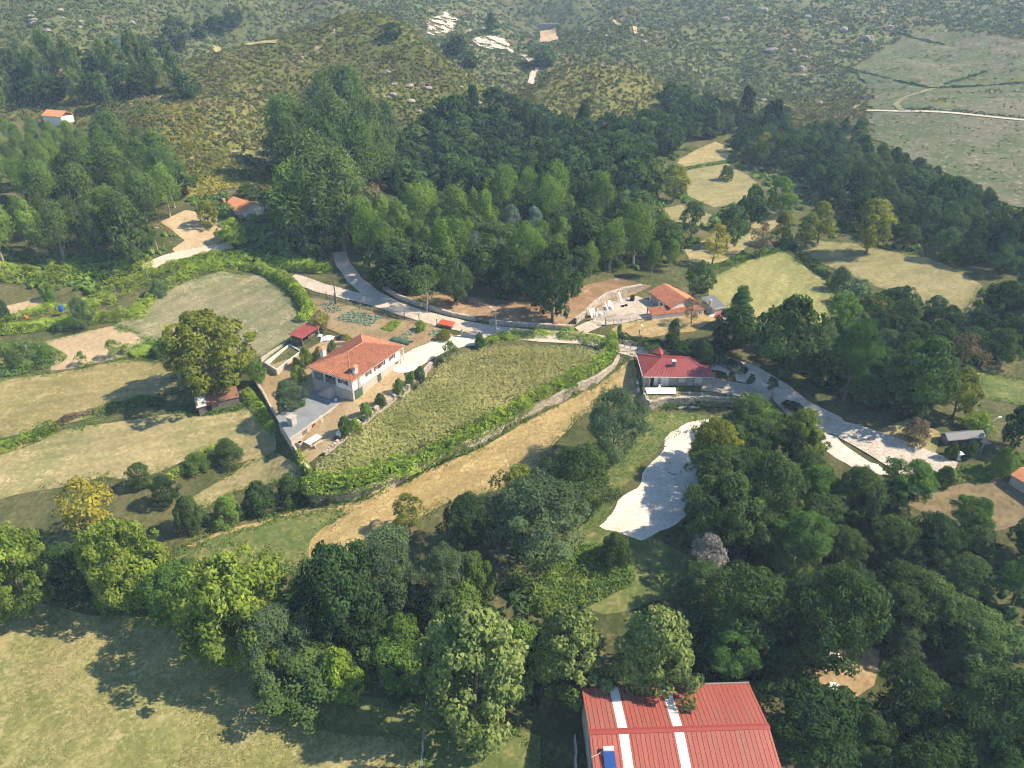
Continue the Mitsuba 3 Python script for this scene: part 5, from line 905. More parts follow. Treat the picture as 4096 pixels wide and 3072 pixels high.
for f in ([(0, 0, 22.9), (9.7, 0, 22.9), (9.7, 3., 24.6), (0, 3., 24.6)], [(9.7, 6., 22.9), (0, 6., 22.9), (0, 3., 24.6), (9.7, 3., 24.6)]):
    rr = part(b_, 'roof', slab(B_.w(f), .14), 'orange_tile'); part(rr, 'tile_rows', ribs(B_.w(f), .4, .32, .09, .5), 'orange_tile', kind='stuff')

# --- kiosk, granary, roadside hut
K_ = Frame(-12.78, 135.6, 155)
k_ = house('garden_kiosk', 'tiny kiosk with bright red tile roof by the garden fence', 'kiosk')
part(k_, 'wall', boxes(K_, [(.35, 3.0, -1.25, -.25, 3.2, 4.75)]), 'old_wood')
f = [(3.4, .1, 4.75), (0, .1, 4.75), (0, -1.6, 5.15), (3.4, -1.6, 5.15)]; rr = part(k_, 'roof', slab(K_.w(f), .08), 'hot_tile'); part(rr, 'tile_rows', ribs(K_.w(f), .28, .24, .07, .4), 'hot_tile', kind='stuff')
N_ = Frame(73.3, 97.6, 8)
n_ = house('granary', 'long narrow stone granary with slate roof beside the road widening', 'granary')
part(n_, 'wall', boxes(N_, [(.2, 6.9, .15, 1.75, 1.2, 2.35)]), 'slate')
for u in (.4, 3.4, 6.4): part(n_, 'stone_leg', boxes(N_, [(u, u + .3, .3, 1.6, .2, 1.2)]), 'granite')
m = Mesh()
for u in np.arange(.35, 6.8, .16): m.add(*N_.box(u, u + .1, .10, .15, 1.3, 2.3))
part(n_, 'slats', m.out(), 'old_wood', kind='stuff')
for i, f in enumerate(([(0, -.25, 2.35), (7.1, -.25, 2.35), (7.1, .95, 3.05), (0, .95, 3.05)], [(7.1, 2.15, 2.35), (0, 2.15, 2.35), (0, .95, 3.05), (7.1, .95, 3.05)])):
    rr = part(n_, 'roof', slab(N_.w(f), .08), 'slate'); part(rr, 'slate_rows', ribs(N_.w(f), .35, .3, .03, .3), 'slate', kind='stuff')
part(n_, 'stone_canopy', boxes(N_, [(6.2, 7.6, -1.2, -.2, 1.55, 1.7), (6.3, 6.5, -1.1, -.9, .3, 1.55), (7.3, 7.5, -1.1, -.9, .3, 1.55)]), 'granite')
C_ = Frame(*(73.72,94.21), 8); zc = float(height(*C_.o))
c_ = thing('stone_lantern', 'white stone garden lantern with a little pitched roof in front of the granary', 'lantern')
part(c_, 'base', boxes(C_, [(-.35, .35, -.35, .35, zc - .1, zc + .2)]), 'bright_white'); part(c_, 'shaft', boxes(C_, [(-.18, .18, -.18, .18, zc + .2, zc + .9)]), 'bright_white')
part(c_, 'light_box', boxes(C_, [(-.28, .28, -.28, .28, zc + .9, zc + 1.25)]), 'bright_white'); part(c_, 'cap', (C_.box(-.5, .5, -.5, .5, zc + 1.25, zc + 1.6, .75)), 'bright_white')
E_ = Frame(78.2, 88.2, -62)
e_ = house('roadside_hut', 'small hut with orange tile roof cut by the right edge of the picture', 'hut')
part(e_, 'wall', boxes(E_, [(.2, 7.8, .2, 4.2, -.8, 2.3)]), 'old_concrete')
for f in ([(0, 0, 2.35), (8, 0, 2.35), (8, 2.2, 3.1), (0, 2.2, 3.1)], [(8, 4.4, 2.35), (0, 4.4, 2.35), (0, 2.2, 3.1), (8, 2.2, 3.1)]):
    rr = part(e_, 'roof', slab(E_.w(f), .1), 'orange_tile'); part(rr, 'tile_rows', ribs(E_.w(f), .3, .26, .07, .42), 'orange_tile', kind='stuff')

# --- the near barn
BA = Frame(8.36, 46.56, 2.0)
b = house('barn', 'large barn with red metal panel roof and two white rooflight strips in the foreground', 'barn')
zr, ze, hw = 0.0, -1.15, 6.2
part(b, 'wall', boxes(BA, [(.25, .4, -hw + .2, hw - .2, -8, ze - .05), (19.3, 19.45, -hw + .2, hw - .2, -8, ze - .05), (.4, 19.3, hw - .4, hw - .2, -8, ze - .05), (.4, 19.3, -hw + .2, -hw + .4, -8, ze - .05)]), 'old_concrete')
for u in (.3, 19.3): part(b, 'gable', (BA.w([(u + d, v, z) for d in (0, .1) for v, z in ((-hw + .2, ze - .1), (hw - .2, ze - .1), (0, zr - .1))]), [[0, 1, 2], [3, 5, 4], [0, 3, 4], [0, 4, 1], [1, 4, 5], [1, 5, 2], [2, 5, 3], [2, 3, 0]]), 'old_concrete')
deck = Mesh()
for f in ([(0, -hw, ze), (19.75, -hw, ze), (19.75, 0, zr), (0, 0, zr)], [(19.75, hw, ze), (0, hw, ze), (0, 0, zr), (19.75, 0, zr)]): deck.add(*slab(BA.w(f) - [0, 0, .06], .12))
br = part(b, 'roof', deck.out(), 'barn_sheet')
edges = list(np.linspace(0, 3.2, 4)) + [4.25] + list(np.linspace(4.25, 9.25, 6))[1:] + [10.3] + list(np.linspace(10.3, 19.75, 10))[1:]
for side in (-1, 1):
    for a, c in zip(edges[:-1], edges[1:]):
        lite = abs(a - 3.2) < .01 or abs(a - 9.25) < .01
        f = [(a + .01, side * hw, ze), (c - .01, side * hw, ze), (c - .01, side * .12, zr - .02), (a + .01, side * .12, zr - .02)]
        pn = part(br, 'rooflight' if lite else 'panel', slab(BA.w(f if side < 0 else [f[1], f[0], f[3], f[2]]) + [0, 0, .0], .055), 'translucent_sheet' if lite else 'barn_sheet', label='white translucent rooflight' if lite else None)
        
for side in (-1, 1):
    m = Mesh()
    for a, c in zip(edges[:-1], edges[1:]):
        if abs(a - 3.2) < .01 or abs(a - 9.25) < .01: continue
        n = max(2, round((c - a) / .5))
        for u in a + (np.arange(n) + .5) * (c - a) / n:
            P = [(u - .035, side * hw, ze - .01), (u - .02, side * hw, ze + .025), (u + .02, side * hw, ze + .025), (u + .035, side * hw, ze - .01), (u - .035, side * .16, zr - .035), (u - .02, side * .16, zr), (u + .02, side * .16, zr), (u + .035, side * .16, zr - .035)]
            m.add(BA.w(P), [[0, 1, 5, 4], [1, 2, 6, 5], [2, 3, 7, 6]] if side < 0 else [[0, 4, 5, 1], [1, 5, 6, 2], [2, 6, 7, 3]])
    part(br, 'standing_seams', m.out(), 'barn_seam', kind='stuff')
m = Mesh()
for side in (-1, 1): m.add(*slab(BA.w([(-.05, side * .34, zr - .0), (19.8, side * .34, zr - .0), (19.8, 0, zr + .1), (-.05, 0, zr + .1)][::1 if side < 0 else -1]), .03))
part(br, 'ridge_flashing', m.out(), 'ridge_red'); part(br, 'gutter', boxes(BA, [(10.4, 19.8, hw + .02, hw + .2, ze - .2, ze)]), 'slate')
part(br, 'verge', boxes(BA, [(-.08, .0, -hw, -.01, ze - .3, ze - .1)]), 'slate')
sw = thing('solar_water_heater', 'solar water heater with white tank and blue collector on the barn roof', 'water heater')
sl = (zr - ze) / hw; zz = lambda v, d: zr + v * sl + d
tk = tube(BA.w([(1.25, -2.0, zz(-2.0, .42)), (2.35, -2.0, zz(-2.0, .42))]), .27, 14); part(sw, 'tank', tk, 'bright_white', 40)
co = part(sw, 'collector', slab(BA.w([(1.2, -4.6, zz(-4.6, .14)), (2.4, -4.6, zz(-4.6, .14)), (2.4, -2.3, zz(-2.3, .45)), (1.2, -2.3, zz(-2.3, .45))]), .06), 'solar_blue')
part(co, 'frame', boxes(BA, [(1.14, 1.2, -4.6, -2.3, zz(-4.6, -.02), zz(-4.6, .02))]), 'galvanised')
for u in (1.3, 2.3): part(sw, 'strut', tube(BA.w([(u, -1.9, zz(-1.9, .2)), (u, -1.7, zz(-1.7, 0.))]), .03), 'galvanised')
part(sw, 'pipe', tube(BA.w([(1.2, -2.1, zz(-2.1, .3)), (.6, -2.4, zz(-2.4, .15)), (-.1, -2.6, zz(-2.6, .1))]), .04), 'galvanised')
for i, (v, z0, sz) in enumerate(((1.2, -7.2, 1.6), (-1.5, -7.2, 1.9))):
    solo('leaning_sheet', boxes(BA, [(-1.0 - .25 * i, -.85 - .25 * i, v, v + 2.2, z0, z0 + sz)]), 'galvanised', ['pale sheet leaning against the left barn wall', 'longer pale sheet leaning against the left barn wall near the bottom edge'][i], 'sheet')

# ---------------------------------------------------------------- walls, fences, vines, crops
_rs = np.random.default_rng(21)
for i in range(4):
    b = trimesh.creation.box((1, 1, 1)); b = b.subdivide() if i == 3 else b
    v = np.array(b.vertices) * (1 + _rs.uniform(-.16, .12, b.vertices.shape)); scene[f'stone_form_{i}'] = {'type': 'shapegroup', 'stone': mikit.ply((v, np.array(b.faces)), 'wall_stone')}
def stone_wall(name, label, line, lo, hi, side=1, th=.5, size=(.55, .34), most=300, skip=0., category='wall'):
    """A dry stone wall along a line; lo, hi = functions (x, y) -> height of foot and top; stones stand proud on the given side (+1 = left)."""
    rng = np.random.default_rng(len(scene)); ls = LineString(line).segmentize(1.6); p = np.array(ls.coords)
    k = thing(name, label, category); core = Mesh()
    for a, b in zip(p[:-1], p[1:]):
        d = (b - a) / np.linalg.norm(b - a); n = np.array([-d[1], d[0]]) * th / 2
        q = [a + n, a - n, b - n, b + n]; core.add(*prism(q, [lo(*c) - .4 for c in (a, a, b, b)], [hi(*c) - .04 for c in (a, a, b, b)]))
    part(k, 'core', core.out(), 'dark_mortar')
    S, n_s = [], int(ls.length / size[0])
    for i in range(n_s):
        s = (i + .5) * size[0]; c = np.array(ls.interpolate(s).coords[0]); e = np.array(ls.interpolate(min(s + .1, ls.length)).coords[0]) - np.array(ls.interpolate(max(s - .1, 0)).coords[0])
        ang = math.atan2(e[1], e[0]); nrm = np.array([-math.sin(ang), math.cos(ang)]) * side; z0, z1 = lo(*(c + nrm * .8)), hi(*c)
        for r, z in enumerate(np.arange(z0 + size[1] / 2, z1 + .02, size[1])):
            if rng.random() < skip: continue
            o = c + np.array([math.cos(ang), math.sin(ang)]) * size[0] * (.5 * (r % 2) + rng.uniform(-.1, .1)) + nrm * (th / 2 - .06)
            S.append(T4().translate([float(o[0]), float(o[1]), float(z)]).rotate([0, 0, 1], math.degrees(ang) + rng.uniform(-7, 7)).scale([size[0] * rng.uniform(.78, 1.02), .34 * rng.uniform(.8, 1.2), size[1] * rng.uniform(.75, .98)]))
        o = c; S.append(T4().translate([float(o[0]), float(o[1]), float(z1 + .03)]).rotate([0, 0, 1], math.degrees(ang) + rng.uniform(-5, 5)).scale([size[0] * rng.uniform(.85, 1.05), th * rng.uniform(.9, 1.15), .22]))
    order = rng.permutation(len(S))
    for j, q in enumerate(order[:most]): scene[key_for(k + '__stone')] = {'type': 'instance', 'shapegroup': {'type': 'ref', 'id': f'stone_form_{j % 4}'}, 'to_world': S[q]}
    if len(S) > most:
        m = Mesh(); bx = trimesh.creation.box((1, 1, 1))
        for q in order[most:]:
            M4 = np.array(S[q].matrix, float); m.add(np.c_[bx.vertices * (1 + rng.uniform(-.12, .1, bx.vertices.shape)), np.ones(8)] @ M4.T[:, :3], bx.faces)
        part(k, 'more_stones', m.out(), 'wall_stone', kind='stuff')
    return k
gh = lambda x, y: float(height(x, y))
plane = lambda i: (lambda x, y, k=LEVELS[i][2]: k[0] * x + k[1] * y + k[2])
def below(i, off):   # ground just outside a terrace
    poly = Polygon(LEVELS[i][1])
    def f(x, y):
        if poly.contains(Point(x, y)): q = poly.exterior.interpolate(poly.exterior.project(Point(x, y))); d = np.array([q.x - x, q.y - y]); d = d / (np.linalg.norm(d) + 1e-9); x, y = q.x + d[0] * off, q.y + d[1] * off
        return float(_base(np.array([[x, y]]))[0])
    return f
maize_edge = LEVELS[0][1][:14]; ccw = Polygon(LEVELS[0][1]).exterior.is_ccw
stone_wall('terrace_wall', 'long dry stone retaining wall under the maize terrace', maize_edge, below(0, .6), lambda x, y: plane(0)(x, y) + .12, side=-1 if ccw else 1)
stone_wall('yard_wall', 'low stone wall between the white house yard and the maize', [(-31.9,97.0),(-30.0,99.2),(-28.0,103.0),(-24.2,108.7),(-19.9,114.6),(-17.8,118.1),(-15.9,123.1)], plane(0), lambda x, y: max(gh(x, y), plane(0)(x, y)) + .45, side=-1, most=160)
stone_wall('house_terrace_wall', 'weedy stone retaining wall below the red roofed stone house', [LEVELS[1][1][i] for i in (2, 3, 4, 5, 6, 7)], below(1, .6), lambda x, y: plane(1)(x, y) + .1, side=-1, most=200)
stone_wall('road_wall', 'curved low stone wall along the road below the wood', [(-31.1,155.7),(-28.9,153.0),(-25.9,149.6),(-22.7,147.5),(-18.2,144.5),(-12.8,141.5),(-7.7,139.7)], gh, lambda x, y: gh(x, y) + .85, side=-1, most=160)
stone_wall('road_wall', 'short dark stone wall behind the vine pergola', [(-5.0,138.5),(-0.6,137.7),(6.4,136.9),(13.1,136.2)], gh, lambda x, y: gh(x, y) + .8, side=-1, most=100)
stone_wall('courtyard_wall', 'rough stone wall round the left side of the courtyard', [(13.6,138.0),(15.8,141.0),(18.6,145.6),(21.7,149.8),(25.9,153.1),(30.5,155.3)], gh, lambda x, y: gh(x, y) + 1.3, side=-1, most=160)
stone_wall('field_wall', 'tall grey boundary wall between the straw field and the yard', [(-51.0,120.4),(-47.3,115.1),(-43.8,109.4),(-38.1,100.1),(-33.4,92.6)], lambda x, y: gh(x, y) - 1.2, lambda x, y: gh(x, y) + 1.0, side=1, most=120, size=(.7, .45), th=.35)
def post_line(name, label, pts, h, r, mat, wires=2, wmat='galvanised', category='fence', base=0., square=True):
    k = thing(name, label, category); tops = []
    for x, y in pts:
        z = gh(x, y) + base; part(k, 'post', boxes(Frame(x, y, 20), [(-r, r, -r, r, z - .2, z + h)]), mat); tops.append((x, y, z))
    for w in range(wires):
        for a, b in zip(tops[:-1], tops[1:]): part(k, 'wire', tube([np.add(a, (0, 0, h * (.95 - .4 * w))), np.add(b, (0, 0, h * (.95 - .4 * w)))], .018, 4), wmat)
    return k
post_line('garden_fence', 'garden fence of dark posts and wires along the lane', [(-47.2,152.3),(-42.6,150.1),(-37.5,147.3),(-34.2,145.2),(-30.5,143.3),(-27.3,141.8),(-23.4,140.0),(-20.1,138.8),(-16.1,137.0)], 2.0, .07, 'post_wood', 3)
post_line('terrace_fence', 'row of short grey stone posts along the terrace in front of the stone house', [(27.24,113.29),(29.22,113.62),(31.15,114.11),(33.68,114.44),(36.02,114.28),(40.85,113.95),(43.44,113.78),(45.84,113.62),(48.68,113.45)], 1.0, .11, 'fence_concrete', 1)
post_line('courtyard_fence', 'wire fence on thin posts in front of the courtyard', [(20.1,137.2),(21.8,137.5),(23.5,137.8),(25.2,138.1),(26.9,138.2),(28.6,138.3),(30.3,138.9)], 1.5, .05, 'metal_grey', 3)
post_line('field_fence', 'line of tall pale posts with wire crossing the meadow at the bottom', [(-10.4,54.6),(-10.4,51.6),(-10.3,48.6),(-10.2,45.2)], 2.1, .06, 'galvanised', 3)
post_line('trellis', 'grey posts with wire at the top of the stubble strip by the road', [(22.2,130.7),(23.3,130.2),(24.5,129.7)], 1.2, .06, 'metal_grey', 3)
rw = thing('roadside_wall', 'low white wall with mesh railing along the right side of the concrete terrace', 'wall')
P = [(40.04,124.45),(43.55,121.85),(47.01,119.50),(50.04,117.05)]; part(rw, 'wall', prism(strip_poly(P, .25), -.3, 1.3), 'white_render')
part(rw, 'rail', tube([(*q, 2.0) for q in P], .035, 5), 'galvanised')
for q in np.array(LineString(P).segmentize(1.8).coords): part(rw, 'post', tube([(*q, 1.25), (*q, 2.0)], .03, 5), 'galvanised')
for z in (1.5, 1.75): part(rw, 'wire', tube([(*q, z) for q in P], .015, 4), 'galvanised')
P = [(50.40,117.88),(48.73,112.83)]; gt = thing('terrace_gate', 'rusty brown gate closing the end of the concrete terrace', 'gate')
for t_ in np.linspace(0, 1, 9): q = np.array(P[0]) * (1 - t_) + np.array(P[1]) * t_; part(gt, 'bar', tube([(*q, .6), (*q, 1.8)], .035, 5), 'rust_sheet')
for z in (.75, 1.75): part(gt, 'rail', tube([(*P[0], z), (*P[1], z)], .035, 5), 'rust_sheet')
# the garden gate
ga, gb = np.array((-10.42,133.09)), np.array((-6.89,132.29)); gt = thing('garden_gate', 'dark metal driveway gate with barred arched top', 'gate'); d = gb - ga; GF = Frame(*ga, math.degrees(math.atan2(d[1], d[0]))); GL = float(np.linalg.norm(d)); z = gh(*ga)
for u in (-.15, GL + .15): part(gt, 'pillar', boxes(GF, [(u - .18, u + .18, -.18, .18, z - .3, z + 1.75)]), 'metal_grey')
part(gt, 'panel', boxes(GF, [(.05, GL - .05, -.03, .03, z + .1, z + .85)]), 'slate')
part(gt, 'bars', boxes(GF, [(u, u + .04, -.02, .02, z + .85, z + 1.25 + .35 * math.sin(math.pi * u / GL)) for u in np.arange(.1, GL - .1, .17)]), 'metal_grey', kind='stuff')
part(gt, 'top_rail', tube([GF.w(np.array([u, 0, z + 1.25 + .35 * math.sin(math.pi * u / GL)])) for u in np.linspace(.05, GL - .05, 12)], .04, 5), 'metal_grey')
gt = thing('side_gate', 'narrow barred side gate between driveway gate and vines', 'gate')
part(gt, 'bars', boxes(GF, [(GL + .4 + u, GL + .44 + u, -.02, .02, z + .2, z + 1.35) for u in np.arange(0, 1.6, .15)]), 'metal_grey', kind='stuff')
for q in (.25, 1.3): part(gt, 'rail', boxes(GF, [(GL + .35, GL + 2.1, -.03, .03, z + q, z + q + .06)]), 'metal_grey')
gt = thing('courtyard_gate', 'galvanised barred gate at the courtyard entrance', 'gate'); a_, b_ = np.array((17.61,139.38)), np.array((20.11,137.37)); d = b_ - a_; CF = Frame(*a_, math.degrees(math.atan2(d[1], d[0]))); CL = float(np.linalg.norm(d)); z = gh(*a_)
for u in (0, CL): part(gt, 'post', boxes(CF, [(u - .1, u + .1, -.1, .1, z - .3, z + 1.7)]), 'old_concrete')
part(gt, 'bars', boxes(CF, [(u, u + .03, -.02, .02, z + .15, z + 1.35) for u in np.arange(.2, CL - .1, .2)]), 'galvanised', kind='stuff'); part(gt, 'rail', boxes(CF, [(.1, CL - .1, -.025, .025, z + 1.3, z + 1.36)]), 'galvanised')

def foliage(line, width, h, leafmat, per=45, size=.36, z=None, seed=0, skirt=.25, lump=.8):
    """Leaves of a vine row or hedge: a lumpy band along a line."""
    rng = np.random.default_rng(seed + len(scene)); ls = LineString(line); g = ls.buffer(width / 2); n = int(g.area * per); x0, y0, x1, y1 = g.bounds
    P = np.c_[rng.uniform(x0, x1, n * 6), rng.uniform(y0, y1, n * 6)]; P = P[shapely.contains_xy(g, P[:, 0], P[:, 1])][:n]; n = len(P)
    L = meshkit.fbm(np.c_[P / 1.5, np.zeros(n)], 3, seed + 3); e = np.array([g.exterior.distance(Point(q)) for q in P]) / (width / 2)
    L2 = meshkit.fbm(np.c_[P / .6, np.ones(n) * 3], 2, seed + 9); L3 = meshkit.fbm(np.c_[P / 2.8, np.ones(n) * 7], 3, seed + 21); top = h * np.clip(.05 + lump * (.45 * L + .5 * L2) + 1.0 * (L3 - .2), .12, 1.35) * np.clip(e * 1.8 + .25, .2, 1); u = rng.random(n); zz = top * np.where(u < 1 - skirt, 1 - .18 * rng.random(n), rng.random(n))
    ok = L3 + .25 * rng.random(n) > .40; P, L, L2, L3, e, top, u, zz = (q[ok] for q in (P, L, L2, L3, e, top, u, zz)); n = len(P)
    z0 = height(P[:, 0], P[:, 1]) if z is None else np.array([z(*q) for q in P])
    gx = meshkit.fbm(np.c_[(P + [.4, 0]) / 1.5, np.zeros(n)], 3, seed + 3) - L; gy = meshkit.fbm(np.c_[(P + [0, .4]) / 1.5, np.zeros(n)], 3, seed + 3) - L
    N = np.c_[-gx * 6, -gy * 6, np.ones(n)] + rng.normal(size=(n, 3)) * .55
    tone = np.clip(meshkit.fbm(np.c_[P / 1.1, np.ones(n) * 5], 2, seed) * 1.9 - .45, 0, 1)
    return kites(np.c_[P, z0 + zz], N, size, rng, 1., .8, np.c_[rng.random(n), tone])
def vine(name, label, line, width, h, leafmat='vine_leaf', category='grapevine', post=True, **kw):
    k = thing(name, label, category); V, F, U = foliage(line, width, h, leafmat, **kw); part(k, 'foliage', (V, F), leafmat, uv=U)
    if post:
        zf = kw.get('z') or gh
        for q in np.array(LineString(line).segmentize(4.5).coords): part(k, 'post', boxes(Frame(q[0], q[1], 10), [(-.06, .06, -.06, .06, zf(*q) - .2, zf(*q) + h * .75)]), 'fence_concrete')
    return k
pz = plane(0)
vine('pergola_vine', 'bright grapevine pergola along the road side of the maize', [(-5.2,131.5),(-1.6,133.1),(5.3,134.1),(12.1,133.5),(17.8,131.8),(20.7,129.4)], 3.2, 2.2, z=pz, seed=1)
vine('pergola_vine', 'grapevines lining the right hand edge of the maize terrace', [np.array(q) * 1 for q in [(21.14,132.56),(19.21,125.97),(14.25,120.94),(8.33,116.02),(2.05,110.44)]], 3.0, 2.4, z=pz, seed=2)
vine('pergola_vine', 'grapevines lining the lower middle edge of the maize terrace', [(2.06,110.43),(-3.41,105.84),(-8.14,101.23),(-12.61,97.17),(-17.24,93.58)], 3.8, 2.5, z=pz, seed=3)
vine('pergola_vine', 'broad bright grapevines at the lower left end of the maize terrace', [(-18.89,94.00),(-23.06,91.41),(-27.66,89.98),(-31.64,89.51)], 5.0, 2.5, z=pz, seed=4)
vine('wall_vine', 'yellow green vine hanging over the yard wall near the stone table', [(-36.45,97.46),(-34.79,94.62),(-33.18,92.14)], 1.4, 1.7, seed=5)
vine('field_vine', 'long vine hedge curving round the top of the rounded mown field', [(-87.2,148.6),(-85.0,157.5),(-82.3,161.0),(-77.3,166.5),(-69.8,170.3),(-63.8,169.7),(-56.6,163.4),(-50.2,154.1),(-45.8,146.0),(-46.4,142.8)], 3.2, 2.2, seed=6, per=55)
vine('field_vine', 'upper vine terrace running beside the farm track', [(-99.8,152.2),(-94.8,156.9),(-88.5,161.3),(-82.1,165.5),(-76.4,170.3),(-69.7,172.8)], 4.2, 2.0, seed=7, per=45, size=.34)
vine('field_vine', 'dense vines along the upper edge of the bare plot', [(-114.4,139.5),(-108.0,140.8),(-102.7,142.6),(-97.6,144.3),(-91.4,146.1),(-85.9,148.2)], 4.4, 2.1, seed=8, per=45, size=.34)
vine('field_vine', 'vine row in front of the pale dirt path, far left', [(-117.0,142.2),(-111.3,144.7),(-106.0,148.5),(-99.4,150.0),(-94.2,152.8)], 3.2, 2.0, seed=9, per=45, size=.34)
vine('field_vine', 'thick vine patch at the left edge below the bare plot', [(-111.4,131.0),(-105.4,132.4),(-99.2,131.7),(-94.8,128.9),(-100.5,125.4),(-108.0,125.3)], 4.5, 2.2, 'bramble_leaf', seed=10, per=45, size=.34)
vine('field_hedge', 'vine hedge at the left end between the two long fields', [(-92.3,99.4),(-88.1,101.9),(-85.1,104.0),(-83.9,106.3)], 3.0, 1.9, 'vine_leaf', 'hedge', False, seed=11)
vine('field_hedge', 'dry grey bramble hedge between the two long fields', [(-83.9,106.3),(-82.2,109.7),(-78.7,111.3),(-74.6,112.0)], 1.6, 1.0, 'dry_leaf', 'hedge', False, seed=12)
vine('field_hedge', 'green bramble hedge between the two long fields near the wooden shed', [(-77.6,111.7),(-74.3,113.1),(-71.4,114.8),(-67.7,114.2)], 2.6, 1.5, 'bramble_leaf', 'hedge', False, seed=13)
vine('field_hedge', 'vine along the hedge below the straw field', [(-59.3,93.0),(-56.9,96.6),(-54.4,100.8),(-51.7,102.6)], 2.2, 1.6, 'vine_leaf', 'hedge', False, seed=14)
vine('field_hedge', 'hedge of brambles between walnut tree and bare plot', [(-81.2,131.6),(-77.5,133.5),(-72.9,134.3),(-68.6,131.0)], 2.4, 1.9, 'bramble_leaf', 'hedge', False, seed=15)
vine('field_hedge', 'brambles along the yard wall beside the wooden shed', [(-50.9,116.1),(-47.6,112.2),(-44.0,106.7)], 2.4, 1.6, 'vine_leaf', 'hedge', False, seed=16)
vine('wall_weeds', 'weeds growing along the foot of the long terrace wall', [(-30.9,88.1),(-23.7,89.6),(-18.2,93.1),(-11.6,97.3),(-5.4,102.5),(1.2,108.2),(8.3,113.5)], 1.3, .9, 'bramble_leaf', 'weeds', False, seed=17)
vine('wall_weeds', 'brambles hanging over the retaining wall below the stone house', [(28.0,113.4),(33.0,114.1),(40.0,113.8),(46.3,111.8),(48.5,111.3)], 1.3, 1.5, 'bramble_leaf', 'weeds', False, seed=18, z=below(1, .8))
vine('wall_weeds', 'weeds at the foot of the wooden shed', [(-59.1,111.2),(-56.2,111.5),(-52.1,112.5),(-50.6,113.4)], 1.3, .7, 'bramble_leaf', 'weeds', False, seed=19)
vine('field_boundary', 'narrow dark hedge dividing the two right hand hay fields', [(77.2,186.7),(77.5,179.0),(78.6,171.7),(79.8,166.9)], 2.2, 1.6, 'dark_leaf', 'hedge', False, seed=20, size=.4, per=40)
vine('field_boundary', 'bushy row along the upper edge of the olive hay field', [(44.9,171.1),(51.4,170.8),(60.4,177.7),(69.3,182.6),(75.6,186.7)], 2.2, 1.4, 'bramble_leaf', 'hedge', False, seed=21, size=.45, per=30)
vine('field_boundary', 'thin bushes between the two upper tan fields', [(61.2,257.5),(69.9,262.9),(80.1,268.2)], 1.8, 1.2, 'bramble_leaf', 'hedge', False, seed=22, size=.5, per=25)
vine('roadside_hedge', 'leafy hedge along the road widening, lower right', [(65.2,89.2),(68.6,89.5),(72.6,90.3),(77.9,90.7),(82.6,92.6)], 2.6, 1.9, 'bramble_leaf', 'hedge', False, seed=23)
vine('bank_hedge', 'dark brambles on the bank between village road and dry golden grass', [(23.2,132.4),(28.3,130.7),(34.5,128.4),(40.3,124.7),(45.0,121.2)], 2.6, 1.6, 'dark_leaf', 'hedge', False, seed=24, size=.34, per=50)
vine('creeper', 'green creeper carpet below the white sand lot', [(2.3,73.4),(6.4,76.1),(12.6,76.7),(15.0,73.7),(9.4,70.8),(4.8,69.4)], 5.5, 1.5, 'bramble_leaf', 'creeper', False, seed=25)
vine('slope_brush', 'light green brush on the bank left of the street lamp, far left', [(-123.1,161.5),(-114.3,161.2),(-104.2,161.2),(-95.6,162.5),(-91.8,164.7)], 7.0, 2.4, 'vine_leaf', 'brush', False, seed=26, size=.42, per=26)
vine('slope_brush', 'yellowish brush on the slope above the vines at left', [(-122.9,167.6),(-110.6,167.8),(-97.2,167.0)], 5.5, 2.0, 'bramble_leaf', 'brush', False, seed=27, size=.42, per=26)
vine('lane_bush', 'bright leafy bushes beside the lane below the farmhouse', [(-69.7,172.8),(-62.3,171.5),(-54.4,168.5),(-46.4,164.6)], 4.5, 2.6, 'vine_leaf', 'bushes', False, seed=28, size=.4, per=34)
# maize
rng = np.random.default_rng(31); g = Polygon(LEVELS[0][1]).buffer(-2.2); x0, y0, x1, y1 = g.bounds
d = np.array([math.cos(math.radians(41)), math.sin(math.radians(41))]); e = np.array([-d[1], d[0]])
c0 = np.array([(x0 + x1) / 2, (y0 + y1) / 2]); S = np.array([c0 + d * a * .42 + e * b * .72 for a in range(-130, 131) for b in range(-60, 61)]); S = S + rng.normal(size=S.shape) * .09
S = S[shapely.contains_xy(g, S[:, 0], S[:, 1])]; n = len(S); hgt = rng.uniform(1.5, 2.3, n); gz = np.array([pz(*q) for q in S]); NL = 6
w = np.repeat(np.arange(n), NL); a = rng.random(n * NL) * 6.283; r = rng.uniform(.1, .38, n * NL); zf = np.tile(np.linspace(.35, .98, NL), n)
dry = np.clip(meshkit.fbm(np.c_[S / 7, S[:, :1] * 0], 3, 2) * 1.7 - .35 + (S[:, 1] - c0[1]) * .012, 0, 1)
P = np.c_[S[w] + np.c_[np.cos(a), np.sin(a)] * r[:, None], gz[w] + hgt[w] * zf]; N = np.c_[np.cos(a) * .8, np.sin(a) * .8, np.ones(n * NL) * 1.5] + rng.normal(size=(n * NL, 3)) * .35
V, F, U = kites(P, N, .62, rng, 1., .26, np.c_[rng.random(n * NL), dry[w]], bend=.16)
Pt = np.c_[S, gz + hgt + .12]; V2, F2, U2 = kites(Pt, rng.normal(size=(n, 3)) * [1, 1, .3], .42, rng, 1., .35, np.c_[np.full(n, 1.), np.full(n, 1.)])
solo('maize_crop', (np.vstack([V, V2]), np.vstack([F, F2 + len(V)])), 'maize_leaf', 'ripening maize crop filling the walled terrace', 'maize', kind='stuff', uv=np.vstack([U, U2]))
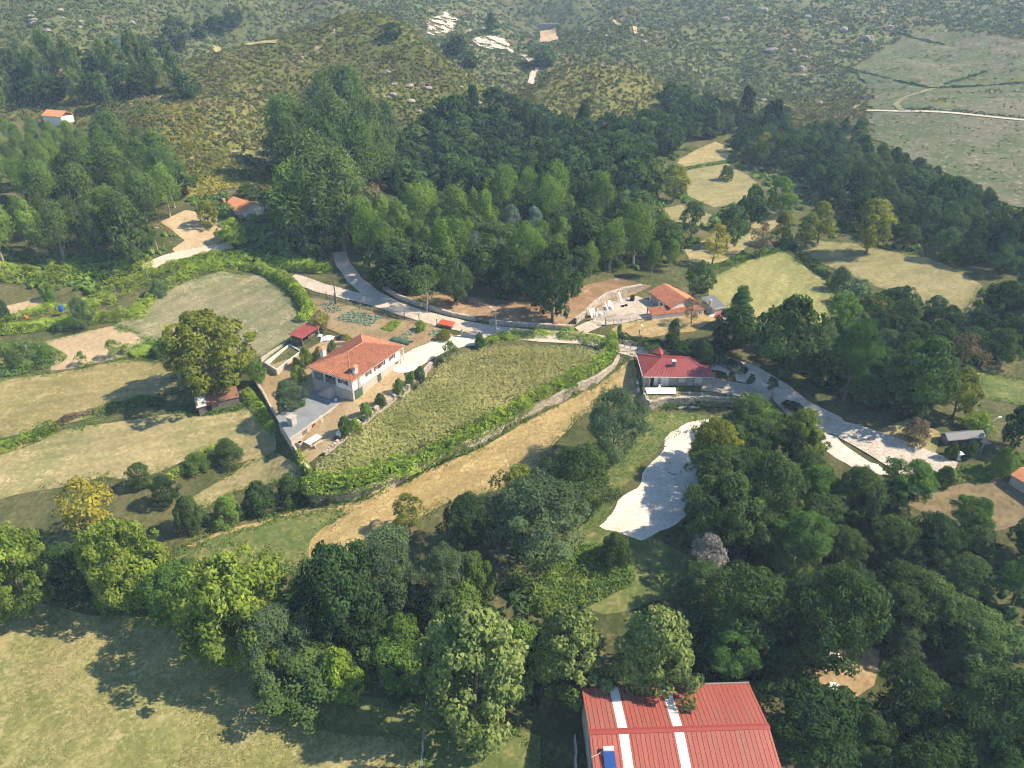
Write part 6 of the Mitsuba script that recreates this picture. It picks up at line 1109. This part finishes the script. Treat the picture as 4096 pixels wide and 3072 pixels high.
# vegetable beds
def bed(poly, label, leafmat, gap, size, h, name='vegetable_bed', seed=0):
    rng = np.random.default_rng(40 + seed); gg = Polygon(poly); x0, y0, x1, y1 = gg.bounds; X, Y = np.meshgrid(np.arange(x0, x1, gap), np.arange(y0, y1, gap * 1.25)); P = np.c_[X.ravel(), Y.ravel()] + rng.normal(size=(X.size, 2)) * gap * .15
    P = P[shapely.contains_xy(gg, P[:, 0], P[:, 1])]; n = len(P); w = np.repeat(np.arange(n), 6); a = rng.random(n * 6) * 6.28; r = size * .4
    Q = np.c_[P[w] + np.c_[np.cos(a), np.sin(a)] * r, height(P[w, 0], P[w, 1]) + .1 + h * rng.random(n * 6)]; N = np.c_[np.cos(a) * .5, np.sin(a) * .5, np.ones(n * 6)]
    V, F, U = kites(Q, N, size, rng, 1., .8, np.c_[rng.random(n * 6), rng.random(n)[w]]); solo(name, (V, F), leafmat, label, 'vegetable bed', kind='stuff', uv=U)
bed([(-39.3,141.9),(-35.9,144.8),(-28.5,141.4),(-30.6,137.8)], 'largest bed of blue green cabbages in the vegetable garden', 'cabbage_leaf', .55, .5, .3)
bed([(-43.9,148.0),(-41.5,149.2),(-37.6,145.8),(-40.7,143.9)], 'cabbage bed beside the telegraph pole', 'cabbage_leaf', .6, .45, .25, seed=1)
bed([(-28.1,136.5),(-25.9,140.1),(-23.9,139.0),(-25.6,135.1)], 'fresh green leafy bed in the vegetable garden', 'vine_leaf', .35, .4, .3, seed=2)
bed([(-24.1,132.8),(-22.3,135.5),(-20.4,134.5),(-22.2,131.6)], 'pale cabbage bed right of the fresh green one', 'cabbage_leaf', .6, .42, .25, seed=3)
bed([(-17.8,134.1),(-16.4,136.2),(-14.2,134.9),(-15.3,132.6)], 'cabbage bed beside the tiny kiosk', 'cabbage_leaf', .55, .5, .35, seed=4)
nt = thing('crop_net', 'dark green netting tunnel over a vegetable bed behind the white house', 'netting'); A, B = np.array((-25.02,132.29)), np.array((-20.88,130.10)); d = B - A; NF = Frame(*A, math.degrees(math.atan2(d[1], d[0]))); m = []
for u in np.linspace(0, np.linalg.norm(d), 12): m.append([NF.w(np.array([u, .9 * math.cos(t), gh(*A) + .05 + .55 * math.sin(t) * (1 + .15 * math.sin(u * 3))])) for t in np.linspace(0, math.pi, 7)])
m = np.array(m).reshape(-1, 3); part(nt, 'cover', (m, [[i * 7 + j, i * 7 + j + 1, i * 7 + j + 8, i * 7 + j + 7] for i in range(11) for j in range(6)]), 'green_paint', True)
part(nt, 'edge_board', tube([m[0], m[77]], .05, 4), 'old_wood')

# ---------------------------------------------------------------- poles, lamps, small things
def lamp(label, x, y, h, az, mat='fence_concrete'):
    k = thing('street_lamp', label, 'street lamp'); z = gh(x, y); f = Frame(x, y, az)
    part(k, 'pole', tube([(x, y, z - .3), (x, y, z + h * .5), (x, y, z + h)], [.13, .11, .08], 7), mat); part(k, 'arm', tube(f.w([(0, 0, z + h - .05), (.5, 0, z + h + .25), (1.0, 0, z + h + .38)]), .04, 5), 'galvanised')
    part(k, 'lamp_head', boxes(f, [(.9, 1.5, -.14, .14, z + h + .33, z + h + .47)]), 'bright_white')
for lab, (x, y, h, r), az in (('leftmost street lamp on the slope by the farm track', (-88.6,169.4,5.9,0.66), 10), ('street lamp rising behind the pergola vines', (-3.4,134.3,5.6,0.49), 150), ('street lamp behind the red roofed stone house', (25.9,129.2,4.8,0.49), 60), ('street lamp beside the granary', (77.9,95.4,6.5,0.46), 20)): lamp(lab, x, y, h, az, 'post_wood' if 'stone house' in lab else 'fence_concrete')
tp = thing('telegraph_pole', 'double wooden telegraph pole standing in the vegetable garden', 'telegraph pole'); x, y, hh, _ = -40.0,148.1,6.7,0.55; z = gh(x, y)
part(tp, 'pole', tube([(x, y, z - .3), (x, y, z + hh)], [.16, .11], 7), 'old_wood'); part(tp, 'stay_post', tube([(x - .3, y, z - .3), (x - .28, y, z + 2.6)], .12, 6), 'old_wood'); part(tp, 'crossarm', tube([(x - .5, y, z + hh - .3), (x + .5, y, z + hh - .3)], .05, 5), 'old_wood')
# stone table, tubs and yard clutter
TF = Frame(*(-34.25,99.92), 56); z = gh(*TF.o); t_ = thing('stone_table', 'long white stone table in the yard by the outbuilding', 'table')
part(t_, 'top', boxes(TF, [(-1.45, 1.45, -.7, .7, z + .72, z + .84)]), 'bright_white')
for u in (-.9, .9): part(t_, 'pedestal', boxes(TF, [(u - .15, u + .15, -.4, .4, z - .1, z + .72)]), 'fence_concrete')
for v in (-1.1, 1.1):
    q = solo('stone_bench', boxes(TF, [(-1., 1., v - .18, v + .18, z + .38, z + .46), (-.8, -.6, v - .15, v + .15, z - .1, z + .38), (.6, .8, v - .15, v + .15, z - .1, z + .38)]), 'fence_concrete', ['stone bench on the near side of the white table', 'stone bench on the far side of the white table'][v > 0], 'bench')
BF = Frame(*(-36.63,99.86), 60); z = gh(*BF.o); bq = thing('barbecue', 'small grey stone barbecue at the end of the outbuilding', 'barbecue'); part(bq, 'base', boxes(BF, [(-.45, .45, -.4, .4, z - .1, z + .8)]), 'old_concrete'); part(bq, 'grate', boxes(BF, [(-.3, .3, -.28, .28, z + .8, z + .84)]), 'dark_void')
def drum(name, label, x, y, r, h, mat, cat, z=None):
    z = gh(x, y) if z is None else z; c = trimesh.creation.revolve(np.array([(0, 0), (r * .9, 0), (r, h * .1), (r * 1.04, h * .5), (r, h * .92), (r * .88, h), (r * .8, h * .93), (0, h * .9)]), sections=16); c.apply_translation([x, y, z]); return solo(name, c, mat, label, cat, smooth=30)
drum('black_tub', 'black plastic tub on the yard wall near the white table', *(-30.19,100.08), .45, .5, 'black_plastic', 'tub'); drum('white_tank', 'small white cistern on the yard wall', *(-29.98,100.72), .4, .9, 'bright_white', 'tank')
drum('blue_barrel', 'bright blue plastic barrel among the vines at left', *(-102.27,146.91), .5, 1.3, 'blue_plastic', 'barrel', z=float(height(*(-102.27,146.91))) + 1.2); drum('orange_bucket', 'orange bucket among the vines at the far left', *(-108.14,143.06), .4, .7, 'orange_plastic', 'bucket', z=float(height(*(-108.14,143.06))) + 1.4)
drum('yellow_tub', 'yellow tub beside the tiny kiosk', *(-13.91,134.14), .4, .5, 'yellow_paint', 'tub')
def tarp(label, x, y, w, d, h, mat, seed, name='tarpaulin'):
    n = 14; u, v = np.meshgrid(np.linspace(-1, 1, n), np.linspace(-1, 1, n), indexing='ij'); f = meshkit.fbm(np.stack([u * 1.6 + seed, v * 1.6, u * 0], -1), 3, seed); edge = np.clip(1.15 - np.sqrt(u ** 2 + v ** 2), 0, 1)
    X, Yy = x + u * w / 2 * (.8 + .4 * f), y + v * d / 2 * (.8 + .4 * f[::-1]); Zz = height(X, Yy) + .1 + h * edge ** .6 * (.4 + f); i = np.arange(n * n).reshape(n, n)
    solo(name, (np.stack([X, Yy, Zz], -1).reshape(-1, 3), np.stack([i[:-1, :-1], i[1:, :-1], i[1:, 1:], i[:-1, 1:]], -1).reshape(-1, 4)), mat, label, 'tarpaulin', smooth=40)
tarp('crumpled white tarpaulin behind the white house', *(-39.14,133.84), 2.9, 2.0, .7, 'bright_white', 3); tarp('small white sheet beside the firewood shed', *(-41.05,135.25), 1.2, 1., .5, 'bright_white', 4); tarp('black plastic sheet beside the golden cypress', *(-36.26,133.81), 1.7, 1.7, .6, 'black_plastic', 5); tarp('black plastic bundle behind the firewood shed', *(-41.40,137.24), 1.6, 1.2, .7, 'black_plastic', 6)
# courtyard junk
rng = np.random.default_rng(51)
def plank_lean(label, x, y, az, L, w, mat, cat='board', tilt=60, name='leaning_board'):
    f = Frame(x, y, az); z = gh(x, y); c, s = math.cos(math.radians(tilt)), math.sin(math.radians(tilt)); P = [(0, -w / 2, z), (L * c, -w / 2, z + L * s), (L * c, w / 2, z + L * s), (0, w / 2, z)]
    solo(name, slab(f.w(P), .07), mat, label, cat)
J = [(18.0,140.2),(18.7,139.8),(19.5,141.4),(20.5,142.6),(21.4,143.5),(22.1,144.4),(23.2,146.3),(24.2,147.5),(25.0,148.3),(26.1,149.4),(27.0,150.0),(27.5,149.1)]
for i, (lab, az, L, w, mat, tilt) in enumerate([('white board leaning at the left end of the courtyard junk pile', 120, 2.2, 1.4, 'bright_white', 55), ('grey board beside the leftmost white one in the junk pile', 100, 1.8, .5, 'galvanised', 40), ('dark plank in the middle left of the junk pile', 130, 1.9, .4, 'metal_grey', 50), ('pale plank lying across the junk pile', 70, 2.4, .4, 'fence_concrete', 20), ('grey plank standing in the centre of the junk pile', 140, 2.2, .5, 'galvanised', 60), ('white door leaning on the courtyard wall', 120, 2.0, .9, 'bright_white', 65), ('steep grey beam in the right half of the junk pile', 110, 2.3, .4, 'fence_concrete', 70), ('white beam leaning near the black drum', 125, 2.4, .5, 'bright_white', 62), ('thin pale beam at the right end of the junk pile', 100, 2.3, .35, 'fence_concrete', 68)]): plank_lean(lab, *J[i + (i > 5)], az, L, w, mat, tilt=tilt)
drum('black_drum', 'black drum at the right end of the courtyard junk pile', *J[11], .5, 1.3, 'black_plastic', 'drum'); drum('white_tub', 'white tub in the middle of the courtyard junk pile', *J[5], .5, .8, 'bright_white', 'tub'); drum('white_tub', 'white tub at the left of the courtyard junk pile', *J[2], .4, .6, 'bright_white', 'tub')
m = Mesh()
for i in range(26): a = np.array((21.42,140.18)) + rng.normal(size=2) * [1.6, .7]; f = Frame(*a, 25 + rng.normal() * 9); m.add(*f.box(-1.2, 1.2, -.05, .05, gh(*a) + .08 + i * .012, gh(*a) + .18 + i * .012))
solo('pole_heap', m.out(), 'fence_concrete', 'heap of pale poles lying on the courtyard floor', 'poles', kind='stuff')
for i, q in enumerate([(24.9,145.7),(25.7,146.2)]):
    to = trimesh.creation.torus(.3, .11, major_sections=14, minor_sections=8); to.apply_translation([*q, gh(*q) + .22]); solo('tyre', to, 'rubber', ['left one of two old tyres on the courtyard floor', 'right one of two old tyres on the courtyard floor'][i], 'tyre', smooth=True)
for i, q in enumerate([(41.2,60.1),(39.7,55.8)]):
    s = trimesh.creation.icosphere(3, 1); v = np.array(s.vertices); v = np.sign(v) * np.abs(v) ** .72 * [.85, .75, .62]; v += (meshkit.fbm(v * 3, 3, i)[:, None] - .5) * .12; bk = thing('wrapped_bale', ['white wrapped bale half hidden under the widest oak', 'white wrapped bale lying in the open clearing'][i], 'bale')
    part(bk, 'wrap', (v + [*q, gh(*q) + .5], np.array(s.faces)), 'bright_white', True); part(bk, 'wrap_end', tube([(q[0] - .84, q[1] - .1, gh(*q) + .5), (q[0] - .9, q[1] - .1, gh(*q) + .5)], .35, 12), 'white_paint')
# tree trunks lying below the terrace wall
for i, (a, b) in enumerate(zip([(31.6,113.3),(33.7,113.4)], [(34.1,113.8),(35.8,113.4)])): solo('log', tube([(*a, gh(*a) + .25), (*b, gh(*b) + .25)], [.26, .2], 8), 'pale_bark', ['left log lying below the terrace wall of the stone house', 'right log lying below the terrace wall of the stone house'][i], 'log', smooth=40)
# the dark car on the village road
ca, cb_ = np.array((50.24,111.02)), np.array((53.14,107.23)); d = cb_ - ca; CA = Frame(*(51.51,109.21), math.degrees(math.atan2(d[1], d[0]))); z = gh(*CA.o) + .16; car = thing('parked_car', 'dark car on the village road half hidden behind a yellow green tree', 'car')
prof = [(-2.05, .35), (-2.1, .75), (-1.95, .95), (-1.3, 1.02), (-.75, 1.42), (.75, 1.45), (1.5, 1.0), (2.0, .9), (2.08, .6), (2.05, .35)]
hull = Mesh(); n = len(prof); ws = [.78, .84, .82, .80, .64, .64, .80, .80, .84, .8]
Vc = [CA.w(np.array([u, s * w, z + q])) for s in (-1, 1) for (u, q), w in zip(prof, ws)]; i = np.arange(n); j = (i + 1) % n; tri = np.array([[0, k_, k_ + 1] for k_ in range(1, n - 1)])
hull.add(Vc, np.vstack([np.c_[i, j, j + n], np.c_[i, j + n, i + n], tri[:, ::-1], tri + n])); part(car, 'body', hull.out(), 'car_paint', 35)
part(car, 'windscreen', slab(CA.w([(.85, -.62, z + 1.42), (.85, .62, z + 1.42), (1.45, .74, z + 1.06), (1.45, -.74, z + 1.06)]), -.02), 'window_glass'); part(car, 'rear_window', slab(CA.w([(-.85, -.62, z + 1.4), (-1.25, -.72, z + 1.1), (-1.25, .72, z + 1.1), (-.85, .62, z + 1.4)]), -.02), 'window_glass')
for s in (-1, 1):
    part(car, 'side_window', slab(CA.w([(-.7, s * .70, z + 1.36), (.7, s * .70, z + 1.38), (1.2, s * .8, z + 1.06), (-1.0, s * .8, z + 1.06)]), .02), 'window_glass')
    part(car, 'headlight', boxes(CA, [(2.0, 2.09, s * .62 - .15, s * .62 + .15, z + .62, z + .8)]), 'bright_white'); part(car, 'tail_light', boxes(CA, [(-2.13, -2.04, s * .66 - .12, s * .66 + .12, z + .72, z + .9)]), 'red_sheet')
    for u in (-1.3, 1.3): wk = part(car, 'wheel', tube(CA.w([(u, s * .88, z + .17), (u, s * .66, z + .17)]), .33, 16), 'rubber'); part(wk, 'rim', tube(CA.w([(u, s * .9, z + .17), (u, s * .87, z + .17)]), .19, 10), 'galvanised')

# ---------------------------------------------------------------- the hills: rocks, scar, dam, shrubs
HZ = RegularGridInterpolator((xs, ys), Zt, bounds_error=False, fill_value=None)
def boulder(x, y, s, label, group=None, flatten=.7, mat='granite'):
    b = trimesh.creation.icosphere(2, 1.0); v = np.array(b.vertices); sd = int(abs(x * 7 + y * 13)); v = v * (1 + (meshkit.fbm(v * 1.3 + sd, 3, sd % 50)[:, None] - .5) * 1.1); v *= np.array([1.25, 1., flatten]) * s; a = sd % 6; v = v @ np.array([[math.cos(a), -math.sin(a), 0], [math.sin(a), math.cos(a), 0], [0, 0, 1]])
    solo('boulder', (v + [x, y, float(HZ((x, y))) + s * .15], np.array(b.faces)), mat, label, 'boulder', group)
for q, s, lab in zip([(227.6,504.8),(252.8,530.3),(221.2,527.2),(167.9,447.8),(153.0,572.9),(187.0,599.8),(158.9,476.5),(213.2,574.6)], (3.4, 3.0, 2.6, 2.4, 3.2, 3.6, 3., 2.6), ('largest grey boulder on the right hill', 'boulder near the top edge at right', 'boulder left of the largest one on the right hill', 'boulder on the dark slope above the cypresses', 'boulder at the left of the upper right rock band', 'biggest boulder of the rock band at the top right of centre', 'boulder on the bushy slope above the tall cypress', 'boulder in the upper right rock band')): boulder(*q, s, lab)
rng = np.random.default_rng(61)
for poly, n, smin, smax, lab in (([(134.1,621.0),(314.8,616.6),(221.4,416.8),(129.2,351.9),(92.1,405.9)], 34, .6, 1.6, 'grey boulder scattered over the upper right hill'), ([(-77.1,500.2),(-9.5,632.9),(11.3,428.9),(-6.4,413.3),(-41.3,339.8)], 20, .6, 1.5, 'pale boulder on the slope round the white rock scar'), ([(-53.2,321.1),(-20.2,315.9),(-8.5,300.1),(-36.3,284.5),(-55.4,296.5)], 16, .5, 1.3, 'grey rock on the slope above the valley wood'), ([(31.1,641.2),(80.5,621.8),(79.6,456.3),(38.1,446.2)], 14, .6, 1.6, 'grey rock in the gully round the dam'), ([(-260.3,415.0),(-197.4,446.2),(-191.6,419.9),(-230.1,374.1)], 14, .6, 1.6, 'grey rock on the upper left hillside'), ([(221.2,468.1),(325.0,508.2),(211.9,313.4),(181.6,346.3)], 12, .4, 1., 'small rock on the cleared right slope')):
    P, _ = scatter(poly, 5, 60 + n, 3000)
    for q in P[:n]: boulder(*q, rng.uniform(smin, smax), lab, lab, flatten=.6)
def hill_sheet(name, poly, mat, label, lift=.25, amp=1.5, broken=0.):
    k = sheet(name, poly, mat, label, 0., amp, 2.2); path = scene[k]['filename']; v, f = meshkit.WRITTEN[path][:2]
    v = v.copy(); v[:, 2] = HZ(v[:, :2]) + lift
    if broken: c = v[f].mean(1); f = f[meshkit.fbm(np.c_[c[:, :2] / 4.5, c[:, :1] * 0], 3, 17) > broken]
    scene[k] = mikit.ply((v, f), mat, smooth=True)
    return k
hill_sheet('rock_scar', [(-51.0,513.8),(-45.4,556.9),(-37.9,539.4),(-37.0,494.3),(-40.3,469.5),(-51.0,453.6),(-44.0,347.1),(-51.1,482.6)], 'scar_sand', 'upper pale scar of bare granite sand on the centre hill', .6, 3, .47)
hill_sheet('rock_scar', [(-24.4,480.8),(-16.5,501.0),(-6.2,503.2),(0.6,489.1),(-9.8,460.1),(-18.7,444.9)], 'scar_sand', 'lower pale scar of bare granite sand on the centre hill', .6, 3, .45)
hill_sheet('rock_scar', strip_poly([(-1.7,485.1),(6.3,437.8),(11.2,426.4)], 3.5), 'scar_sand', 'thin pale gully running down from the scar', .5, .8, .42)
hill_sheet('stream_bed', strip_poly([(14.1,418.2),(11.3,409.1),(10.0,393.5)], 3.2), 'scar_sand', 'pale stream bed below the gully left of the knoll', .5, .8, .42)
hill_sheet('dam_apron', strip_poly([(23.7,502.2),(27.6,601.3),(27.8,617.1)], 12), 'bare_soil', 'pale gravel apron in front of the dam', .5, .3)
hill_sheet('hill_path', strip_poly([(75.4,606.2),(80.4,575.8),(76.0,481.2)], 2.5), 'bare_soil', 'pale path scratched into the hill right of the dam', .5, .4)
hill_sheet('hill_path', strip_poly([(-164.0,432.5),(-112.4,335.9),(-100.4,336.4)], 4), 'hay_dry', 'tan track below the dark trees on the left hillside', .5, .8)
dx, dy = (28.62,619.47); dz = float(HZ((dx, dy))); DF = Frame(dx, dy, 0); dm_ = thing('dam', 'small grey dam at the head of the valley, top centre', 'dam'); part(dm_, 'wall', boxes(DF, [(-7, 7, 0, 1.2, dz - 4, dz + 3.5)]), 'slate'); part(dm_, 'crest', boxes(DF, [(-7.4, 7.4, -.2, 1.4, dz + 3.5, dz + 4.)]), 'old_concrete')
KEEP = shapely.union_all(SHEETS).buffer(1.0)
def brush(name, poly, gap, size, h, leafmat, label, seed, kites_each=9, noise_at=.4):
    """Low shrubs as one mass: each a little dome of leaf tufts."""
    rng = np.random.default_rng(seed); gg = (poly if hasattr(poly, 'geom_type') else Polygon(poly)).buffer(0); x0, y0, x1, y1 = gg.bounds; n = int((x1 - x0) * (y1 - y0) / gap ** 2); P = np.c_[rng.uniform(x0, x1, n), rng.uniform(y0, y1, n)]; P = P[shapely.contains_xy(gg, P[:, 0], P[:, 1])]
    f = meshkit.fbm(np.c_[P / 13, P[:, :1] * 0], 3, seed); P = P[f + rng.random(len(P)) * .25 > noise_at]; P = P[~shapely.contains_xy(KEEP, P[:, 0], P[:, 1])] if name == 'undergrowth' else P; n = len(P); s = rng.uniform(.6, 1.3, n) * size; w = np.repeat(np.arange(n), kites_each); d = rng.normal(size=(n * kites_each, 3)); d[:, 2] = np.abs(d[:, 2]) + .2; d /= np.linalg.norm(d, axis=1, keepdims=True)
    Q = np.c_[P[w], HZ(P[w])] + d * s[w, None] * [1, 1, h / size]; V, F, U = kites(Q, d + rng.normal(size=d.shape) * .3, s[w] * 1.15, rng, 1., .85, np.c_[rng.random(n * kites_each), rng.random(n)[w]])
    return solo(name, (V, F), leafmat, label, 'shrubs', kind='stuff', uv=U)
fr_x = lambda y: .78 * y + 20
view = lambda a, b: [(-fr_x(a), a), (fr_x(a), a), (fr_x(b), b), (-fr_x(b), b)]
cl = Polygon([(160.9,336.4),(142.5,291.1),(143.0,269.7),(144.2,254.5),(147.4,241.5),(149.6,229.5),(148.5,214.1),(153.4,209.5),(173.7,215.7),(320.8,444.4),(302.0,462.9),(280.5,506.8),(256.2,510.2),(219.0,469.3),(191.9,435.2),(182.1,380.7)]).buffer(1.5)
clear = shapely.union_all([cl] + [Polygon(q).buffer(.5) for q in ([(-51.0,513.8),(-45.4,556.9),(-37.9,539.4),(-37.0,494.3),(-40.3,469.5),(-51.0,453.6),(-44.0,347.1),(-51.1,482.6)], [(-24.4,480.8),(-16.5,501.0),(-6.2,503.2),(0.6,489.1),(-9.8,460.1),(-18.7,444.9)], strip_poly([(-1.7,485.1),(6.3,437.8),(11.2,426.4)], 3.5), strip_poly([(14.1,418.2),(11.3,409.1),(10.0,393.5)], 3.2), strip_poly([(23.7,502.2),(27.6,601.3),(27.8,617.1)], 12), strip_poly([(-164.0,432.5),(-112.4,335.9),(-100.4,336.4)], 4))])
def hill_area(a, b):
    q = HEATH.intersection(Polygon(view(a, b))).difference(clear); return q
brush('gorse_scrub', hill_area(215, 370), 1.45, .72, .62, 'shrub_leaf', 'olive green gorse covering the nearer hills', 71, 6, .38)
brush('heather_scrub', hill_area(215, 370), 2.2, .6, .5, 'dry_leaf', 'brown heather patches on the nearer hills', 72, 6, .52)
brush('gorse_scrub', [(160.9,336.4),(143.0,269.7),(147.4,241.5),(148.5,214.1),(173.7,215.7),(320.8,444.4),(280.5,506.8),(219.0,469.3)], 3.2, .6, .5, 'shrub_leaf', 'sparse low shrubs on the cleared right slope', 70, 6, .5)
brush('gorse_scrub', hill_area(370, 500), 1.9, 1.05, .8, 'broom_leaf', 'dark green gorse covering the middle hills', 73, 5, .36)
brush('gorse_scrub', hill_area(500, 740), 3.0, 1.3, 1., 'broom_leaf', 'bluish green gorse on the farthest hills', 74, 6)
brush('bracken', [(-127.9,247.2),(-130.3,268.1),(-121.3,271.5),(-107.8,260.6),(-99.1,246.4),(-83.7,239.4),(-70.9,215.3),(-72.1,205.1),(-81.9,207.2),(-86.6,197.7),(-93.3,201.6),(-104.6,233.8)], 1.1, .6, .6, 'bracken_leaf', 'yellow and rust bracken on the bank above the hillside farmhouse', 75, 9, .3)
brush('undergrowth', [(-127.0,158.8),(-116.8,168.8),(-93.7,170.1),(-89.9,185.8),(-90.5,201.2),(-73.2,204.5),(-45.6,171.6),(-56.9,168.9),(-77.0,170.5),(-88.0,163.0),(-99.4,154.9)], 2.0, 1.1, 1.0, 'bramble_leaf', 'green undergrowth on the left slope and round the farm track', 76, 9, .42)
brush('undergrowth', [(23.3,83.7),(36.7,88.9),(56.7,83.5),(78.1,79.5),(58.4,44.6),(34.0,47.2),(28.6,56.6),(22.4,60.5),(4.8,69.4),(-3.6,69.5)], 1.8, .9, .8, 'dark_leaf', 'dark undergrowth below the oak wood', 77, 9, .4)
brush('undergrowth', [(-33.8,171.5),(-16.3,160.4),(-0.7,155.3),(34.2,167.9),(49.2,182.7),(56.9,130.4),(65.6,105.6),(93.4,124.9),(109.5,131.5),(144.0,190.2),(123.5,240.5),(72.2,288.8),(-32.8,246.1)], 3.4, 1.3, 1.1, 'bramble_leaf', 'undergrowth between the valley trees', 78, 7, .5)
brush('undergrowth', [(-64.5,67.7),(-44.8,66.8),(-23.8,57.7),(-5.9,52.3),(7.7,55.7),(9.9,69.2),(-7.1,74.3),(-19.8,69.4),(-35.4,79.3),(-55.7,77.7)], 1.6, .8, .7, 'dark_leaf', 'shaded undergrowth between the foreground trees', 79, 9, .35)
def tufts(name, poly, n, size, leafmat, label, seed, tall=1.1):
    rng = np.random.default_rng(seed); gg = Polygon(poly).buffer(0); x0, y0, x1, y1 = gg.bounds; P = np.c_[rng.uniform(x0, x1, n * 2), rng.uniform(y0, y1, n * 2)]; P = P[shapely.contains_xy(gg, P[:, 0], P[:, 1])][:n]; f = meshkit.fbm(np.c_[P / 2.5, P[:, :1] * 0], 3, seed); k = f + (rng.random(len(f)) - .5) * .35 > .45; P, f = P[k], f[k]
    N = rng.normal(size=(len(P), 3)) * [1, 1, .5] + [0, 0, tall]; V, F, U = kites(np.c_[P, height(P[:, 0], P[:, 1]) + .12], N, size, rng, 1., .5, np.c_[rng.random(len(P)), np.clip(f * 1.8 - .5, 0, 1)])
    solo(name, (V, F), leafmat, label, 'grass', kind='stuff', uv=U)
tufts('meadow_tufts', [(-81.9,69.9),(-57.6,66.8),(-42.7,66.1),(-23.7,57.1),(-8.7,52.3),(3.2,50.4),(3.0,42.6),(-63.3,42.6)], 60000, .17, 'grass_leaf', 'tufts of dry and green grass all over the meadow', 81)
tufts('weed_tufts', [(25.8,112.9),(42.8,110.9),(49.3,107.6),(33.9,109.2),(23.4,98.2),(18.5,91.2),(13.9,83.4),(8.7,80.0),(13.9,90.5),(20.0,102.4)], 9000, .3, 'bramble_leaf', 'weed tufts on the green bank beside the sand lot', 82)
tufts('stubble_tufts', [(21.8,124.1),(25.4,115.2),(12.5,110.7),(3.5,96.6),(-11.0,89.1),(-27.6,75.8),(-46.8,75.9),(-44.8,82.3),(-25.7,87.8),(-7.7,98.7),(12.9,116.1)], 16000, .2, 'grass_leaf', 'scattered straw and weeds on the stubble field', 83)
tufts('sand_weeds', [(32.1,109.2),(27.4,102.5),(21.9,93.3),(29.4,89.3),(37.3,102.4)], 160, .5, 'dark_leaf', 'dark weeds dotted over the white sand', 84)

for lab, ln in (('dark scrub line crossing the top of the cleared slope', [(251.7,522.5),(258.3,504.8),(266.0,483.0)]), ('dark scrub line from the boulders down to the track on the cleared slope', [(191.0,436.1),(195.9,408.7),(200.8,387.4),(203.2,372.3)]), ('short dark scrub line in the middle of the cleared slope', [(215.7,378.8),(230.2,388.6),(254.1,413.8)]), ('thin dark scrub line running to the right edge on the cleared slope', [(203.3,369.4),(224.0,366.9),(246.7,361.9)]), ('dark bank above the white hill track', [(172.8,331.8),(175.0,326.1),(186.7,316.3),(197.4,307.8),(209.4,299.6)])):
    vine('scrub_line', lab, ln, 2.2, 1.3, 'dark_leaf', 'scrub', False, z=lambda x, y: float(HZ((x, y))), per=7, size=.9, seed=len(lab))
# weedy margins where fields meet paths and hedges
rng = np.random.default_rng(91); B = []
for g_ in SHEETS[:16]:
    if g_.centroid.y < 190:
        ln = g_.exterior; s_ = rng.uniform(0, ln.length, int(ln.length * 26)); B += [ln.interpolate(q).coords[0] for q in s_]
B = np.array(B) + rng.normal(size=(len(B), 2)) * .75; B = B[meshkit.fbm(np.c_[B / 3, B[:, :1] * 0], 3, 5) > .43]
V, F, U = kites(np.c_[B, height(B[:, 0], B[:, 1]) + .15 + .25 * rng.random(len(B))], rng.normal(size=(len(B), 3)) * [1, 1, .5] + [0, 0, .5], .34, rng, 1., .5, np.c_[rng.random(len(B)), rng.random(len(B))])
solo('weedy_margin', (V, F), 'bramble_leaf', 'weeds growing along the edges of the fields', 'weeds', kind='stuff', uv=U)
below0 = below(0, .6)
for i, (ln, lab) in enumerate(((maize_edge[10:14], 'creeper hanging over the lowest end of the terrace wall'), (maize_edge[7:10], 'creeper hanging over the lower middle of the terrace wall'), (maize_edge[5:7], 'creeper hanging over the centre of the terrace wall'), (maize_edge[3:4] + [tuple((np.array(maize_edge[3]) + np.array(maize_edge[4])) / 2)], 'short creeper on the upper part of the terrace wall'))):
    vine('wall_creeper', lab, ln, 1.9, 4.2, 'bramble_leaf', 'creeper', False, z=lambda x, y: max(below0(x, y) - .1, pz(x, y) - 2.0), seed=50 + i)
